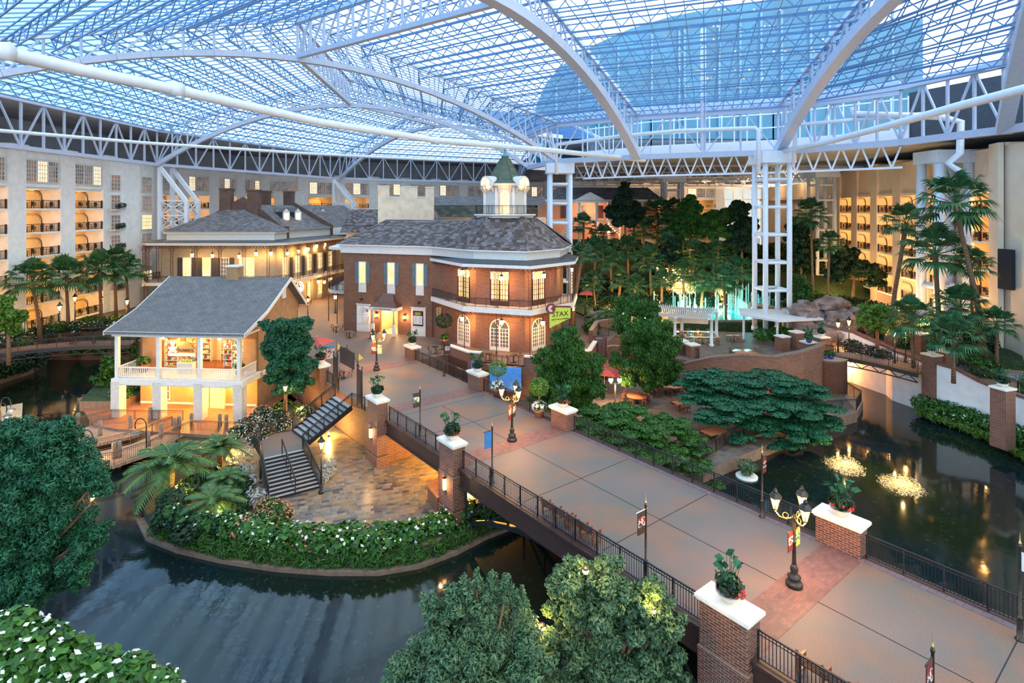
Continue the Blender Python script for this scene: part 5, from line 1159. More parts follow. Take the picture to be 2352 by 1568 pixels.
for px in (865, 930): q = face(SA, SB, px)+UP*2.2; wall_lantern(q, sn, 'small amber wall lantern to the %s of the entrance canopy' % ('left' if px == 865 else 'right'), h=.35, watt=110, w=.2)
for px, k in ((832, 'left'), (964, 'right')):
    q = face(SA, SB, px)+UP*4.2+sn*.0; f = MB(); f.box(q+sn*.1, (.15, .2, .2), SR); f.tube([q+sn*.15, q+sn*.45-UP*.2], .09, 8); solo(f, 'spotlight', M['iron'], 'small black spotlight on the brick wall above the %s notice board' % k, 'spotlight')
# hanging signs
q = gi[3]*.55+gi[2]*.45; s = thing('hanging_sign', 'lime green STAX sign with a round maroon badge at the gallery corner', 'sign', V(5.0, 61.6, 4.1), .45)
mb = MB(); mb.extr([(-1.15, 0, -1.0), (1.5, 0, -.1), (1.5, 0, 1.0), (-.2, 0, 1.2), (-1.15, 0, .6)], (0, .12, 0)); part(mb, 'sign_board', M['lime'], s); mb = MB(); mb.beam((-1.22, .06, -1.1), (-1.22, .06, 1.2), .16); mb.beam((-.4, .06, 1.28), (1.55, .06, 1.1), .16); mb.lathe((0, 0, 0), [(0, 0)]*2, 3); part(mb, 'frame', M['bmaroon'], s)
mb = MB(); mb.extr([(-.95+.55*cos(k*pi/10), -.05, 1.1+.55*sin(k*pi/10)) for k in range(20)], (0, .2, 0)); part(mb, 'badge', M['bmaroon'], s); mb = MB()
for r in (.12, .22, .33): mb.tube([(-.95+r*cos(k*pi/9), -.08, 1.1+r*sin(k*pi/9)) for k in range(3, 16)], .035, 4)
part(mb, 'badge_emblem', M['textw'], s); text('STAX', .75, M['darkdoor'], s, (.2, -.03, .42), sx=1.1); text('BUILD YOUR OWN BURGER', .17, M['darkdoor'], s, (.2, -.03, -.12))
mb = MB(); mb.beam((1.5, .06, .6), (2.2, .3, .9), .06); part(mb, 'bracket', M['iron'], s)
s = thing('hanging_sign', 'narrow yellow tapering sign reading STAX downwards beside the octagon', 'sign', lerp(SA, SB, 1)+V(.5, -1.2, 2.6), SR); mb = MB(); mb.extr([(-.35, 0, 1.3), (.4, 0, 1.3), (.22, 0, -.5), (-.18, 0, -.5)], (0, .08, 0)); part(mb, 'sign_board', M['gold'], s)
for i, ch in enumerate('STAX'): text(ch, .36, M['darkdoor'], s, (.03, -.02, 1.0-i*.4))
mb = MB(); mb.extr([(-.5+.22*cos(k*pi/8), -.02, 1.25+.22*sin(k*pi/8)) for k in range(16)], (0, .12, 0)); part(mb, 'badge', M['bmaroon'], s)
mb = MB(); mb.beam((-.3, .04, 1.9), (1.2, .04, 2.2), .05); mb.beam((0, .04, 1.3), (0, .04, 1.95), .03); part(mb, 'bracket', M['iron'], s)
# gallery lanterns
for i, (px, z, fi) in enumerate(((1053, 8.9, 0), (1145, 8.5, 1), (1252, 8.7, 2), (1053, 3.6, 0), (1145, 3.7, 1), (1250, 3.5, 2))):
    A, B_ = gi[fi], gi[fi+1]; p = face(A, B_, px); p += (WLL[fi]-G[fi]).normalized()*.5 if fi else V(.4, .3, 0)
    hang_lantern(p+UP*(z-.5), '%s hanging lantern under the %s gallery of the octagon' % (('left', 'middle', 'right')[i % 3], 'upper' if i < 3 else 'lower'), 210, 1.15)
hang_lantern(V(7.2, 69, 8.3), 'hanging lantern at the far right end of the upper gallery', 120); hang_lantern(V(7.4, 69.5, 3.5), 'hanging lantern at the far right end of the lower gallery', 120)
# ---------------- cupola ----------------
t = thing('cupola', 'white octagonal cupola with green copper roof and two lit round windows', 'cupola', V(CU.x, CU.y, 14.75))
P8 = lambda r, z: [(r*cos(pi/8+2*pi*k/8), r*sin(pi/8+2*pi*k/8), z) for k in range(8)]
mb = MB(); mb.lathe((0, 0, 0), [(3.6, 0), (3.75, .2), (4.0, .3), (4.0, .42), (0, .42)], 8, False, pi/8); part(mb, 'base_platform', M['trim'], t)
mb = MB(); mb.lathe((0, 0, .42), [(2.62, 0), (2.62, 3.0), (2.75, 3.05), (2.75, 3.4)], 8, False, pi/8); part(mb, 'drum', M['sidingb'] if 'sidingb' in M else M['siding'], t)
mb = MB()
for k in range(8): a = pi/8+2*pi*k/8; mb.beam((2.64*cos(a), 2.64*sin(a), .42), (2.64*cos(a), 2.64*sin(a), 3.5), .3)
part(mb, 'corner_boards', M['trim'], t)
mb = MB(); mb.lathe((0, 0, 3.7), [(2.7, 0), (3.1, .1), (3.15, .32), (2.95, .4), (0, .4)], 8, False, pi/8)
for k in range(8):
    a = 2*pi*k/8
    for s in (-.7, .7): mb.beam((2.5*cos(a)-s*sin(a), 2.5*sin(a)+s*cos(a), 3.1), (2.95*cos(a)-s*sin(a), 2.95*sin(a)+s*cos(a), 3.7), .14, .3)
part(mb, 'cornice', M['cream'], t)
mb = MB(); mb.lathe((0, 0, 4.1), [(3.0, 0), (2.35, .35), (1.75, 1.1), (1.1, 2.2), (.55, 3.1), (.4, 3.35)], 8, False, pi/8); part(mb, 'copper_roof', M['copper'], t)
mb = MB()
for k in range(8):
    a = pi/8+2*pi*k/8; pr = [(3.02, 0), (2.37, .37), (1.77, 1.12), (1.12, 2.22), (.57, 3.12)]; mb.tube([(r*cos(a), r*sin(a), 4.12+z) for r, z in pr], .045, 4)
part(mb, 'roof_seams', M['copper'], t)
mb = MB(); mb.lathe((0, 0, 7.42), [(.5, 0), (.5, .1), (.25, .3), (.12, .6), (.17, .85), (.08, 1.05), (.06, 1.5), (.03, 2.3), (0, 3.4)], 8); part(mb, 'finial', M['verdigris'] if 'verdigris' in M else M['copper'], t)
for a in (-3*pi/4, -pi/4, pi/4, 3*pi/4):
    ca, sa = cos(a), sin(a); zz = 4.05; R = .92
    def loc(u, v, w_): return (ca*u-sa*v, sa*u+ca*v, zz+w_)
    mb = MB(); n = 14; A_ = [(R*cos(-.35+k*(pi+.7)/n), R*sin(-.35+k*(pi+.7)/n)) for k in range(n+1)]; A2 = [(x*.82, y*.82) for x, y in A_]
    vs = [loc(3.25, x, y) for x, y in A_]+[loc(1.9, x, y) for x, y in A_]+[loc(3.25, x, y) for x, y in A2]+[loc(2.75, x, y) for x, y in A2]; N = n+1
    fs = []
    for k in range(n): fs += [(k, k+1, N+k+1, N+k), (k, 2*N+k, 2*N+k+1, k+1), (2*N+k, 3*N+k, 3*N+k+1, 2*N+k+1)]
    mb.add(vs, fs, True); d = part(mb, 'round_dormer_hood', M['trim'], t)
    mb = MB(); mb.extr([loc(2.6, .75*cos(k*pi/9), .75*sin(k*pi/9)) for k in range(18)], (ca*.15, sa*.15, 0)); part(mb, 'oculus_surround', M['cream'], d)
    mb = MB(); mb.extr([loc(2.78, .5*cos(k*pi/9), .5*sin(k*pi/9)) for k in range(18)], (ca*.02, sa*.02, 0)); part(mb, 'oculus_glass', M['winbright'], d); light(d, loc(3.05, 0, .1), 25, (1, .55, .18), .1)
for a in (-pi/2, 0, pi, pi/2): window(t, (2.46*cos(a), 2.46*sin(a), .45), 1.0, 2.75, 3, 6, a+pi/2, kind='winglow', arch=True, ft=.1, mt=.03)
cr = [(3.8*cos(pi/8+2*pi*k/8)+CU.x, 3.8*sin(pi/8+2*pi*k/8)+CU.y) for k in range(9)]; frail(t, cr, 15.17, 1.05, .14, name='railing'); light(t, (0, -3.1, .5), 22, (1, .55, .2), .1); light(t, (0, -3.2, 3.5), 15, (1, .5, .15), .1)
# ---------------- patio walls before the restaurant ----------------
t = thing('patio_wall', 'curving brick parapet with white caps around the restaurant patio', 'wall', (-5.5, 60, 0)); PW = [V(-6.9, 62.2, 0), V(-4.6, 59.4, 0), V(-3.2, 59.0, 0)]
mb = MB(); mb.wall(PW, LZ, .95, .35); part(mb, 'wall', M['brick'], t, True); mb = MB(); mb.wall(offset(PW, -.08), .95, 1.1, .5); part(mb, 'cap_stone', M['stone'], t, True)
PW = [V(1.2, 57.6, 0), V(2.9, 57.0, 0), V(8.3, 60.2, 0), V(9.6, 64.5, 0)]; t = thing('patio_wall', 'brick parapet with white cap below the STAX sign', 'wall', (3, 58, 0)); mb = MB(); mb.wall(PW, LZ, .95, .35); part(mb, 'wall', M['brick'], t, True); mb = MB(); mb.wall(offset(PW, -.08), .95, 1.1, .5); part(mb, 'cap_stone', M['stone'], t, True)
CP = [V(-3.2+4.4*i/8, 59.0-1.4*i/8-.7*sin(pi*i/8), 0) for i in range(9)]; mb = MB(); mb.prism(CP+[V(1.2, 58, 0), V(-3, 59.4, 0)], -.6, 0); struct(mb, 'floor_bowed_patio', M['brick'])
railing('bowed bronze-coloured railing with a broad top in front of the arched door', [V(p.x, p.y, .02) for p in CP], mat='rust', pp=.8)
# ---------------- old-town gallery building ----------------
t = thing('gallery_building', 'old-town building with wraparound iron galleries, hip roof and brick chimneys', 'building', (-45, 92, 0))
Q = [V(-57.6, 100, 0), V(-57.6, 89.5, 0), V(-55.6, 87.3, 0), V(-37, 87.0, 0), V(-34.9, 88.6, 0), V(-31.2, 106, 0), V(-28.5, 107, 0), V(-26, 122, 0)]
WQ = offset(Q, 2.2)
mb = MB(); mb.prism(WQ+[V(-54, 122, 0)], 0, 10.9); part(mb, 'wall', M['gallerywall'], t, True)
mb = MB(); mb.prism(Q+WQ[::-1], 4.25, 4.45); mb.wall(offset(Q, -.1), 4.05, 4.5, .25); part(mb, 'gallery_slab', M['trim'], t, True)
mb = MB(); mb.wall(offset(Q, -.2), 10.2, 10.6, .3); part(mb, 'gallery_fascia', M['trim'], t, True)
mb = MB(); OQ = offset(Q, -.25)
for i in range(len(Q)-1): mb.add([V(OQ[i].x, OQ[i].y, 10.65), V(OQ[i+1].x, OQ[i+1].y, 10.65), V(WQ[i+1].x, WQ[i+1].y, 10.95), V(WQ[i].x, WQ[i].y, 10.95)], [(0, 1, 2, 3)]); mb.add([V(OQ[i].x, OQ[i].y, 10.5), V(WQ[i].x, WQ[i].y, 10.5), V(WQ[i+1].x, WQ[i+1].y, 10.5), V(OQ[i+1].x, OQ[i+1].y, 10.5)], [(0, 1, 2, 3)])
part(mb, 'gallery_roof', M['roofdark'], t, True)
iq = offset(Q, .12); frail(t, iq, 4.5, 1.0, .2); frieze(t, iq, 10.2, .45)
for i in range(len(iq)-1):
    L = (iq[i+1]-iq[i]).length; n = max(1, round(L/3.4))
    for k in range(n): p = lerp(iq[i], iq[i+1], k/n)-t.location; lacepost(t, p.x, p.y, 4.5, 10.2, .42); ironpost(t, p.x, p.y, 0, 4.2)
FX0, FX1 = -53.6, -36.9
mb = MB(); mb.prism([V(FX0, 89.0, 0), V(FX1, 89.0, 0), V(FX1, 94, 0), V(FX0, 94, 0)], 10.9, 12.1); mb.prism([V(FX0-.3, 88.7, 0), V(FX1+.3, 88.7, 0), V(FX1+.3, 94, 0), V(FX0-.3, 94, 0)], 11.9, 12.25); mb.prism([V(-37.0, 94, 0), V(-33.6, 106, 0), V(-30.8, 107, 0), V(-28, 122, 0), V(-32, 122, 0), V(-40, 94, 0)], 10.9, 12.2); part(mb, 'entablature', M['trim'], t, True)
mb = MB(); a, b, c, d = V(FX0-.6, 88.4, 12.25), V(FX1+.6, 88.4, 12.25), V(FX1+.6, 94, 12.25), V(FX0-.6, 94, 12.25); r1, r2 = V(-46.9, 93.6, 15.6), V(-43.6, 93.6, 15.6); mb.add([a, b, r2, r1], [(0, 1, 2, 3)]); mb.add([b, c, r2], [(0, 1, 2)]); mb.add([d, a, r1], [(0, 1, 2)]); part(mb, 'hip_roof', M['roofslate'], t, True)
mb = MB(); mb.extr([V(-53.5, 94, 4), V(-36.7, 94, 4), V(-36.7, 94, 12.9), V(-37.8, 94, 12.9), V(-41.6, 94, 16.1), V(-44.2, 94, 17.7), V(-46.5, 94, 16.4), V(-50.2, 94, 14.2), V(-53.5, 94, 12.4)], (0, .5, 0)); part(mb, 'party_wall', M['brick_dark'], t, True)
for px, d, wd, z1, z0_, m in ((520.5, 94.3, 1.85, 19.0, 14, 'brick_dark'), (584, 94.3, 1.8, 18.8, 14, 'brick_dark'), (609, 104, 1.7, 18.9, 15, 'brick_dark'), (664, 112, 1.8, 19.0, 14, 'brick_dark'), (643, 122, 2.0, 19.2, 14, 'trimwall'), (686, 121, 2, 19.2, 14, 'trimwall')):
    p = DP(px, 476, d); mb = MB(); mb.box((p.x, p.y, (z0_+z1)/2), (wd, 1.2, z1-z0_)); mb.box((p.x, p.y, z1), (wd+.2, 1.4, .25)); part(mb, 'chimney', M[m], t, True)
rg = lambda y: V(-44.2+(y-94)*.30, y, 16.4); er = lambda y: V(-36.4+(y-94)*.27, y, 12.2); el = lambda y: V(-53+(y-94)*.2, y, 12.2)
mb = MB()
for y0, y1 in ((94.5, 106), (106, 122)):
    mid0, mid1 = lerp(er(y0), rg(y0), .3)-UP*.35, lerp(er(y1), rg(y1), .3)-UP*.35
    mb.add([er(y0), er(y1), mid1, mid0], [(0, 1, 2, 3)]); mb.add([mid0, mid1, rg(y1), rg(y0)], [(0, 1, 2, 3)]); mb.add([el(y1), el(y0), rg(y0), rg(y1)], [(0, 1, 2, 3)])
part(mb, 'wing_roof', M['roofslate'], t, True)
for y in (106, 122):
    g = [lerp(er(y), rg(y), k) for k in (0, 1)]; mb = MB(); mb.extr([el(y)-UP*2, er(y)-UP*2, er(y)+UP*.5, rg(y)+UP*.7, el(y)+UP*.5], (0, .4, 0)); part(mb, 'party_wall', M['brick_dark'] if y == 106 else M['trimwall'], t, True)
def dormer(t, p, rz, w=1.5, h=1.9):
    D = bpy.data.objects.new('dormer', None)
    D = inst('dormer', (lambda mb: (mb.box((-1.6, 0, h/2), (3.2, w, h)), mb.mesh('dormer', M['roofdark']))[1])(MB()), t, p-t.location, rz)
    mb = MB(); mb.add([(.15, -w/2-.15, h), (.15, 0, h+.75), (-3.4, 0, h+.75), (-3.4, -w/2-.15, h)], [(0, 1, 2, 3)]); mb.add([(.15, w/2+.15, h), (-3.4, w/2+.15, h), (-3.4, 0, h+.75), (.15, 0, h+.75)], [(0, 1, 2, 3)]); part(mb, 'dormer_roof', M['roofslate'], D)
    mb = MB(); mb.extr([(.02, -w/2, 0), (.02, w/2, 0), (.02, w/2, h), (.02, 0, h+.65), (.02, -w/2, h)], (.08, 0, 0)); part(mb, 'dormer_face', M['trim'], D); mb = MB(); mb.box((.13, 0, h*.52), (.05, w*.55, h*.7)); part(mb, 'dormer_window', M['winbright'], D)
for px, d in ((657, 98.5), (684, 101.5), (741, 112)): p = DP(px, 476, d); dormer(t, V(p.x, p.y, 13.3), -.45)
# gallery doors, shutters
for px in (430, 475, 517, 560, 575, 640):
    A, B_ = WQ[2], WQ[3]
    if px < 600: on(t, A, B_, px, z=4.5, w=1.15, h=3.6, nx=3, ny=6, ft=.1, mt=.06, door=.6, kind='winglow' if px != 517 else 'windim', name='french_door'); 
    if px in (430, 475, 517):
        for s in (-1, 1): q = face(A, B_, px)+V(s*1.1, -.06, 6.4); mb = MB(); mb.box(q, (.7, .08, 3.5)); part(mb, 'shutter', M['shutterdark'], t, True)
A, B_ = WQ[4], WQ[5]; L = (B_-A).length; dd = (B_-A).normalized(); rz = atan2(dd.y, dd.x); nn = V(dd.y, -dd.x, 0)
for i in range(5):
    for z, h in ((4.5, 3.4), (.05, 3.0)): p = lerp(A, B_, (i+.6)/5.2)+nn*.06+UP*z; window(t, p-t.location, 1.2, h, 3, 5, rz, kind='winglow', mt=.06, door=.5, name='french_door')
    if i: p = lerp(A, B_, (i+.1)/5.2)+nn*.07+UP*6.2; mb = MB(); mb.box(p, (.08, .7, 3.3), rz-pi/2); part(mb, 'shutter', M['shutterdark'], t, True)
i = 0
for px, z, d in ((441, 8.4, 87.7), (488, 8.3, 87.7), (549, 8.2, 87.7), (588, 8.6, 88), (622, 8.6, 88.6), (660, 8.4, 91), (686, 8.5, 94), (708, 8.6, 98), (727, 8.9, 101), (746, 9.0, 104)):
    p = DP(px, 476, d); i += 1; hang_lantern(V(p.x, d, z), ('first', 'second', 'third', 'fourth', 'fifth', 'sixth', 'seventh', 'eighth', 'ninth', 'tenth')[i-1]+' lantern from the left along the upper old-town gallery', 120, 1.3, 'upper gallery lanterns')
for px, y, z, d in ((688, 650, 2.9, 90.5), (731, 638, 2.9, 99), (745, 655, 3.0, 98), (770, 680, 2.6, 84)):
    p = DP(px, 476, d); hang_lantern(V(p.x, d, z), 'street-level lantern %s' % {688: 'nearest the cottage gable', 731: 'beyond the round lit sign', 745: 'by the black street post', 770: 'under the curved balcony left of the restaurant'}[px], 170, 1.2)
s = thing('round_sign', 'glowing round shield sign over the old-town arcade', 'sign', V(-34.2, 92.5, 2.6), -.5); mb = MB(); mb.extr([(.75*cos(k*pi/8), 0, .6+.85*sin(k*pi/8)) for k in range(16)], (0, .12, 0)); part(mb, 'sign_board', M['winbright'], s); mb = MB(); mb.tube([(.5*cos(k*pi/8), -.04, .6+.55*sin(k*pi/8)) for k in range(16)], .06, 4, closed=True); part(mb, 'emblem', M['bmaroon'], s); mb = MB(); mb.beam((0, .06, 1.4), (0, .06, 1.7), .05); part(mb, 'hanger', M['iron'], s)
# curved balcony left of the restaurant
t = thing('corner_balcony', 'rounded iron balcony on slim posts left of the restaurant', 'balcony', (-25, 84, 0)); C9 = [V(-19.5, 79.4, 0)]+[V(-22.4-3.6*sin(k*pi/12), 81.6-2.6*cos(k*pi/12)+0, 0) for k in range(0, 7)]+[V(-26.5, 96, 0)]
mb = MB(); mb.prism(C9+[V(-19, 96, 0)], 4.3, 4.45); mb.wall(C9, 4.1, 4.55, -.2); part(mb, 'slab', M['trim'], t, True); frail(t, C9, 4.5); mb = MB(); mb.prism(C9+[V(-19, 96, 0)], 10.1, 10.45); part(mb, 'roof', M['trim'], t, True)
for k in (1, 3, 6, 8): p = C9[k]-t.location; ironpost(t, p.x, p.y, 0, 4.2); lacepost(t, p.x, p.y, 4.5, 10.1)
mb = MB(); mb.prism([V(-20, 82, 0), V(-22.3, 84, 0), V(-23, 96, 0), V(-19, 96, 0)], 0, 10.2); part(mb, 'wall', M['trimwall'], t, True)
# ---------------- cream parapet building and rear roofs ----------------
t = thing('parapet_building', 'cream stucco building with stepped parapet behind the restaurant roof', 'building', (-16.5, 91, 0)); k = lambda px: (px-CX)/FPX*90
mb = MB(); pr = [(k(868), 12), (k(996), 12), (k(996), 19.1), (k(977), 19.1), (k(977), 17.6), (k(958), 17.4), (k(958), 19.2), (k(918), 19.2), (k(918), 17.5), (k(893), 17.5), (k(893), 19.3), (k(868), 19.3)]
mb.extr([V(x, 90, z) for x, z in pr], (0, .6, 0)); part(mb, 'parapet_wall', M['cream'], t, True); mb = MB()
for a, b, z in ((868, 893, 19.3), (918, 958, 19.2), (977, 996, 19.1), (893, 918, 17.5), (958, 977, 17.5)): mb.box(((k(a)+k(b))/2, 90.3, z+.06), (k(b)-k(a)+.1, .8, .14))
part(mb, 'coping', M['stone'], t, True); mb = MB(); mb.box((-16.6, 95, 6.5), (9, 9, 13)); part(mb, 'body', M['cream'], t, True)
mb = MB(); mb.extr([V(k(958), 90.7, 17.3), V(k(1010), 90.7, 13.2), V(k(958), 90.7, 13.2)], (0, 9, 0)); part(mb, 'side_roof', M['roofmix'], t, True)
M['greenroof'] = shingle('green_brown_roof', (.05, .06, .045), (.16, .13, .10), (.02, .03, .02), 1.0, .5)
t = thing('rear_roof', 'low shingled roof with a dark green lower band behind the cupola', 'building', (-6, 102, 0)); mb = MB(); mb.add([(-15, 100, 14.3), (-1, 100, 14.3), (-1, 101, 16.4), (-15, 101, 16.4)], [(0, 1, 2, 3)]); part(mb, 'green_band', M['greenroof'], t, True); mb = MB(); mb.add([(-15, 101, 16.4), (6, 101, 16.4), (6, 106, 18), (-15, 106, 18)], [(0, 1, 2, 3)]); part(mb, 'upper_roof', M['roofslate'], t, True); mb = MB(); mb.box((-4.5, 104, 7.2), (21, 6, 14)); part(mb, 'wall', M['cream'], t, True)
t = thing('rear_cottage', 'small shingled roofs between the gallery building and the restaurant', 'building', (-27, 104, 0)); mb = MB(); mb.box((-26, 106, 6.5), (7, 8, 13)); part(mb, 'wall', M['cream'], t, True); mb = MB(); mb.add([(-30, 101.5, 12.8), (-22, 101.5, 12.8), (-22.5, 106, 15.6), (-29.5, 106, 15.6)], [(0, 1, 2, 3)]); mb.add([(-30, 100, 11.6), (-21.5, 100, 11.6), (-22, 101.8, 12.9), (-30, 101.8, 12.9)], [(0, 1, 2, 3)]); part(mb, 'roof', M['roofmix'], t, True)
# ---------------- mansion ----------------
t = thing('mansion', 'peach-walled mansion with white pediment, columns and curved stairs', 'building', (16, 114, 9)); kx = lambda px, d=112: (px-CX)/FPX*d
mb = MB(); mb.box((kx(1380), 118, 13.6), (kx(1520)-kx(1240), 6, 8)); part(mb, 'wall', M['peach'], t, True)
mb = MB(); X0, X1 = kx(1238), kx(1522); mb.add([(X0, 111.3, 17.5), (X1, 111.3, 17.5), (X1-2, 116, 20), (X0+4, 116, 20)], [(0, 1, 2, 3)]); mb.add([(X0, 111.3, 17.5), (X0+4, 116, 20), (X0, 122, 17.5)], [(0, 1, 2)]); part(mb, 'roof', M['roofslate'], t, True)
mb = MB(); mb.box(((X0+X1)/2, 111.6, 17.3), (X1-X0, .8, .45)); mb.box((kx(1352), 110.3, 17.1), (kx(1388)-kx(1318), 2.2, .5)); mb.extr([V(kx(1316), 109.2, 17.3), V(kx(1388), 109.2, 17.3), V(kx(1352), 109.2, 18.9)], (0, 4, 0)); mb.box((kx(1352), 110.5, 13.5), (kx(1388)-kx(1318), 2.2, .45)); mb.box(((X0+X1)/2, 111.5, 13.5), (X1-X0, 1.4, .3)); part(mb, 'entablature', M['trim'], t, True)
for px in (1331, 1370, 1398, 1425, 1477, 1262): mb = MB(); d = 109.7 if px in (1331, 1370) else 111.2; mb.lathe((kx(px, d), d, 9), [(.32, 0), (.3, 8.2)], 10); part(mb, 'column', M['trim'], t, True)
baluster_rail(t, V(kx(1338)-16, 110-114, 0), V(kx(1366)-16, 110-114, 0), 13.7-9, sp=.3)
baluster_rail(t, V(kx(1310)-16, 1.5, 0), V(kx(1395)-16, 1.5, 0), 20-9, 1.1, .5)
for px in (1340, 1378, 1295, 1440): mb = MB(); mb.box((kx(px, 115), 114.95, 15.1), (1.2, .15, 2.5)); part(mb, 'doorway', M['darkdoor'], t, True)
mb = MB()
for s, n0 in ((1, kx(1385)), (-1, kx(1322))):
    for i in range(12): mb.box((n0+s*(.3+i*.35), 109.6-.04*i*i/3, 13.4-i*.37), (.4, 1.6, .16))
    for i in range(13): mb.beam((n0+s*(.1+i*.35), 108.8-.04*i*i/3, 13.5-i*.37), (n0+s*(.1+i*.35), 108.8-.04*i*i/3, 14.4-i*.37), .06)
    mb.tube([(n0+s*(.1+i*.35), 108.8-.04*i*i/3, 14.4-i*.37) for i in range(13)], .06, 4)
part(mb, 'curved_stairs', M['trim'], t, True); light(t, (kx(1355)-16, -2.2, 6.8), 380, (1, .6, .35), .3); light(t, (kx(1395)-16, -4.5, 2.5), 400, (1, .45, .25), .3)
t = thing('villa', 'pale villa facade with arched windows behind the steel column on the right', 'building', (66, 135, 0)); mb = MB(); mb.wall([V(72, 165, 0), V(62.5, 112, 0)], 0, 21.5, .6); mb.wall([V(71.8, 165, 0), V(62.3, 112, 0)], 17.8, 18.4, -.5); part(mb, 'wall', M['trimwall'], t, True)
for px in (1830, 1850, 1872, 1894): on(t, V(72, 165, 0), V(62.5, 112, 0), px, z=12.2, w=1.9, h=4.6, nx=4, ny=6, arch=True, kind='windark', mt=.07)
t = thing('glass_end_wall', 'tall gridded glass wall far behind the garden trees', 'window', (77, 184, 0)); mb = MB(); mb.quad((68, 184, 6), (92, 184, 6), (92, 184, 22.5), (68, 184, 22.5)); part(mb, 'pane', M['winday'], t, True); mb = MB()
for i in range(9): mb.beam((68+i*3, 183.8, 4), (68+i*3, 183.8, 23), .35)
for z in (8, 12, 16, 18.5, 22): mb.beam((68, 183.8, z), (92, 183.8, z), .3)
part(mb, 'window_frame', M['white2'], t, True)

# ---------------- trees ----------------
def px_blobs(lst, d, base): # picture blobs (x, y, radius px[, depth shift, flatten]) at distance d, relative to base
    out = []
    for b in lst:
        dd = d+(b[3] if len(b) > 3 else 0); p = DP(b[0], b[1], dd)-Vector(base); r = b[2]/FPX*dd; fl = b[4] if len(b) > 4 else .8; out.append((p.x, p.y, p.z, (r, r, r*fl)))
    return out
def tree(label, base, blobs, mat='leaf', per=900, size=.13, trunk=.16, name='tree', seed=1, shell=.35, clump=16, bark='bark', tlab=None, **k):
    if 'cz' in k: blobs = [(x, y, z, (r[0]*1.2, r[1]*1.2, r[2])) for x, y, z, r in blobs]
    t = thing(name, label, 'tree', base); rnd = random.Random(seed)
    fol = part(blob(blobs, per, size, seed, shell=shell, clump=clump, **k), 'foliage', M[mat], t)
    mb = MB(); zc = min(b[2] for b in blobs); cz = max(.4, min(zc, sum(b[2] for b in blobs)/len(blobs)-.6)); cx = sum(b[0] for b in blobs)/len(blobs)*.4; cy = sum(b[1] for b in blobs)/len(blobs)*.4
    mb.tube([(0, 0, 0), (cx*.3, cy*.3, cz*.5), (cx, cy, cz)], [trunk*1.4, trunk*1.1, trunk], 8); part(mb, 'trunk', M[bark], t)
    mb = MB()
    for b in blobs: m = V((cx+b[0])/2+rnd.uniform(-.2, .2), (cy+b[1])/2, (cz+b[2])/2-.1); mb.tube([(cx, cy, cz-.1), m, (b[0], b[1], b[2])], [trunk*.6, trunk*.4, trunk*.2], 5)
    part(mb, 'branches', M[bark], t); return t
land('floor_near_bank', [V(-5, 8, 0), V(-4.5, 21, 0), V(2, 23.6, 0), V(5.2, 22.6, 0), V(9.5, 17.5, 0), V(12, 8, 0)], -3.9, M['soil'], side='curb')
b = V(-1.2, 20, -3.9)
tree('soft grey-green podocarpus tree with upright shoots, bottom centre of the picture', b, px_blobs([(1100, 1430, 95, .4), (1010, 1470, 80), (1180, 1460, 85, .3), (960, 1540, 75, -.3), (1080, 1530, 100, -.6), (1200, 1550, 90, -.3), (1060, 1385, 55), (1130, 1375, 40, .2), (1000, 1410, 40), (1230, 1490, 60), (930, 1590, 80), (1120, 1600, 110), (1040, 1620, 100), (1096, 1335, 16, 0, 2.2), (1165, 1350, 18, 0, 2), (1195, 1385, 18, 0, 2), (1060, 1350, 18, 0, 1.8), (985, 1385, 20, 0, 1.6), (1130, 1335, 13, 0, 2)], 20, b), 'leafolive', 2000, .085, seed=2, up=.7, asp=.35)
b = V(3.6, 21.2, -3.9)
tree('dense grey-green tree leaning over the bridge railing, right of the podocarpus', b, px_blobs([(1320, 1330, 55), (1400, 1340, 65), (1470, 1370, 65), (1300, 1390, 55), (1380, 1420, 75), (1450, 1440, 70), (1520, 1420, 55), (1530, 1490, 50), (1320, 1470, 60), (1390, 1500, 75), (1480, 1520, 70), (1420, 1570, 90), (1530, 1570, 60), (1340, 1560, 75), (1390, 1295, 26), (1280, 1345, 30), (1500, 1340, 28)], 21.2, b), 'leafolive', 2100, .08, seed=4, up=.6, asp=.45)
land('floor_left_shore', [(-45, 8), (-19, 8), (-20, 19), (-25, 25), (-28, 31), (-40, 36)], -3.9, M['soil'], side='curb')
b = V(-26.5, 27.5, -3.9)
tree('tall teal-green tree with layered foliage at the left edge over the pond', b, px_blobs([(128, 985, 40), (120, 1030, 70), (30, 1070, 80), (170, 1090, 75), (60, 1140, 85), (150, 1160, 70), (240, 1125, 26, 0, .5), (215, 1110, 34), (30, 1220, 75), (100, 1240, 85), (190, 1240, 50, 0, .6), (230, 1215, 30, 0, .5), (180, 1290, 50), (100, 1310, 75), (30, 1320, 75), (180, 1330, 30), (20, 1010, 60), (-40, 1150, 120), (-20, 1290, 100), (60, 1380, 40), (0, 1390, 45), (95, 1055, 70)], 27, b), 'leafteal', 1500, .1, seed=6, asp=.4, up=.6, trunk=.25)
b = U(655, 962, LZ); b.y = 52.5; b.x = (655-CX)/FPX*52.5
tree('bushy dark green tree against the cottage gable wall', b, px_blobs([(640, 750, 34, 0, .6), (690, 745, 30, 0, .6), (610, 742, 16, 0, .5), (660, 780, 48), (695, 800, 32), (625, 800, 28), (655, 830, 45), (700, 840, 30), (640, 865, 34), (690, 870, 34), (665, 890, 36, 0, .6)], 51.5, b), 'leafteal', 1000, .14, seed=8, up=.5, asp=.45)
b = V(5.2, 50.5, LZ)
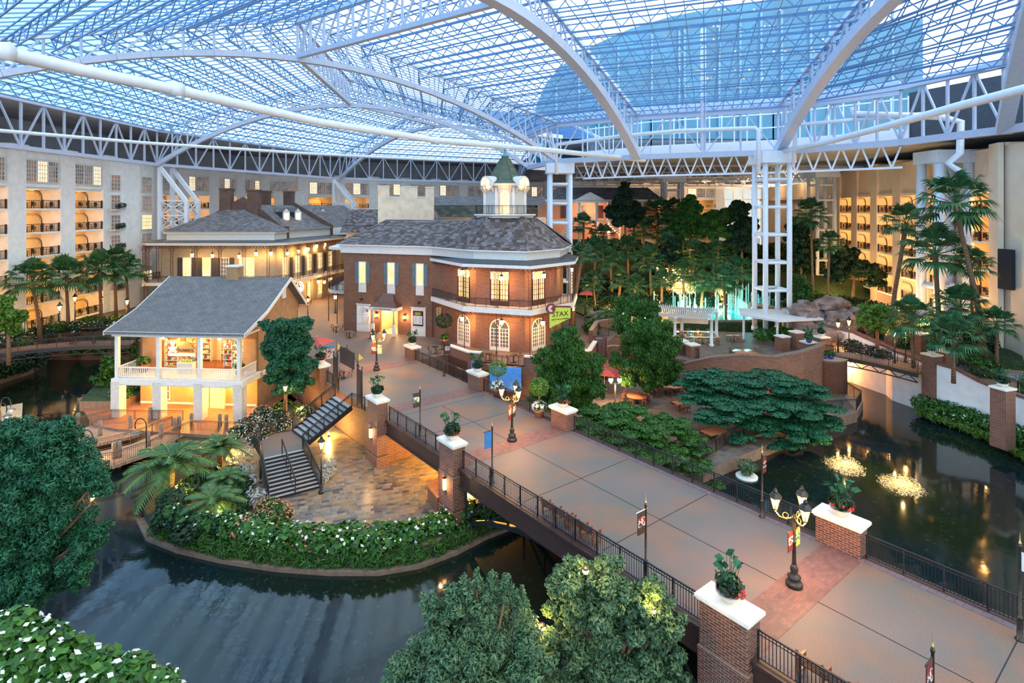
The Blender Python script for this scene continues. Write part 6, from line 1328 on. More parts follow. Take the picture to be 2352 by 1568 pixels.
tree('round weeping fig tree to the right of the octagonal restaurant', b, px_blobs([(1300, 800, 50), (1265, 830, 45), (1340, 830, 48), (1300, 860, 60), (1255, 880, 42), (1350, 880, 42), (1290, 910, 50), (1340, 920, 38), (1240, 915, 30), (1305, 780, 36), (1370, 900, 26)], 49.5, b), 'leaf', 1100, .13, seed=10, hang=.9, up=.2, asp=.35)
b = V(13.4, 57.5, LZ)
tree('tall weeping fig tree with bare forked trunk beside the round tables', b, px_blobs([(1450, 700, 40, 3), (1425, 740, 34, 2), (1490, 710, 30, 2), (1500, 750, 42), (1465, 770, 45), (1520, 790, 42), (1475, 820, 50), (1530, 840, 38), (1500, 860, 38), (1430, 830, 30), (1445, 870, 24), (1540, 870, 20), (1480, 880, 24)], 56.5, b), 'leaf', 1000, .14, seed=12, hang=.9, up=.2, asp=.35)
b = V(25.5, 48.6, LZ)
tree('wide flat-topped spreading tree overhanging the river on the right', b, px_blobs([(1640, 870, 55, 2, .35), (1700, 880, 60, 2, .35), (1780, 875, 60, 2, .35), (1840, 890, 50, 1, .35), (1610, 910, 45, 1, .35), (1690, 925, 65, 0, .3), (1780, 930, 70, 0, .3), (1860, 935, 55, 0, .3), (1640, 955, 50, -1, .3), (1730, 970, 60, -1, .3), (1820, 980, 60, -1, .3), (1890, 970, 40, -.5, .3), (1700, 1005, 30, -2, .3), (1800, 1020, 35, -2, .25), (1580, 880, 30, 2, .35), (1870, 1005, 30, -1, .3), (1600, 860, 26, 2, .3)], 49, b), 'leafteal', 1500, .13, seed=14, cz=.14, up=1.6, shell=.2, asp=.5, trunk=.3)
b = V(9.5, 44.2, LZ)
tree('low layered green tree filling the gap behind the right bridge railing', b, px_blobs([(1390, 950, 50, 2, .4), (1440, 945, 45, 2, .4), (1350, 975, 40, 1, .45), (1420, 985, 60, 1, .4), (1490, 990, 50, 1, .4), (1540, 970, 45, 3, .35), (1580, 1000, 40, 3, .35), (1520, 1035, 55, .5, .4), (1450, 1030, 55, 0, .4), (1580, 1070, 50, 0, .4), (1640, 1110, 45, 0, .4), (1370, 1020, 45, 0, .5), (1600, 1030, 35, 2, .35), (1680, 1140, 30, -.5, .4), (1350, 1010, 40, 0, .4), (1480, 1060, 40, -.5, .35), (1540, 1095, 38, -.6, .35), (1400, 1040, 35, -.3, .35)], 42.5, b), 'leaf', 1500, .11, seed=16, cz=.2, up=1.4, shell=.2, asp=.5)
for i, (px, y, d, bl, m, lab) in enumerate((
    (1436, 560, 104, [(1436, 440, 22), (1436, 465, 34), (1415, 485, 26), (1455, 485, 28), (1436, 500, 36), (1436, 425, 12)], 'leafdark', 'dark cone-shaped tree in front of the pink mansion'),
    (1585, 560, 100, [(1585, 480, 30), (1570, 505, 30), (1605, 510, 30), (1585, 460, 18), (1560, 530, 28)], 'leaf', 'bright green bushy tree beside the small far steel column'),
    (1650, 560, 98, [(1640, 505, 34, 0, .6), (1670, 500, 34, 0, .6), (1655, 530, 40, 0, .6), (1625, 530, 26)], 'leaf', 'round spreading green tree above the brick stair walls'),
    (1705, 570, 96, [(1700, 480, 28), (1715, 510, 30), (1695, 535, 30), (1720, 555, 26), (1690, 560, 26)], 'leafdark', 'dark leafy tree just left of the tall ladder column'),
    (1840, 610, 92, [(1840, 520, 30), (1830, 550, 30), (1855, 560, 28), (1840, 585, 30), (1835, 600, 26)], 'leafdark', 'dark bush mass just right of the tall ladder column'),
    (1960, 650, 88, [(1935, 600, 30), (1965, 610, 34), (1990, 620, 30), (1925, 630, 26), (2010, 640, 26), (1950, 580, 22)], 'leafdark', 'dark leafy tree before the right hotel balconies'),
    (2015, 745, 62, [(2000, 710, 28, 0, .6), (2025, 715, 30, 0, .6), (1990, 735, 26), (2015, 745, 30), (2040, 735, 24)], 'leaflime', 'rounded lime-green tree beside the lit bridge lamps'),
    (1835, 720, 74, [(1832, 640, 20), (1838, 665, 26), (1830, 690, 24), (1845, 680, 20)], 'leaf', 'small slender tree on the river bank beside the rock waterfall'),
    (20, 760, 60, [(10, 700, 30), (30, 725, 28), (0, 740, 34), (25, 750, 26)], 'leaflime', 'leafy tree at the left edge beyond the little footbridge'),
    (1540, 640, 92, [(1545, 560, 20), (1530, 590, 26), (1555, 600, 24)], 'leafdark', 'dark bush in the middle of the palm grove'),
    (250, 900, 60, [(255, 830, 22), (240, 870, 26), (262, 895, 20), (232, 905, 22), (250, 850, 20)], 'leaf', 'ivy-covered shrub between the river and the cottage'))):
    zb = {0: 8.5, 10: -2.7, 8: -.5}.get(i, 1.2 if d < 90 and i != 6 else 3.0); zb = .2 if i in (6, 7) else zb
    p = DP(px, 476, d); b = V(p.x, d, zb); tree(lab, b, px_blobs(bl, d, b), m, 620, .24 if d > 80 else .16, seed=30+i, asp=.5)
# ---------------- palms ----------------
def fanfrond(mb, a, el, L, rnd, nb=15):
    ca, sa = cos(a), sin(a); d = V(ca*cos(el), sa*cos(el), sin(el)); b0 = V(0, 0, 0); pt = d*L*.55; mb.tube([b0, pt], .025, 3, cap=False)
    side = V(-sa, ca, 0); up = side.cross(d)*-1
    for i in range(nb):
        q = (i/(nb-1)-.5)*2.5; dr = d*cos(q)+side*sin(q); l = L*(.58-.1*abs(q)); w = side*cos(q)-d*sin(q)
        m = pt+dr*l*.55; e = pt+dr*l-UP*l*(.25+.25*rnd.random()); w *= .065*L*.5
        mb.add([pt, m-w, e, m+w], [(0, 1, 2, 3)])
_PM = []
def pmats():
    for s in range(3):
        rnd = random.Random(s); mb = MB(); n = 30
        for i in range(n): fanfrond(mb, i*2.399+s, 1.35-1.9*(i/n)+rnd.uniform(-.1, .1), rnd.uniform(1.9, 2.5), rnd)
        _PM.append(mb.mesh('fronds', M['palmleaf']))
pmats()
def fan_palm(base, top, r, label, group=None, k=0, tr=.2):
    t = thing('fan_palm', label, 'palm tree', base, group=group); e = Vector(top)-Vector(base); mb = MB()
    mb.tube([(0, 0, 0), e*.4+V(e.x*-.1, 0, 0), e*.8, e], [tr*1.25, tr, tr*.9, tr*1.2], 9); part(mb, 'trunk', M['palmbark'], t)
    o = inst('fronds', _PM[k % 3], t, e, k*1.3); o.scale = (r/2.2,)*3; return t
PL = [(75, 648, 70, 60, 'first'), (152, 640, 75, 58, 'second'), (228, 625, 79, 55, 'third'), (262, 606, 82, 48, 'fourth'), (290, 622, 84, 42, 'rightmost')]
for i, (px, y, d, r, w) in enumerate(PL): tp = DP(px, y, d); fan_palm(V(tp.x+(.3 if i else 1), d, -.5 if d < 75 else 0), tp, r/FPX*d, '%s fan palm from the left in the row before the left hotel wing' % w, 'palms before the left hotel wing', i)
for i, (px, y, d, r, bx, lab, z) in enumerate(((2195, 468, 57, 85, 2262, 'tallest fan palm with a bent trunk on the right', 1), (2080, 515, 66, 52, 2045, 'slanting fan palm left of the tallest one on the right', 1.2), (2148, 585, 60, 78, 2158, 'broad short fan palm below the tallest one on the right', 1.2), (1862, 492, 84, 42, 1868, 'fan palm standing between the two right steel columns', 1), (1905, 560, 80, 34, 1900, 'short fan palm left of the right hotel wing', .5), (2230, 610, 60, 50, 2235, 'half-hidden fan palm behind the tallest one', 1),
    (2095, 735, 56, 62, 2098, 'low wide fan palm on the right garden slope', .3), (2205, 705, 57, 58, 2205, 'low fan palm under the tallest palm trunk', .3), (2190, 775, 52, 62, 2190, 'low fan palm nearest the winding path', .05), (2290, 745, 55, 45, 2290, 'low fan palm close to the blank end wall', .05))):
    tp = DP(px, y, d); bb = DP(bx, 476, d); fan_palm(V(bb.x, d, z), tp, r/FPX*d, lab, None, i, .24 if i in (0, 1, 2) else .16)
gp = [(1335, 585, 74, 34, 1322), (1368, 572, 96, 36), (1402, 600, 92, 36), (1442, 575, 97, 40), (1478, 530, 104, 40), (1512, 492, 108, 44), (1545, 520, 102, 40), (1492, 600, 90, 42), (1535, 570, 98, 40), (1568, 625, 88, 36), (1592, 585, 94, 40), (1425, 645, 86, 30), (1640, 590, 92, 42), (1662, 645, 80, 44), (1615, 650, 84, 34), (1695, 620, 86, 40), (1362, 650, 84, 32), (1460, 655, 84, 30), (1385, 545, 103, 34), (1455, 500, 108, 34), (1570, 540, 104, 36), (1520, 645, 85, 30), (1340, 520, 104, 34), (1600, 530, 106, 34), (1545, 480, 110, 30)]
gp.sort()
for i, q in enumerate(gp):
    px, y, d, r = q[:4]; tp = DP(px, y, d); bx = DP(q[4] if len(q) > 4 else px+(i % 3-1)*5, 476, d).x
    if px == 1335: fan_palm(V(bx-.8, d-2, .1), tp, r/FPX*d, 'tall leaning palm with a shaggy trunk just right of the restaurant', None, i, .3)
    elif px == 1662: fan_palm(V(bx, d, .2), tp, r/FPX*d, 'large pale fan palm standing over the fountain jets', None, i)
    else: fan_palm(V(bx, d, .2 if d < 96 else 1.5), tp, r/FPX*d, '%s fan palm from the left in the uplit grove, %s' % (ORD[i], 'in its back rows' if d > 98 else 'in its middle rows' if d > 88 else 'in its front rows'), 'fan palms of the uplit grove', i)
for px, y, d in ((1470, 655, 84), (1535, 655, 83), (1420, 655, 85), (1590, 650, 86), (1640, 560, 95), (1500, 570, 95), (1385, 610, 90)): p = DP(px, y, d); t = thing('garden_uplight', 'small amber uplight among the palm trunks', 'garden light', V(p.x, d-3, .3), group='uplights among the grove palms'); mb = MB(); mb.sphere((0, 0, .2), .22, 8, 5); part(mb, 'bulb', M['glow'], t); light(t, (0, 0, 1.0), 700, (1, .55, .15), .3)
def feather(label, base, r, n=24, seed=0, h=.6, mat='fern', dens=26):
    rnd = random.Random(seed); t = thing('cycad', label, 'palm', base); mb = MB(); st = MB()
    for i in range(n):
        a = i*2.399+rnd.random()*.4; el = 1.3-1.15*(i/n)+rnd.uniform(-.1, .1); L = r*rnd.uniform(.85, 1.1); d = V(cos(a), sin(a), 0); P = []
        for k in range(9): q = k/8; P.append(V(0, 0, h)+d*L*(q*cos(el*(1-.25*q)))+UP*(L*sin(el)*q-L*.62*q*q))
        st.tube(P, .018*r, 3, cap=False); s = V(-sin(a), cos(a), 0)
        for k in range(2, dens):
            q = k/dens*8; j = min(7, int(q)); p = lerp(P[j], P[j+1], q-j); tg = (P[j+1]-P[j]).normalized(); l = L*.30*sin(pi*min(.95, .12+k/dens*.8))
            for sg in (-1, 1): e = p+(s*sg*.8+tg*.6-UP*.15).normalized()*l; w = tg*.022*r; mb.add([p-w, p+w, e], [(0, 1, 2)])
    part(mb, 'fronds', M[mat], t); part(st, 'stems', M['leaflime'], t); mb = MB(); mb.lathe((0, 0, 0), [(.16, 0), (.2, h*.6), (.12, h)], 8); part(mb, 'trunk', M['palmbark'], t)
for i, (px, y, r, lab) in enumerate(((395, 1120, 3.3, 'largest feathery cycad palm beside the pond'), (505, 1075, 2.2, 'feathery palm behind, nearest the boardwalk'), (490, 1185, 2.2, 'pale lime feathery palm at the front of the plaza garden'), (520, 1130, 1.7, 'small feathery palm between the two lit ones'))):
    p = U(px, y, LZ); feather(lab, p, r, seed=i, h=1.5 if i < 2 else .8, n=30 if i == 0 else 22, mat='fern')
# ---------------- shrubs and borders ----------------
def shrub(label, blobs, mat='leaf', per=900, size=.12, seed=1, name='shrub', cat='shrub', blossom=None, bper=120, bsize=.07, group=None, kind=None, **k):
    c = blobs[0]; b = V(c[0], c[1], min(q[2]-(q[3] if not hasattr(q[3], '__len__') else q[3][2]) for q in blobs)); t = thing(name, label, cat, b, group=group)
    bl = [(x-b.x, y-b.y, z-b.z, r) for x, y, z, r in blobs]; part(blob(bl, per, size, seed, **k), 'foliage', M[mat], t, kind=kind)
    if blossom: part(blob([(x, y, z+.06, tuple(q*1.04 for q in (r if hasattr(r, '__len__') else (r, r, r*.75)))) for x, y, z, r in bl], bper, bsize, seed+50, shell=.95, up=1.5, asp=.7), 'blossom', M[blossom], t, kind=kind)
    return t
def strip(pts, z, r, h, sp=.6, jit=.25, seed=1):
    rnd = random.Random(seed); out = []
    for a, b in zip(pts, pts[1:]):
        n = max(1, int((b-a).length/sp))
        for i in range(n): p = lerp(a, b, (i+rnd.random()*.5)/n); out.append((p.x+rnd.uniform(-jit, jit), p.y+rnd.uniform(-jit, jit), z+h*.4*rnd.uniform(.8, 1.2), (r, r, h*rnd.uniform(.8, 1.2))))
    return out
rin = [lerp(p, V(-16, 45, WZ), .07) for p in rim]; rin2 = [lerp(p, V(-13, 44, WZ), .05) for p in rim]
s = shrub('border of white-flowered anthuriums curving round the plaza above the pond', strip(rin[1:], LZ+.1, .75, .6, .55, .35, 2)+strip([lerp(p, V(-13, 44, WZ), .13) for p in rim[2:10]], LZ+.1, .6, .5, .7, .3, 3), 'leaf', 330, .17, 3, 'flower_border', 'flower border', 'petal', 26, .11, kind='stuff', shell=.7, up=.8, asp=.75)
s = shrub('low fringe of grassy ferns hanging over the pond kerb', strip([lerp(p, V(-13, 44, WZ), .012) for p in rim[1:]], LZ-.62, .5, .42, .4, .12, 4)+strip([lerp(p, V(-13, 44, WZ), .02) for p in rim[1:]], LZ-.25, .45, .35, .5, .12, 9), 'leaf', 420, .2, 5, 'fern_fringe', 'fern border', kind='stuff', asp=.18, up=.5)
G2 = lambda px, y, z=LZ: U(px, y, z)
def sh(label, cs, z, mat='leaf', r=.9, per=700, size=.13, seed=1, **k):
    bl = []
    for c in cs: p = U(c[0], c[1], z); q = c[2] if len(c) > 2 else r; bl.append((p.x, p.y, z+q*.35, (q, q, q*.7)))
    return shrub(label, bl, mat, per, size, seed, **k)
sh('red-flowering ixora bush beside the bottom of the staircase', [(635, 1195, 1.0), (600, 1210, .9), (615, 1175, .8), (560, 1225, .9)], LZ, 'leaf', seed=41, blossom='pinkp', bper=260)
sh('low ixora bush at the front edge of the slate plaza', [(690, 1248, .8), (725, 1252, .8), (665, 1245, .6)], LZ, 'leaf', seed=42, blossom='pinkp', bper=160)
sh('silvery variegated plants left of the staircase', [(570, 1095, .8), (575, 1120, .8), (585, 1150, .8), (545, 1075, .9), (560, 1050, .8)], LZ, 'silver', per=260, size=.22, seed=43, asp=.2)
sh('dark glossy shrubs under the feathery palms', [(470, 1215, 1.0), (420, 1205, 1.0), (540, 1170, .9), (400, 1160, 1.1), (445, 1130, 1.1), (550, 1215, .8), (380, 1200, .8), (520, 1220, .9), (480, 1110, 1.0), (545, 1130, 1), (530, 1100, .9), (425, 1235, .8)], LZ, 'leafdark', per=600, size=.17, seed=44)
sh('round mound of silver dusty-miller at the foot of the stair lamp', [(748, 1090, .75), (755, 1070, .6), (740, 1105, .5)], LZ, 'silver', per=1400, size=.07, seed=45)
sh('pale flowering shrubs between the cottage terrace and the stairs', [(600, 960, 1.0), (640, 965, .9), (570, 985, 1.0), (610, 990, .9), (700, 955, .8), (650, 985, .8), (545, 1000, .8), (590, 1015, .8)], LZ, 'leafdark', seed=46, blossom='petal', bper=330, bsize=.06)
sh('lit groundcover below the brick quay', [(640, 945, .8), (690, 950, .8), (715, 945, .7), (660, 935, .7)], LZ, 'leaflime', seed=47, per=500)
for i, (px, y, z, lab) in enumerate(((405, 1130, LZ, 'front left under the largest cycad'), (505, 1195, LZ, 'under the pale lime palm'), (430, 1150, LZ, 'between the cycads'), (693, 955, LZ, 'behind the stair landing'), (535, 1060, LZ, 'near the boardwalk end'), (755, 1003, LZ, 'against the brick quay beneath the upper flight'), (265, 728, 0, 'in the left bank flower bed'), (2260, 775, .1, 'by the winding right path'), (1815, 942, LZ, 'inside the spreading tree'), (1245, 1460, -2, 'inside the podocarpus tree'), (1345, 1330, 1, 'at the top of the grey-green tree'), (1500, 1420, 0, 'at the right of the grey-green tree'))):
    p = U(px, y, z) if i < 9 else DP(px, y, 20.5); t = thing('garden_light', 'small amber garden light '+lab, 'garden light', p); mb = MB(); mb.lathe((0, 0, 0), [(.05, 0), (.05, .35), (.12, .36), (.12, .42), (0, .46)], 8); part(mb, 'stake', M['iron'], t); mb = MB(); mb.sphere((0, 0, .3), .11, 8, 5); part(mb, 'bulb', M['glow'], t); light(t, (0, -.1, .75), {5: 330, 6: 200, 7: 200}.get(i, 60 if i > 8 else 120), (1, .62, .14), .15)
# anthurium bush nearest the camera
bl = []
for px, y, r in ((20, 1460, 60), (80, 1500, 70), (150, 1520, 60), (220, 1550, 60), (300, 1560, 55), (370, 1575, 40), (60, 1560, 90), (180, 1590, 90), (0, 1530, 80), (280, 1610, 80), (395, 1600, 30)): p = DP(px, y, 17.5); rr = r/FPX*17.5; bl.append((p.x, p.y, p.z, (rr, rr, rr*.9)))
shrub('large-leaved bush dotted with white anthurium flowers in the bottom left corner', bl, 'leaf', 700, .15, 51, 'anthurium_bush', 'shrub', 'petal', 75, .1, shell=.6, up=.9, asp=.75)
mb = MB(); mb.prism([(-20, 9), (-7.5, 9), (-9, 18.6), (-20, 21)], -4.5, .1); struct(mb, 'floor_near_planter', [M['soil']])
# right bank planting
rb_ = [V(39.4, 55.5, 0), V(40.8, 51.5, 0), V(41.4, 47.5, 0), V(40.8, 44, 0), V(39.6, 40.5, 0), V(38, 36, 0)]
shrub('dense glossy shrubs on the bank under the white wall at the right', [(x+.8, y, z, r) for x, y, z, r in strip(rb_, -3.3, 1.1, .9, .8, .5, 7)], 'leaf', 420, .17, 52, 'bank_shrubs', 'shrub', 'petal', 16, .12, kind='stuff')
shrub('grassy lime fringe along the right river edge', [(x-.3, y, z, r) for x, y, z, r in strip(rb_, -3.8, .6, .45, .6, .2, 8)], 'leaflime', 420, .2, 53, 'bank_grass', 'grass', kind='stuff', asp=.2)
def bed(label, pts, mat, r=1.1, h=.8, sp=1.3, seed=60, z=0, size=.2, per=260, **k):
    return shrub(label, strip([Vector(p) for p in pts], z, r, h, sp, r*.6, seed), mat, per, size, seed, 'planting', 'shrub', kind='stuff', **k)
bed('flower bed with white blooms behind the little left footbridge', [(-60.3, 66, 0), (-59.5, 74, 0), (-50, 78, 0), (-46, 84, 0)], 'leafdark', blossom='petal', bper=40, bsize=.1, seed=61)
bed('second row of garden plants before the left palms', [(-60.3, 72, 0), (-57, 79, 0), (-50, 86, 0)], 'leaf', seed=62)
bed('undergrowth on the left bank in front of the hotel', [(-60, 44, 0), (-60, 54, 0), (-59, 62, 0), (-58.8, 70, 0)], 'leaf', z=-.6, seed=63)
bed('ivy hanging down the left channel bank', [(-59.7, 44, 0), (-59.7, 56, 0), (-58.3, 64, 0), (-58.2, 71, 0)], 'leafdark', r=.9, h=1.2, sp=.8, z=-2.9, seed=83)
bed('ivy on the quay wall behind the little left footbridge', [(-58, 75.7, 0), (-46, 75.7, 0), (-45.6, 70, 0)], 'leaf', r=.9, h=1.2, sp=.8, z=-2.6, seed=84)
bed('ivy slope between the river and the cottage', [(-38.5, 56, 0), (-39, 61, 0), (-43, 67, 0)], 'leaf', z=-2.6, seed=64, blossom='petal', bper=30)
bed('undergrowth at the back of the fountain garden', [(14, 92, 0), (22, 90, 0), (30, 91, 0), (38, 92, 0), (46, 94, 0)], 'leafdark', r=1.8, h=1.6, sp=1.5, seed=65, z=.5)
bed('dark shrubs in front of the palm grove', [(13, 84, 0), (19, 85, 0), (24, 84.5, 0)], 'leafdark', r=1.2, h=1.1, seed=66, z=.3)
bed('shrubs beneath the mansion', [(8, 100, 0), (15, 100, 0), (22, 100, 0), (30, 99, 0)], 'leafdark', r=2.2, h=2, sp=1.8, seed=67, z=2)
bed('shrubs covering the garden hill', [(24, 106, 0), (34, 104, 0), (44, 103, 0), (56, 102, 0)], 'leafdark', r=2.4, h=2, sp=2, seed=68, z=4.5, size=.3)
bed('upper shrubs on the garden hill', [(30, 112, 0), (40, 112, 0), (52, 110, 0), (62, 108, 0)], 'leaf', r=2.4, h=2, sp=2.2, seed=69, z=6.5, size=.3)
bed('dense planting in front of the right hotel wing', [(44, 88, 0), (49, 80, 0), (50, 72, 0), (49.5, 66, 0), (50, 60, 0)], 'leafdark', r=1.7, h=1.3, sp=1.1, seed=70, z=1.3, size=.22)
bed('deep green planting covering the right garden slope', [(47, 92, 0), (45, 84, 0), (46.5, 76, 0), (48, 68, 0), (52, 62, 0)], 'leaf', r=1.7, h=1.2, sp=1.2, seed=88, z=1.4, size=.22)
bed('lit lime planting beside the winding right path', [(45, 68, 0), (46, 62, 0), (46, 57, 0), (45, 53, 0)], 'leaf', r=1.3, h=.9, seed=71, z=.3, blossom='petal', bper=12)
bed('white flower edging along the right path', [(44.2, 57.6, 0), (44.6, 54.4, 0), (46.8, 53, 0), (49.5, 54.2, 0), (54, 54, 0)], 'silver', r=.4, h=.3, sp=.5, seed=72, z=.1, size=.1, per=900)
bed('dark hedge at the right edge of the picture beyond the path', [(43.8, 48.3, 0), (45.5, 48.2, 0), (46.5, 46.5, 0), (46, 44, 0)], 'leaf', r=1.0, h=1.1, sp=.7, seed=73, z=.5, size=.14, per=500)
bed('leafy planter beds under the ladder column', [(30, 70.5, 0), (33, 69.5, 0), (35.5, 69.5, 0)], 'leaf', r=1.1, h=.9, sp=.8, seed=74, z=.2)
bed('riverside shrubs beyond the little right bridge', [(38.5, 66, 0), (39.5, 62.5, 0), (38.5, 59.5, 0)], 'leafdark', r=.9, h=.8, sp=.8, seed=75, z=-.2, blossom='petal', bper=60)
bed('planted terrace by the leaning palm', [(9.5, 73, 0), (12.5, 75.5, 0), (15, 79, 0), (13, 82, 0)], 'leaf', r=1.1, h=.9, sp=.8, seed=76, z=.3)
for i, (px, y, d, r) in enumerate(((1372, 700, 80, 30), (1398, 730, 76, 26), (1345, 680, 84, 26))): p = DP(px, y, d); feather('bluish spiky palm on the terrace right of the restaurant' if i == 0 else 'lime feathery palm by the leaning trunk, %s' % ('nearer' if i == 1 else 'farther'), V(p.x, d, .2), r/FPX*d*1.4, n=16, seed=60+i, h=1.6 if i else .5, mat='silver' if i == 0 else 'fern', dens=14)
for px, y, w in ((1143, 908, 'farther'), (1238, 958, 'nearer')):
    p = U(px, y, 0); t = pot_plant(p, '%s clipped ball shrub in a terracotta pot with white caladiums' % w, 'terra', 1.25, flowers=None, seed=int(px)); part(blob([(0, 0, 1.85, (.62, .62, .55))], 2600, .06, int(px), shell=.9), 'clipped_ball', M['leaflime'], t); part(blob([(0, 0, .7, (.42, .42, .3))], 500, .14, int(px)+1, shell=.8, up=.8, asp=.7), 'caladium', M['petal'], t); mb = MB(); mb.tube([(0, 0, .4), (0, 0, 1.6)], .04, 6); part(mb, 'stem', M['bark'], t)
p = U(1020, 800, 0); t = pot_plant(V(-7.9, 66.8, 0), 'clipped ball tree in a terracotta pot beside the octagon', 'terra', 1.4, flowers=None, seed=77); part(blob([(0, 0, 2.0, (.7, .7, .62))], 1500, .08, 78, shell=.9), 'clipped_ball', M['leafdark'], t)
p = U(1715, 1095, WZ); t = thing('river_planter', 'small round bush in a white floating planter on the river', 'planter', p); mb = MB(); mb.lathe((0, 0, -.2), [(.75, 0), (.8, .3), (.7, .34), (0, .3)], 16); part(mb, 'bowl', M['stone'], t); part(blob([(0, 0, .85, (.75, .75, .45)), (0, 0, .4, (.45, .45, .25))], 1200, .09, 79), 'foliage', M['leafolive'], t)
# ---------------- boardwalk and dock ----------------
DZ = -3.45
t = thing('boardwalk', 'plank boardwalk zigzagging from the cottage terrace over the water', 'boardwalk', (-32, 46, WZ))
d1 = [U(x, y, DZ) for x, y in ((160, 1085), (262, 1068), (345, 1040), (412, 1003), (440, 992), (625, 998), (625, 978), (430, 972), (395, 982), (300, 1020), (170, 1050))]; d2 = [U(x, y, DZ) for x, y in ((165, 1030), (300, 1002), (390, 975), (420, 966), (250, 966), (180, 985), (160, 1005))]
mb = MB(); mb.prism(d1, DZ-.25, DZ); mb.prism(d2, DZ-.26, DZ-.01); part(mb, 'deck', M['plank'], t, True)
fp = [d1[i] for i in range(6)]; bp = [U(x, y, DZ) for x, y in ((170, 1050), (300, 1020), (395, 982))]
railing('boardwalk railing on the pond side with weathered timber handrail', [V(p.x, p.y, DZ) for p in fp], mat='rail2', h=1.0, pp=2.5); railing('inner boardwalk railing facing the cottage', [V(p.x, p.y, DZ) for p in bp], mat='rail2', h=1.0, pp=2.5)
railing('boardwalk railing directly before the cottage columns', [U(x, y, DZ) for x, y in ((175, 985), (255, 966))]+[U(420, 968, DZ)], mat='rail2', h=1.0, pp=2.5)
for i, (x, y) in enumerate(sorted(((262, 1075), (274, 1072), (340, 1045), (412, 1008), (402, 1012), (440, 1000), (505, 1002), (520, 1004), (370, 1025), (300, 1005), (345, 985), (180, 1000), (192, 1040), (230, 1020)))):
    p = U(x, y, WZ); mb = MB(); mb.lathe((0, 0, 0), [(.17, -.3), (.16, 1.9), (.13, 2.0), (0, 2.02)], 9); o = part(mb, 'mooring_post', M['timber']); o.location = p; tagit(o, 'weathered timber mooring post of the boardwalk, %s from the left' % ORD[i], 'post', 'timber posts of the boardwalk')
def gooseneck(loc, label, rz=0, watt=0, H=3.0):
    t = thing('gooseneck_lamp', label, 'street lamp', loc, rz); mb = MB(); mb.tube([(0, 0, 0), (0, 0, H*.75)]+[(-.45+.45*cos(k*pi/6), 0, H*.78+.55*sin(k*pi/6)) for k in range(8)], .045, 6); part(mb, 'pole', M['iron'], t); mb = MB(); mb.lathe((-.9, 0, H*.58), [(.34, 0), (.2, .12), (.06, .2)], 12); part(mb, 'shade', M['shutter'], t)
    if watt: mb = MB(); mb.sphere((-.9, 0, H*.56), .1, 8, 5); part(mb, 'bulb', M['glow'], t); light(t, (-.9, 0, H*.5), watt, (1, .55, .15), .1)
gooseneck(U(336, 1045, DZ), 'unlit gooseneck lamp on the boardwalk in front of the cottage'); gooseneck(U(186, 1060, DZ), 'lit gooseneck lamp at the left end of the boardwalk', pi, 140, 2.4)
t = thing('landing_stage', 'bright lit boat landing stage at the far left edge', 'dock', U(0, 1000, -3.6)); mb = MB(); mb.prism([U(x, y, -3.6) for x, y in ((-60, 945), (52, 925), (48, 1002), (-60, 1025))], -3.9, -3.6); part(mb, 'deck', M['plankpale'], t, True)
for i, (x, y) in enumerate(((-8, 1000), (2, 985))): p = U(x, y, -3.6); gooseneck(p, ('nearer', 'farther')[i]+' gooseneck lamp on the landing stage at the left edge', pi, 260, 2.9)
M['gold2'] = M['gold']
# ---------------- lamps standing about ----------------
postlamp(U(655, 985, LZ), 'starry post lamp behind the stair landing', 3.3, 230); postlamp(U(738, 1132, LZ), 'post lamp at the foot of the lower stairs', 3.0, 120)
for i, (px, y, h) in enumerate(((57, 70, 2.9), (137, 68.5, 3.3), (172, 77, 3.4), (232, 80, 2.8), (292, 78, 2.8))): postlamp(V((px-CX)/FPX*y, y, -.5 if i == 0 else .35 if i == 1 else 0), '%s black post lamp from the left near the little footbridge' % ('first', 'second', 'third', 'fourth', 'fifth')[i], h, 170, 'post lamps by the left footbridge', 1.4)
globelamp(U(1413, 935, LZ), 'two-globe patio lamp beside the round tables', 3.0, watt=330); globelamp(U(1830, 690, .1), 'two-globe white lamp beside the ladder column', 3.0, watt=60)
# ---------------- little footbridges ----------------
def footbridge(label, A, B_, w, rise, zb=0, mat='deck'):
    t = thing('footbridge', label, 'bridge', (A+B_)/2-UP*1); d = (B_-A).normalized(); s = V(-d.y, d.x, 0); n = 12; P = [lerp(A, B_, i/n)+UP*(rise*sin(pi*i/n)) for i in range(n+1)]
    mb = MB()
    for i in range(n): mb.beam(P[i]-UP*.1, P[i+1]-UP*.1, w, .2)
    part(mb, 'deck', M[mat], t, True)
    for sg in (-1, 1):
        mb = MB(); off = s*sg*w/2
        for i in range(n): mb.beam(P[i]+off-UP*.22, P[i+1]+off-UP*.22, .14, .4); mb.beam(P[i]+off-UP*.9, P[i+1]+off-UP*.9, .1); mb.beam(P[i]+off-UP*.3, P[i+1]+off-UP*.9, .07) if i % 2 else mb.beam(P[i]+off-UP*.9, P[i+1]+off-UP*.3, .07)
        part(mb, 'side_truss', M['iron'], t, True)
        railing(label.replace('bridge', 'bridge').split(' footbridge')[0]+' footbridge railing, '+('near' if (off.y < 0) else 'far')+' side', [p+off for p in P[::3]], h=1.05, sp=.16, pp=2.2)
    return t
footbridge('little arched left footbridge over the far channel', U(-40, 812, 0), U(305, 786, 0), 2.6, .35, mat='paver')
footbridge('little right footbridge over the river', U(1876, 806, 0), U(2118, 852, 0), 2.4, .25)
for i, (px, y, h) in enumerate(((1925, 812, 3.3), (1950, 806, 3.3), (2055, 838, 3.3), (2080, 832, 3.3))): p = U(px, y, 0); postlamp(p, '%s starry lamp from the left on the little right footbridge' % ('first', 'second', 'third', 'fourth')[i], 2.9, 230, 'lamps on the right footbridge', 1.3)
